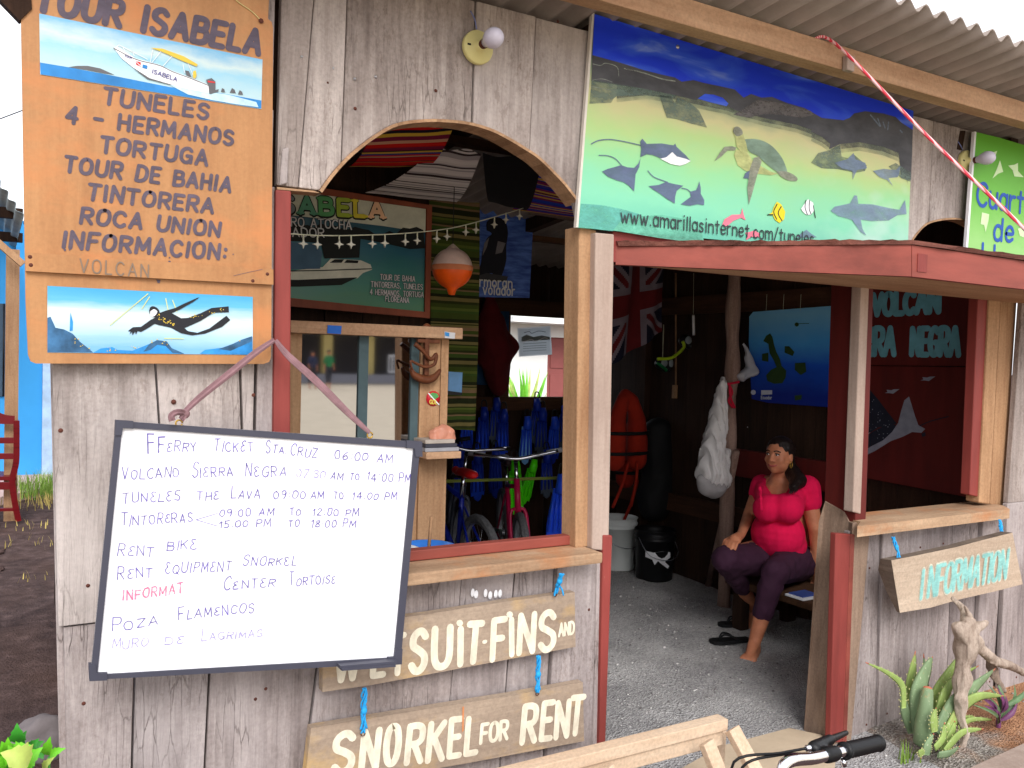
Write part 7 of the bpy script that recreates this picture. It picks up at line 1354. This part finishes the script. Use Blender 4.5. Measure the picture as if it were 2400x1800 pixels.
mb = MB(); mb.ell(sp2+V((0, -.03, .12)), (.06, .12, .03), m_black); mb.tube([sp2, sp2+V((0, -.01, .1))], .012, m_chr, 8); mb.build('saddle', bk)
# ================================================================== across the plaza (seen in the cabinet glass)
pz = thing('plaza_building', (18, -42, 0), 'long low yellow building across the plaza, reflected in the cabinet glass', 'building'); m_ywall = flat('ochre_plaster', (206, 186, 120), .8, .12, .5); m_dkw = D('shadowed_porch', (70, 66, 70))
mb = MB(); mb.box((0, -46, 0), (34, -43.5, 3.2), m_dkw); mb.build('wall', pz)
for i in range(13): mb = MB(); mb.box((1+i*2.4, -42.3, .5), (1.5+i*2.4, -41.8, 2.8), m_ywall); mb.build('column', pz)
mb = MB(); mb.box((-.5, -46, 2.8), (34.5, -41.2, 3.3), flat('pale_fascia', (214, 206, 190))); mb.build('roof', pz); mb = MB(); mb.box((-.5, -41.6, 0), (34.5, -41, .5), flat('plinth_grey', (150, 150, 160))); mb.build('plinth', pz)
for i, (a, b) in enumerate(((19.2, 21.0), (4.6, 6.2))):
    mb = MB(); mb.box((a, -41.9, 1.5), (b, -41.85, 1.6), m_white); mb.box((a, -41.9, .6), (b, -41.85, .7), m_white); [mb.box((a+.2*k, -41.9, .7), (a+.2*k+.07, -41.86, 1.5), m_white) for k in range(int((b-a)/.2))]; mb.build('railing', pz)
# ================================================================== the seated person
m_skin = NG('warm_brown_skin'); m_skin.b.inputs['Subsurface Weight'].default_value = .12; m_skin.b.inputs['Subsurface Radius'].default_value = (.02, .008, .004)
m_skin = m_skin.out(m_skin.ramp(m_skin.noise((16, 16, 16), 4), [(.3, lin((186, 116, 84))), (.7, lin((212, 140, 104)))]), .5, .35)
m_shirt = flat('hot_pink_jersey', (232, 14, 78), .9, .08, 16, .25, fine=90); m_pants = flat('dark_plum_leggings', (58, 29, 50), .85, .12, 20, .3); m_hair = flat('black_brown_hair', (30, 20, 18), .5, .3, 30, .5, stretch=(1, 1, .2)); m_lip = flat('lips', (176, 84, 80), .5); m_eye = flat('dark_eye', (30, 18, 14), .3); m_brow = flat('eyebrow', (44, 28, 22), .8); m_eyew = flat('eye_white', (220, 210, 204), .4)
J = lambda x, y, Y: at(1400+x/3.687, 950+y/3.687, Y)
J7 = lambda x, y, Y: at(1300+x/3.16, 1350+y/3.16, Y)
hip = J(1640, 1290, 1.22); pr = thing('person', (hip.x, hip.y, 0), 'seated person in hot pink top and dark plum leggings on a bench in the doorway', 'person')
bdir, bsd = V((-.80, -.60, 0)), V((.60, -.80, 0)); fdir = V((-.975, -.22, 0)); sdir = V((.22, -.975, 0)); Z = V((0, 0, 1)); HS = .9
hd = J(1572, 440, 1.17); b = MB(); sk_ = m_skin
H = lambda f, s, z: hd + (fdir*f*1.02 + sdir*s*1.04 + Z*z)*HS
b.ell(hd+Z*.015, (.074, .084, .086), sk_, 20, 14, Matrix.Rotation(math.atan2(fdir.y, fdir.x)-math.pi/2, 3, 'Z')); b.ell(H(.018, 0, -.045), (.062, .068, .060), sk_)
b.cap(H(.055, 0, -.082), H(.045, 0, -.075), .026, .03); b.cap(H(.086, 0, .02), H(.104, 0, -.018), .008, .0125); b.cap(H(.098, -.012, -.022), H(.098, .012, -.022), .008, .008)
for s in (-1, 1): b.cap(H(.055, .040*s, -.02), H(.062, .03*s, -.03), .026, .022); b.cap(H(.072, .034*s, .042), H(.082, .012*s, .04), .009, .009)
b.cap(H(.078, -.02, -.053), H(.078, .02, -.053), .010, .010)
b.ell(H(-.008, .076, -.005), (.02, .012, .032), sk_, rot=Matrix.Rotation(.5, 3, 'Z')); b.ell(H(-.008, -.076, -.005), (.02, .012, .03), sk_)
nk = J(1590, 640, 1.2); ch = J(1590, 800, 1.2); bl = J(1600, 1100, 1.2)
b.cap(hd+fdir*-.025-Z*.04, nk, .052, .058); b.cap(nk, ch, .07, .125); b.cap(ch, bl, .125, .15); b.cap(bl, hip, .15, .15)
Ls, Rs = J(1815, 715, 1.06), J(1420, 690, 1.36); b.cap(nk-Z*.03, Ls, .06, .06); b.cap(nk-Z*.03, Rs, .06, .055)
Le, Lw, Lh = J(1880, 1060, 1.0), J(1900, 1400, 1.02), J(1905, 1510, 1.05)
b.cap(Ls, Le, .056, .042); b.cap(Le, Lw, .041, .026); b.cap(Lw, Lh, .026, .03)
Re, Rw = J(1305, 960, 1.36), J(1240, 1120, 1.2); b.cap(Rs, Re, .05, .037); b.cap(Re, Rw, .036, .025)
kn = J(1120, 1250, 1.12); Rp = Rw.lerp(kn, .45)+Z*.012; b.cap(Rw, Rp, .025, .033); b.cap(Rp+V((0, .02, 0)), Rp-V((0, .02, 0)), .024, .024)
fd = (kn-Rw).normalized(); sd4 = fd.cross(Z).normalized()
for i, (o, L_) in enumerate(((-.034, .058), (-.012, .074), (.010, .07), (.030, .056))):
    k0 = Rp+sd4*o+fd*.02; k1 = k0+fd*L_*.5+Z*.004; k2 = k1+fd*L_*.5-Z*.026; b.cap(k0, k1, .0095, .009); b.cap(k1, k2, .009, .0075)
th0 = Rp+sd4*.03-fd*.02; th1 = th0+sd4*.028+fd*.026-Z*.012; b.cap(th0, th1, .011, .010); b.cap(th1, th1+fd*.03-Z*.022, .010, .008)
for i, (o, L_) in enumerate(((-.03, .05), (-.01, .06), (.01, .058), (.03, .045))): k0 = Lh+V((-o*.3, o, -.01)); b.cap(k0, k0+V((-.018, 0, -.03))*(L_/.06), .009, .0085); b.cap(k0+V((-.018, 0, -.03))*(L_/.06), k0+V((-.05, 0, -.038))*(L_/.06), .0085, .007)
b.cap(Lh+V((0, -.025, .01)), Lh+V((-.03, -.045, -.025)), .011, .008)
Lk, Rk = J(1530, 1440, .94), J(1110, 1330, 1.16); La = J7(1478, 545, .96); La.z = .085; Ra = gnd(1772, 1432, .09)
b.cap(hip+bsd*.08, Lk, .11, .065); b.cap(hip-bsd*.08, Rk, .11, .065); b.cap(Lk, Lk.lerp(La, .4), .058, .056); b.cap(Lk.lerp(La, .4), La, .056, .034); b.cap(Rk, Rk.lerp(Ra, .4), .058, .05); b.cap(Rk.lerp(Ra, .4), Ra, .05, .033)
def foot(an, d, b):
    d = V(d).normalized(); s = d.cross(Z); hz = .028; heel = V((an.x, an.y, hz))-d*.035; ball = V((an.x, an.y, hz-.006))+d*.115
    b.cap(an, heel, .034, .028); b.cap(an+d*.02-Z*.01, ball, .033, .023)
    for o in (-.026, 0, .026): b.cap(heel, ball+s*o, .026, .021)
    for i, (o, L_, r) in enumerate(((.036, .058, .0125), (.014, .056, .0095), (-.004, .05, .009), (-.02, .044, .0085), (-.034, .036, .008))): p = ball+s*o-Z*.008; b.cap(p, p+d*L_-Z*.004, r+.002, r)
tip = gnd(1738, 1562, .02); foot(La, (tip.x-La.x, tip.y-La.y, 0), b); foot(Ra, (-.9, -.35, 0), b)
melt(b, 'body', pr, .006, 3, m_skin)
# top
b = MB(); C1 = lambda x, y, Y, r: b.ell(J(x, y, Y), r, m_shirt, 18, 12)
C1(1470, 890, 1.10, (.085, .085, .085)); C1(1645, 890, 1.02, (.095, .09, .092)); C1(1560, 1110, 1.14, (.148, .165, .15)); C1(1570, 1190, 1.16, (.15, .17, .11)); C1(1680, 1000, 1.24, (.13, .15, .2))
b.cap(J(1700, 780, 1.28), J(1690, 1200, 1.28), .12, .14); b.cap(J(1470, 780, 1.3), J(1640, 1100, 1.3), .09, .13); b.cap(J(1640, 1240, 1.22), J(1600, 1270, 1.18), .16, .15)
b.cap(J(1700, 670, 1.15), Ls+Z*.0, .05, .074); b.cap(Ls, Ls.lerp(Le, .34), .078, .070); b.cap(J(1460, 690, 1.3), Rs, .05, .066); b.cap(Rs, Rs.lerp(Re, .25), .068, .060)
b.cap(J(1740, 720, 1.1), J(1690, 860, 1.03), .05, .07); b.cap(J(1420, 720, 1.28), J(1450, 860, 1.14), .04, .06); b.cap(J(1470, 850, 1.1), J(1640, 860, 1.03), .06, .06)
def folds(p): n = noise.noise(V((p.x*7, p.y*7, p.z*34))); m_ = noise.noise(V((p.x*40+p.y*30, p.x*5, p.z*5))); g_ = noise.noise(V((p.x*55, p.y*55, p.z*9))); return p+bdir*(.004*n+.003*m_+.0015*g_)
melt(b, 'top', pr, .008, 4, m_shirt, folds)
b = MB()
for i in range(5): q = J(1405+i*3, 720+i*45, 1.06-.005*i); b.ell(q, (.012, .012, .016), m_shirt)
b.tube(crom([J(1430, 690, 1.12), J(1415, 740, 1.05), J(1425, 800, 1.02)], 4), .004, m_shirt, 6); melt(b, 'placket', pr, .006, 2, m_shirt)
# leggings
b = MB(); b.ell(J(1650, 1330, 1.24), (.17, .19, .12), m_pants); b.ell(J(1720, 1350, 1.14), (.12, .13, .11), m_pants)
b.cap(J(1710, 1350, 1.12), Lk, .122, .074); b.cap(J(1560, 1330, 1.24), Rk, .115, .082); cuffL, cuffR = Lk.lerp(La, .60), Rk.lerp(Ra, .52); b.cap(Lk, Lk.lerp(La, .3), .070, .066); b.cap(Lk.lerp(La, .3), cuffL, .066, .056); b.cap(Rk, Rk.lerp(Ra, .3), .078, .062); b.cap(Rk.lerp(Ra, .3), cuffR, .062, .052)
melt(b, 'leggings', pr, .008, 4, m_pants, lambda p: p+V((noise.noise(p*22), noise.noise(p*22+V((7, 0, 0))), noise.noise(p*22+V((0, 7, 0)))))*.007)
# hair, face
b = MB(); b.ell(H(-.020, 0, .042), (.083, .088, .084), m_hair, rot=Matrix.Rotation(math.atan2(fdir.y, fdir.x)-math.pi/2, 3, 'Z')); b.cap(H(-.07, .0, .0), H(-.085, .02, -.07), .05, .045); b.cap(H(-.08, .03, -.08), J(1735, 650, 1.04), .045, .05); b.cap(J(1735, 650, 1.04), J(1690, 710, .99), .05, .025); b.cap(H(-.02, .062, .03), H(-.05, .062, -.03), .016, .018)
hs_ = MB(); rh = random.Random(6)
hr = melt(b, 'hair', pr, .007, 3, m_hair, lambda p: p+V((noise.noise(p*60), noise.noise(p*60+V((3, 0, 0))), 0))*.004)
for k in range(70):
    t0 = rh.uniform(-1, 1); z0_ = rh.uniform(-.02, .10); p0 = H(.03-abs(t0)*.05, t0*.075, .085+z0_*.2) if k % 2 else H(-.09, rh.uniform(-.03, .06), -.04)
    p1 = H(-.10, t0*.04, .03) if k % 2 else J(1735+rh.uniform(-25, 25), 660+rh.uniform(-20, 20), 1.0); p2 = H(-.115, .02, -.05) if k % 2 else J(1690+rh.uniform(-40, 30), 730+rh.uniform(-20, 40), .96)
    hs_.tube(crom([p0, p0.lerp(p1, .5)+fdir*-.01+Z*.012, p1, p2], 4), [.0028]*8+[.0022]*4+[.001], m_hair, 5)
hs_.build('hair_strands', hr)
for s in (-1, 1):
    mb = MB(); mb.ell(H(.0815, .031*s, .016), (.010, .010, .0055), m_eyew, 10, 6); mb.ell(H(.089, .031*s, .0155), (.0046, .0046, .005), m_eye, 8, 6); mb.tube(crom([H(.083, .018*s, .021), H(.09, .031*s, .0245), H(.078, .046*s, .018)], 4), .0036, m_eye, 6); mb.build('eye', pr)
    mb = MB(); mb.tube(crom([H(.093, .014*s, .037), H(.090, .032*s, .043), H(.072, .05*s, .034)], 4), [.003]*4+[.0034]*4+[.002], m_brow, 6); mb.build('eyebrow', pr)
mb = MB(); mb.tube(crom([H(.072, -.034, -.046), H(.090, -.015, -.056), H(.093, 0, -.058), H(.090, .015, -.056), H(.072, .034, -.046)], 4), [.002]+[.0045]*15+[.002], m_lip, 8); mb.build('lips', pr)
mb = MB(); q = H(-.0, .084, -.045); mb.tube([q+fdir*.013*math.cos(a)+Z*.022*math.sin(a) for a in [i*.45 for i in range(15)]], .0022, m_gold, 6); mb.build('earring', pr)
# bench, sandals
bz = J(1800, 1560, 1.05).z
be = thing('plank_bench', (4.15, 1.25, 0), 'rough plank bench under the seated person', 'bench'); mb = MB(); mb.box((3.86, .62, bz-.04), (4.40, 1.42, bz), m_darkx, .006); mb.build('seat', be)
for x, y in ((3.9, .7), (4.33, .7), (3.92, 1.34), (4.33, 1.34)): mb = MB(); mb.box((x-.035, y-.035, -.02), (x+.035, y+.035, bz-.041), m_dark); mb.build('leg', be)
mb = MB(); q = J(1800, 1530, .85); mb.box((q.x-.05, .82, bz+.001), (q.x+.09, .95, bz+.012), m_white, .002); mb.box((q.x-.03, .84, bz+.0125), (q.x+.10, .94, bz+.02), D('leaflet_blue', (60, 80, 150)), .002); solo(mb, 'leaflets', 'small pile of leaflets on the bench beside the seated person', 'leaflets')
def sandal(c, d, label):
    d = V(d).normalized(); s = d.cross(Z); c = V(c); t = thing('flip_flop', tuple(c), label, 'flip flop', 'flip flops on the gravel'); mb = MB()
    o = [c+d*x+s*y for x, y in ((-.12, 0), (-.115, .026), (-.05, .03), (.03, .036), (.09, .042), (.125, .026), (.132, 0), (.12, -.03), (.07, -.042), (0, -.034), (-.06, -.03), (-.115, -.026))]
    mb.prism([p+Z*.006 for p in o], Z*.018, m_gear); mb.build('sole', t); mb = MB()
    for sg in (-1, 1): mb.tube(crom([c+d*.075+Z*.024, c+d*.05+s*.015*sg+Z*.055, c+d*.0+s*.034*sg+Z*.045, c-d*.035+s*.034*sg+Z*.02], 4), .006, m_gear, 6)
    mb.build('strap', t)
sandal(gnd(1712, 1507, .012), (-.9, .25, 0), 'black flip flop lying beside the bare foot'); sandal(gnd(1730, 1468, .012), (-.9, .3, 0), 'black flip flop lying further back in the shadow')
# ================================================================== two walkers on the plaza (reflected in the cabinet glass)
def walker(x, y, mt, ml, label, hgt=1.68, ph=1):
    t = thing('person', (x, y, 0), label, 'person'); k = hgt/1.7; P = lambda a, b, c: V((x+a*k, y+b*k, c*k)); b = MB()
    def skel(ex=0):
        return [((0, 0, 1.50), (0, 0, 1.42), .05, .06)]
    b.ell(P(0, 0, 1.59), (.075*k, .09*k, .11*k), m_skin); b.cap(P(0, 0, 1.5), P(0, 0, 1.38), .05, .08); b.cap(P(0, 0, 1.34), P(0, 0, 1.0), .13, .12)
    for s in (-1, 1):
        b.cap(P(.15*s, 0, 1.38), P(.2*s, -.04*s*ph, 1.1), .045, .036); b.cap(P(.2*s, -.04*s*ph, 1.1), P(.19*s, .10-.04*s*ph, .88), .035, .026); b.cap(P(.19*s, .1-.04*s*ph, .88), P(.18*s, .12-.04*s*ph, .80), .03, .02)
        b.cap(P(.09*s, 0, .95), P(.1*s, .10*s*ph, .52), .08, .055); b.cap(P(.1*s, .1*s*ph, .52), P(.1*s, .10*s*ph, .09), .05, .035); b.cap(P(.1*s, .10*s*ph, .05), P(.1*s, .1*s*ph+.17, .04), .04, .035)
    melt(b, 'body', t, .02, 3, m_skin); b = MB(); b.cap(P(0, 0, 1.34), P(0, 0, .98), .16, .15)
    for s in (-1, 1): b.cap(P(.14*s, 0, 1.38), P(.19*s, -.02*s*ph, 1.16), .065, .06)
    melt(b, 'top', t, .02, 3, mt); b = MB(); b.cap(P(0, 0, .98), P(0, 0, .92), .15, .14)
    for s in (-1, 1): b.cap(P(.09*s, 0, .95), P(.1*s, .1*s*ph, .5), .1, .075); b.cap(P(.1*s, .1*s*ph, .5), P(.1*s, .1*s*ph, .3), .07, .06)
    melt(b, 'trousers', t, .02, 3, ml); b = MB(); b.ell(P(0, -.015, 1.63), (.085*k, .1*k, .09*k), m_hair); melt(b, 'hair', t, .02, 2, m_hair)
walker(12.3, -34, D('dark_blue_tee', (44, 50, 80)), D('dark_trousers', (40, 40, 50)), 'walking person in dark clothes, reflected in the cabinet glass')
walker(13.1, -34.2, D('green_tee', (40, 130, 80)), D('dark_shorts', (40, 44, 60)), 'walking person in a green top, reflected in the cabinet glass', 1.75, -1)
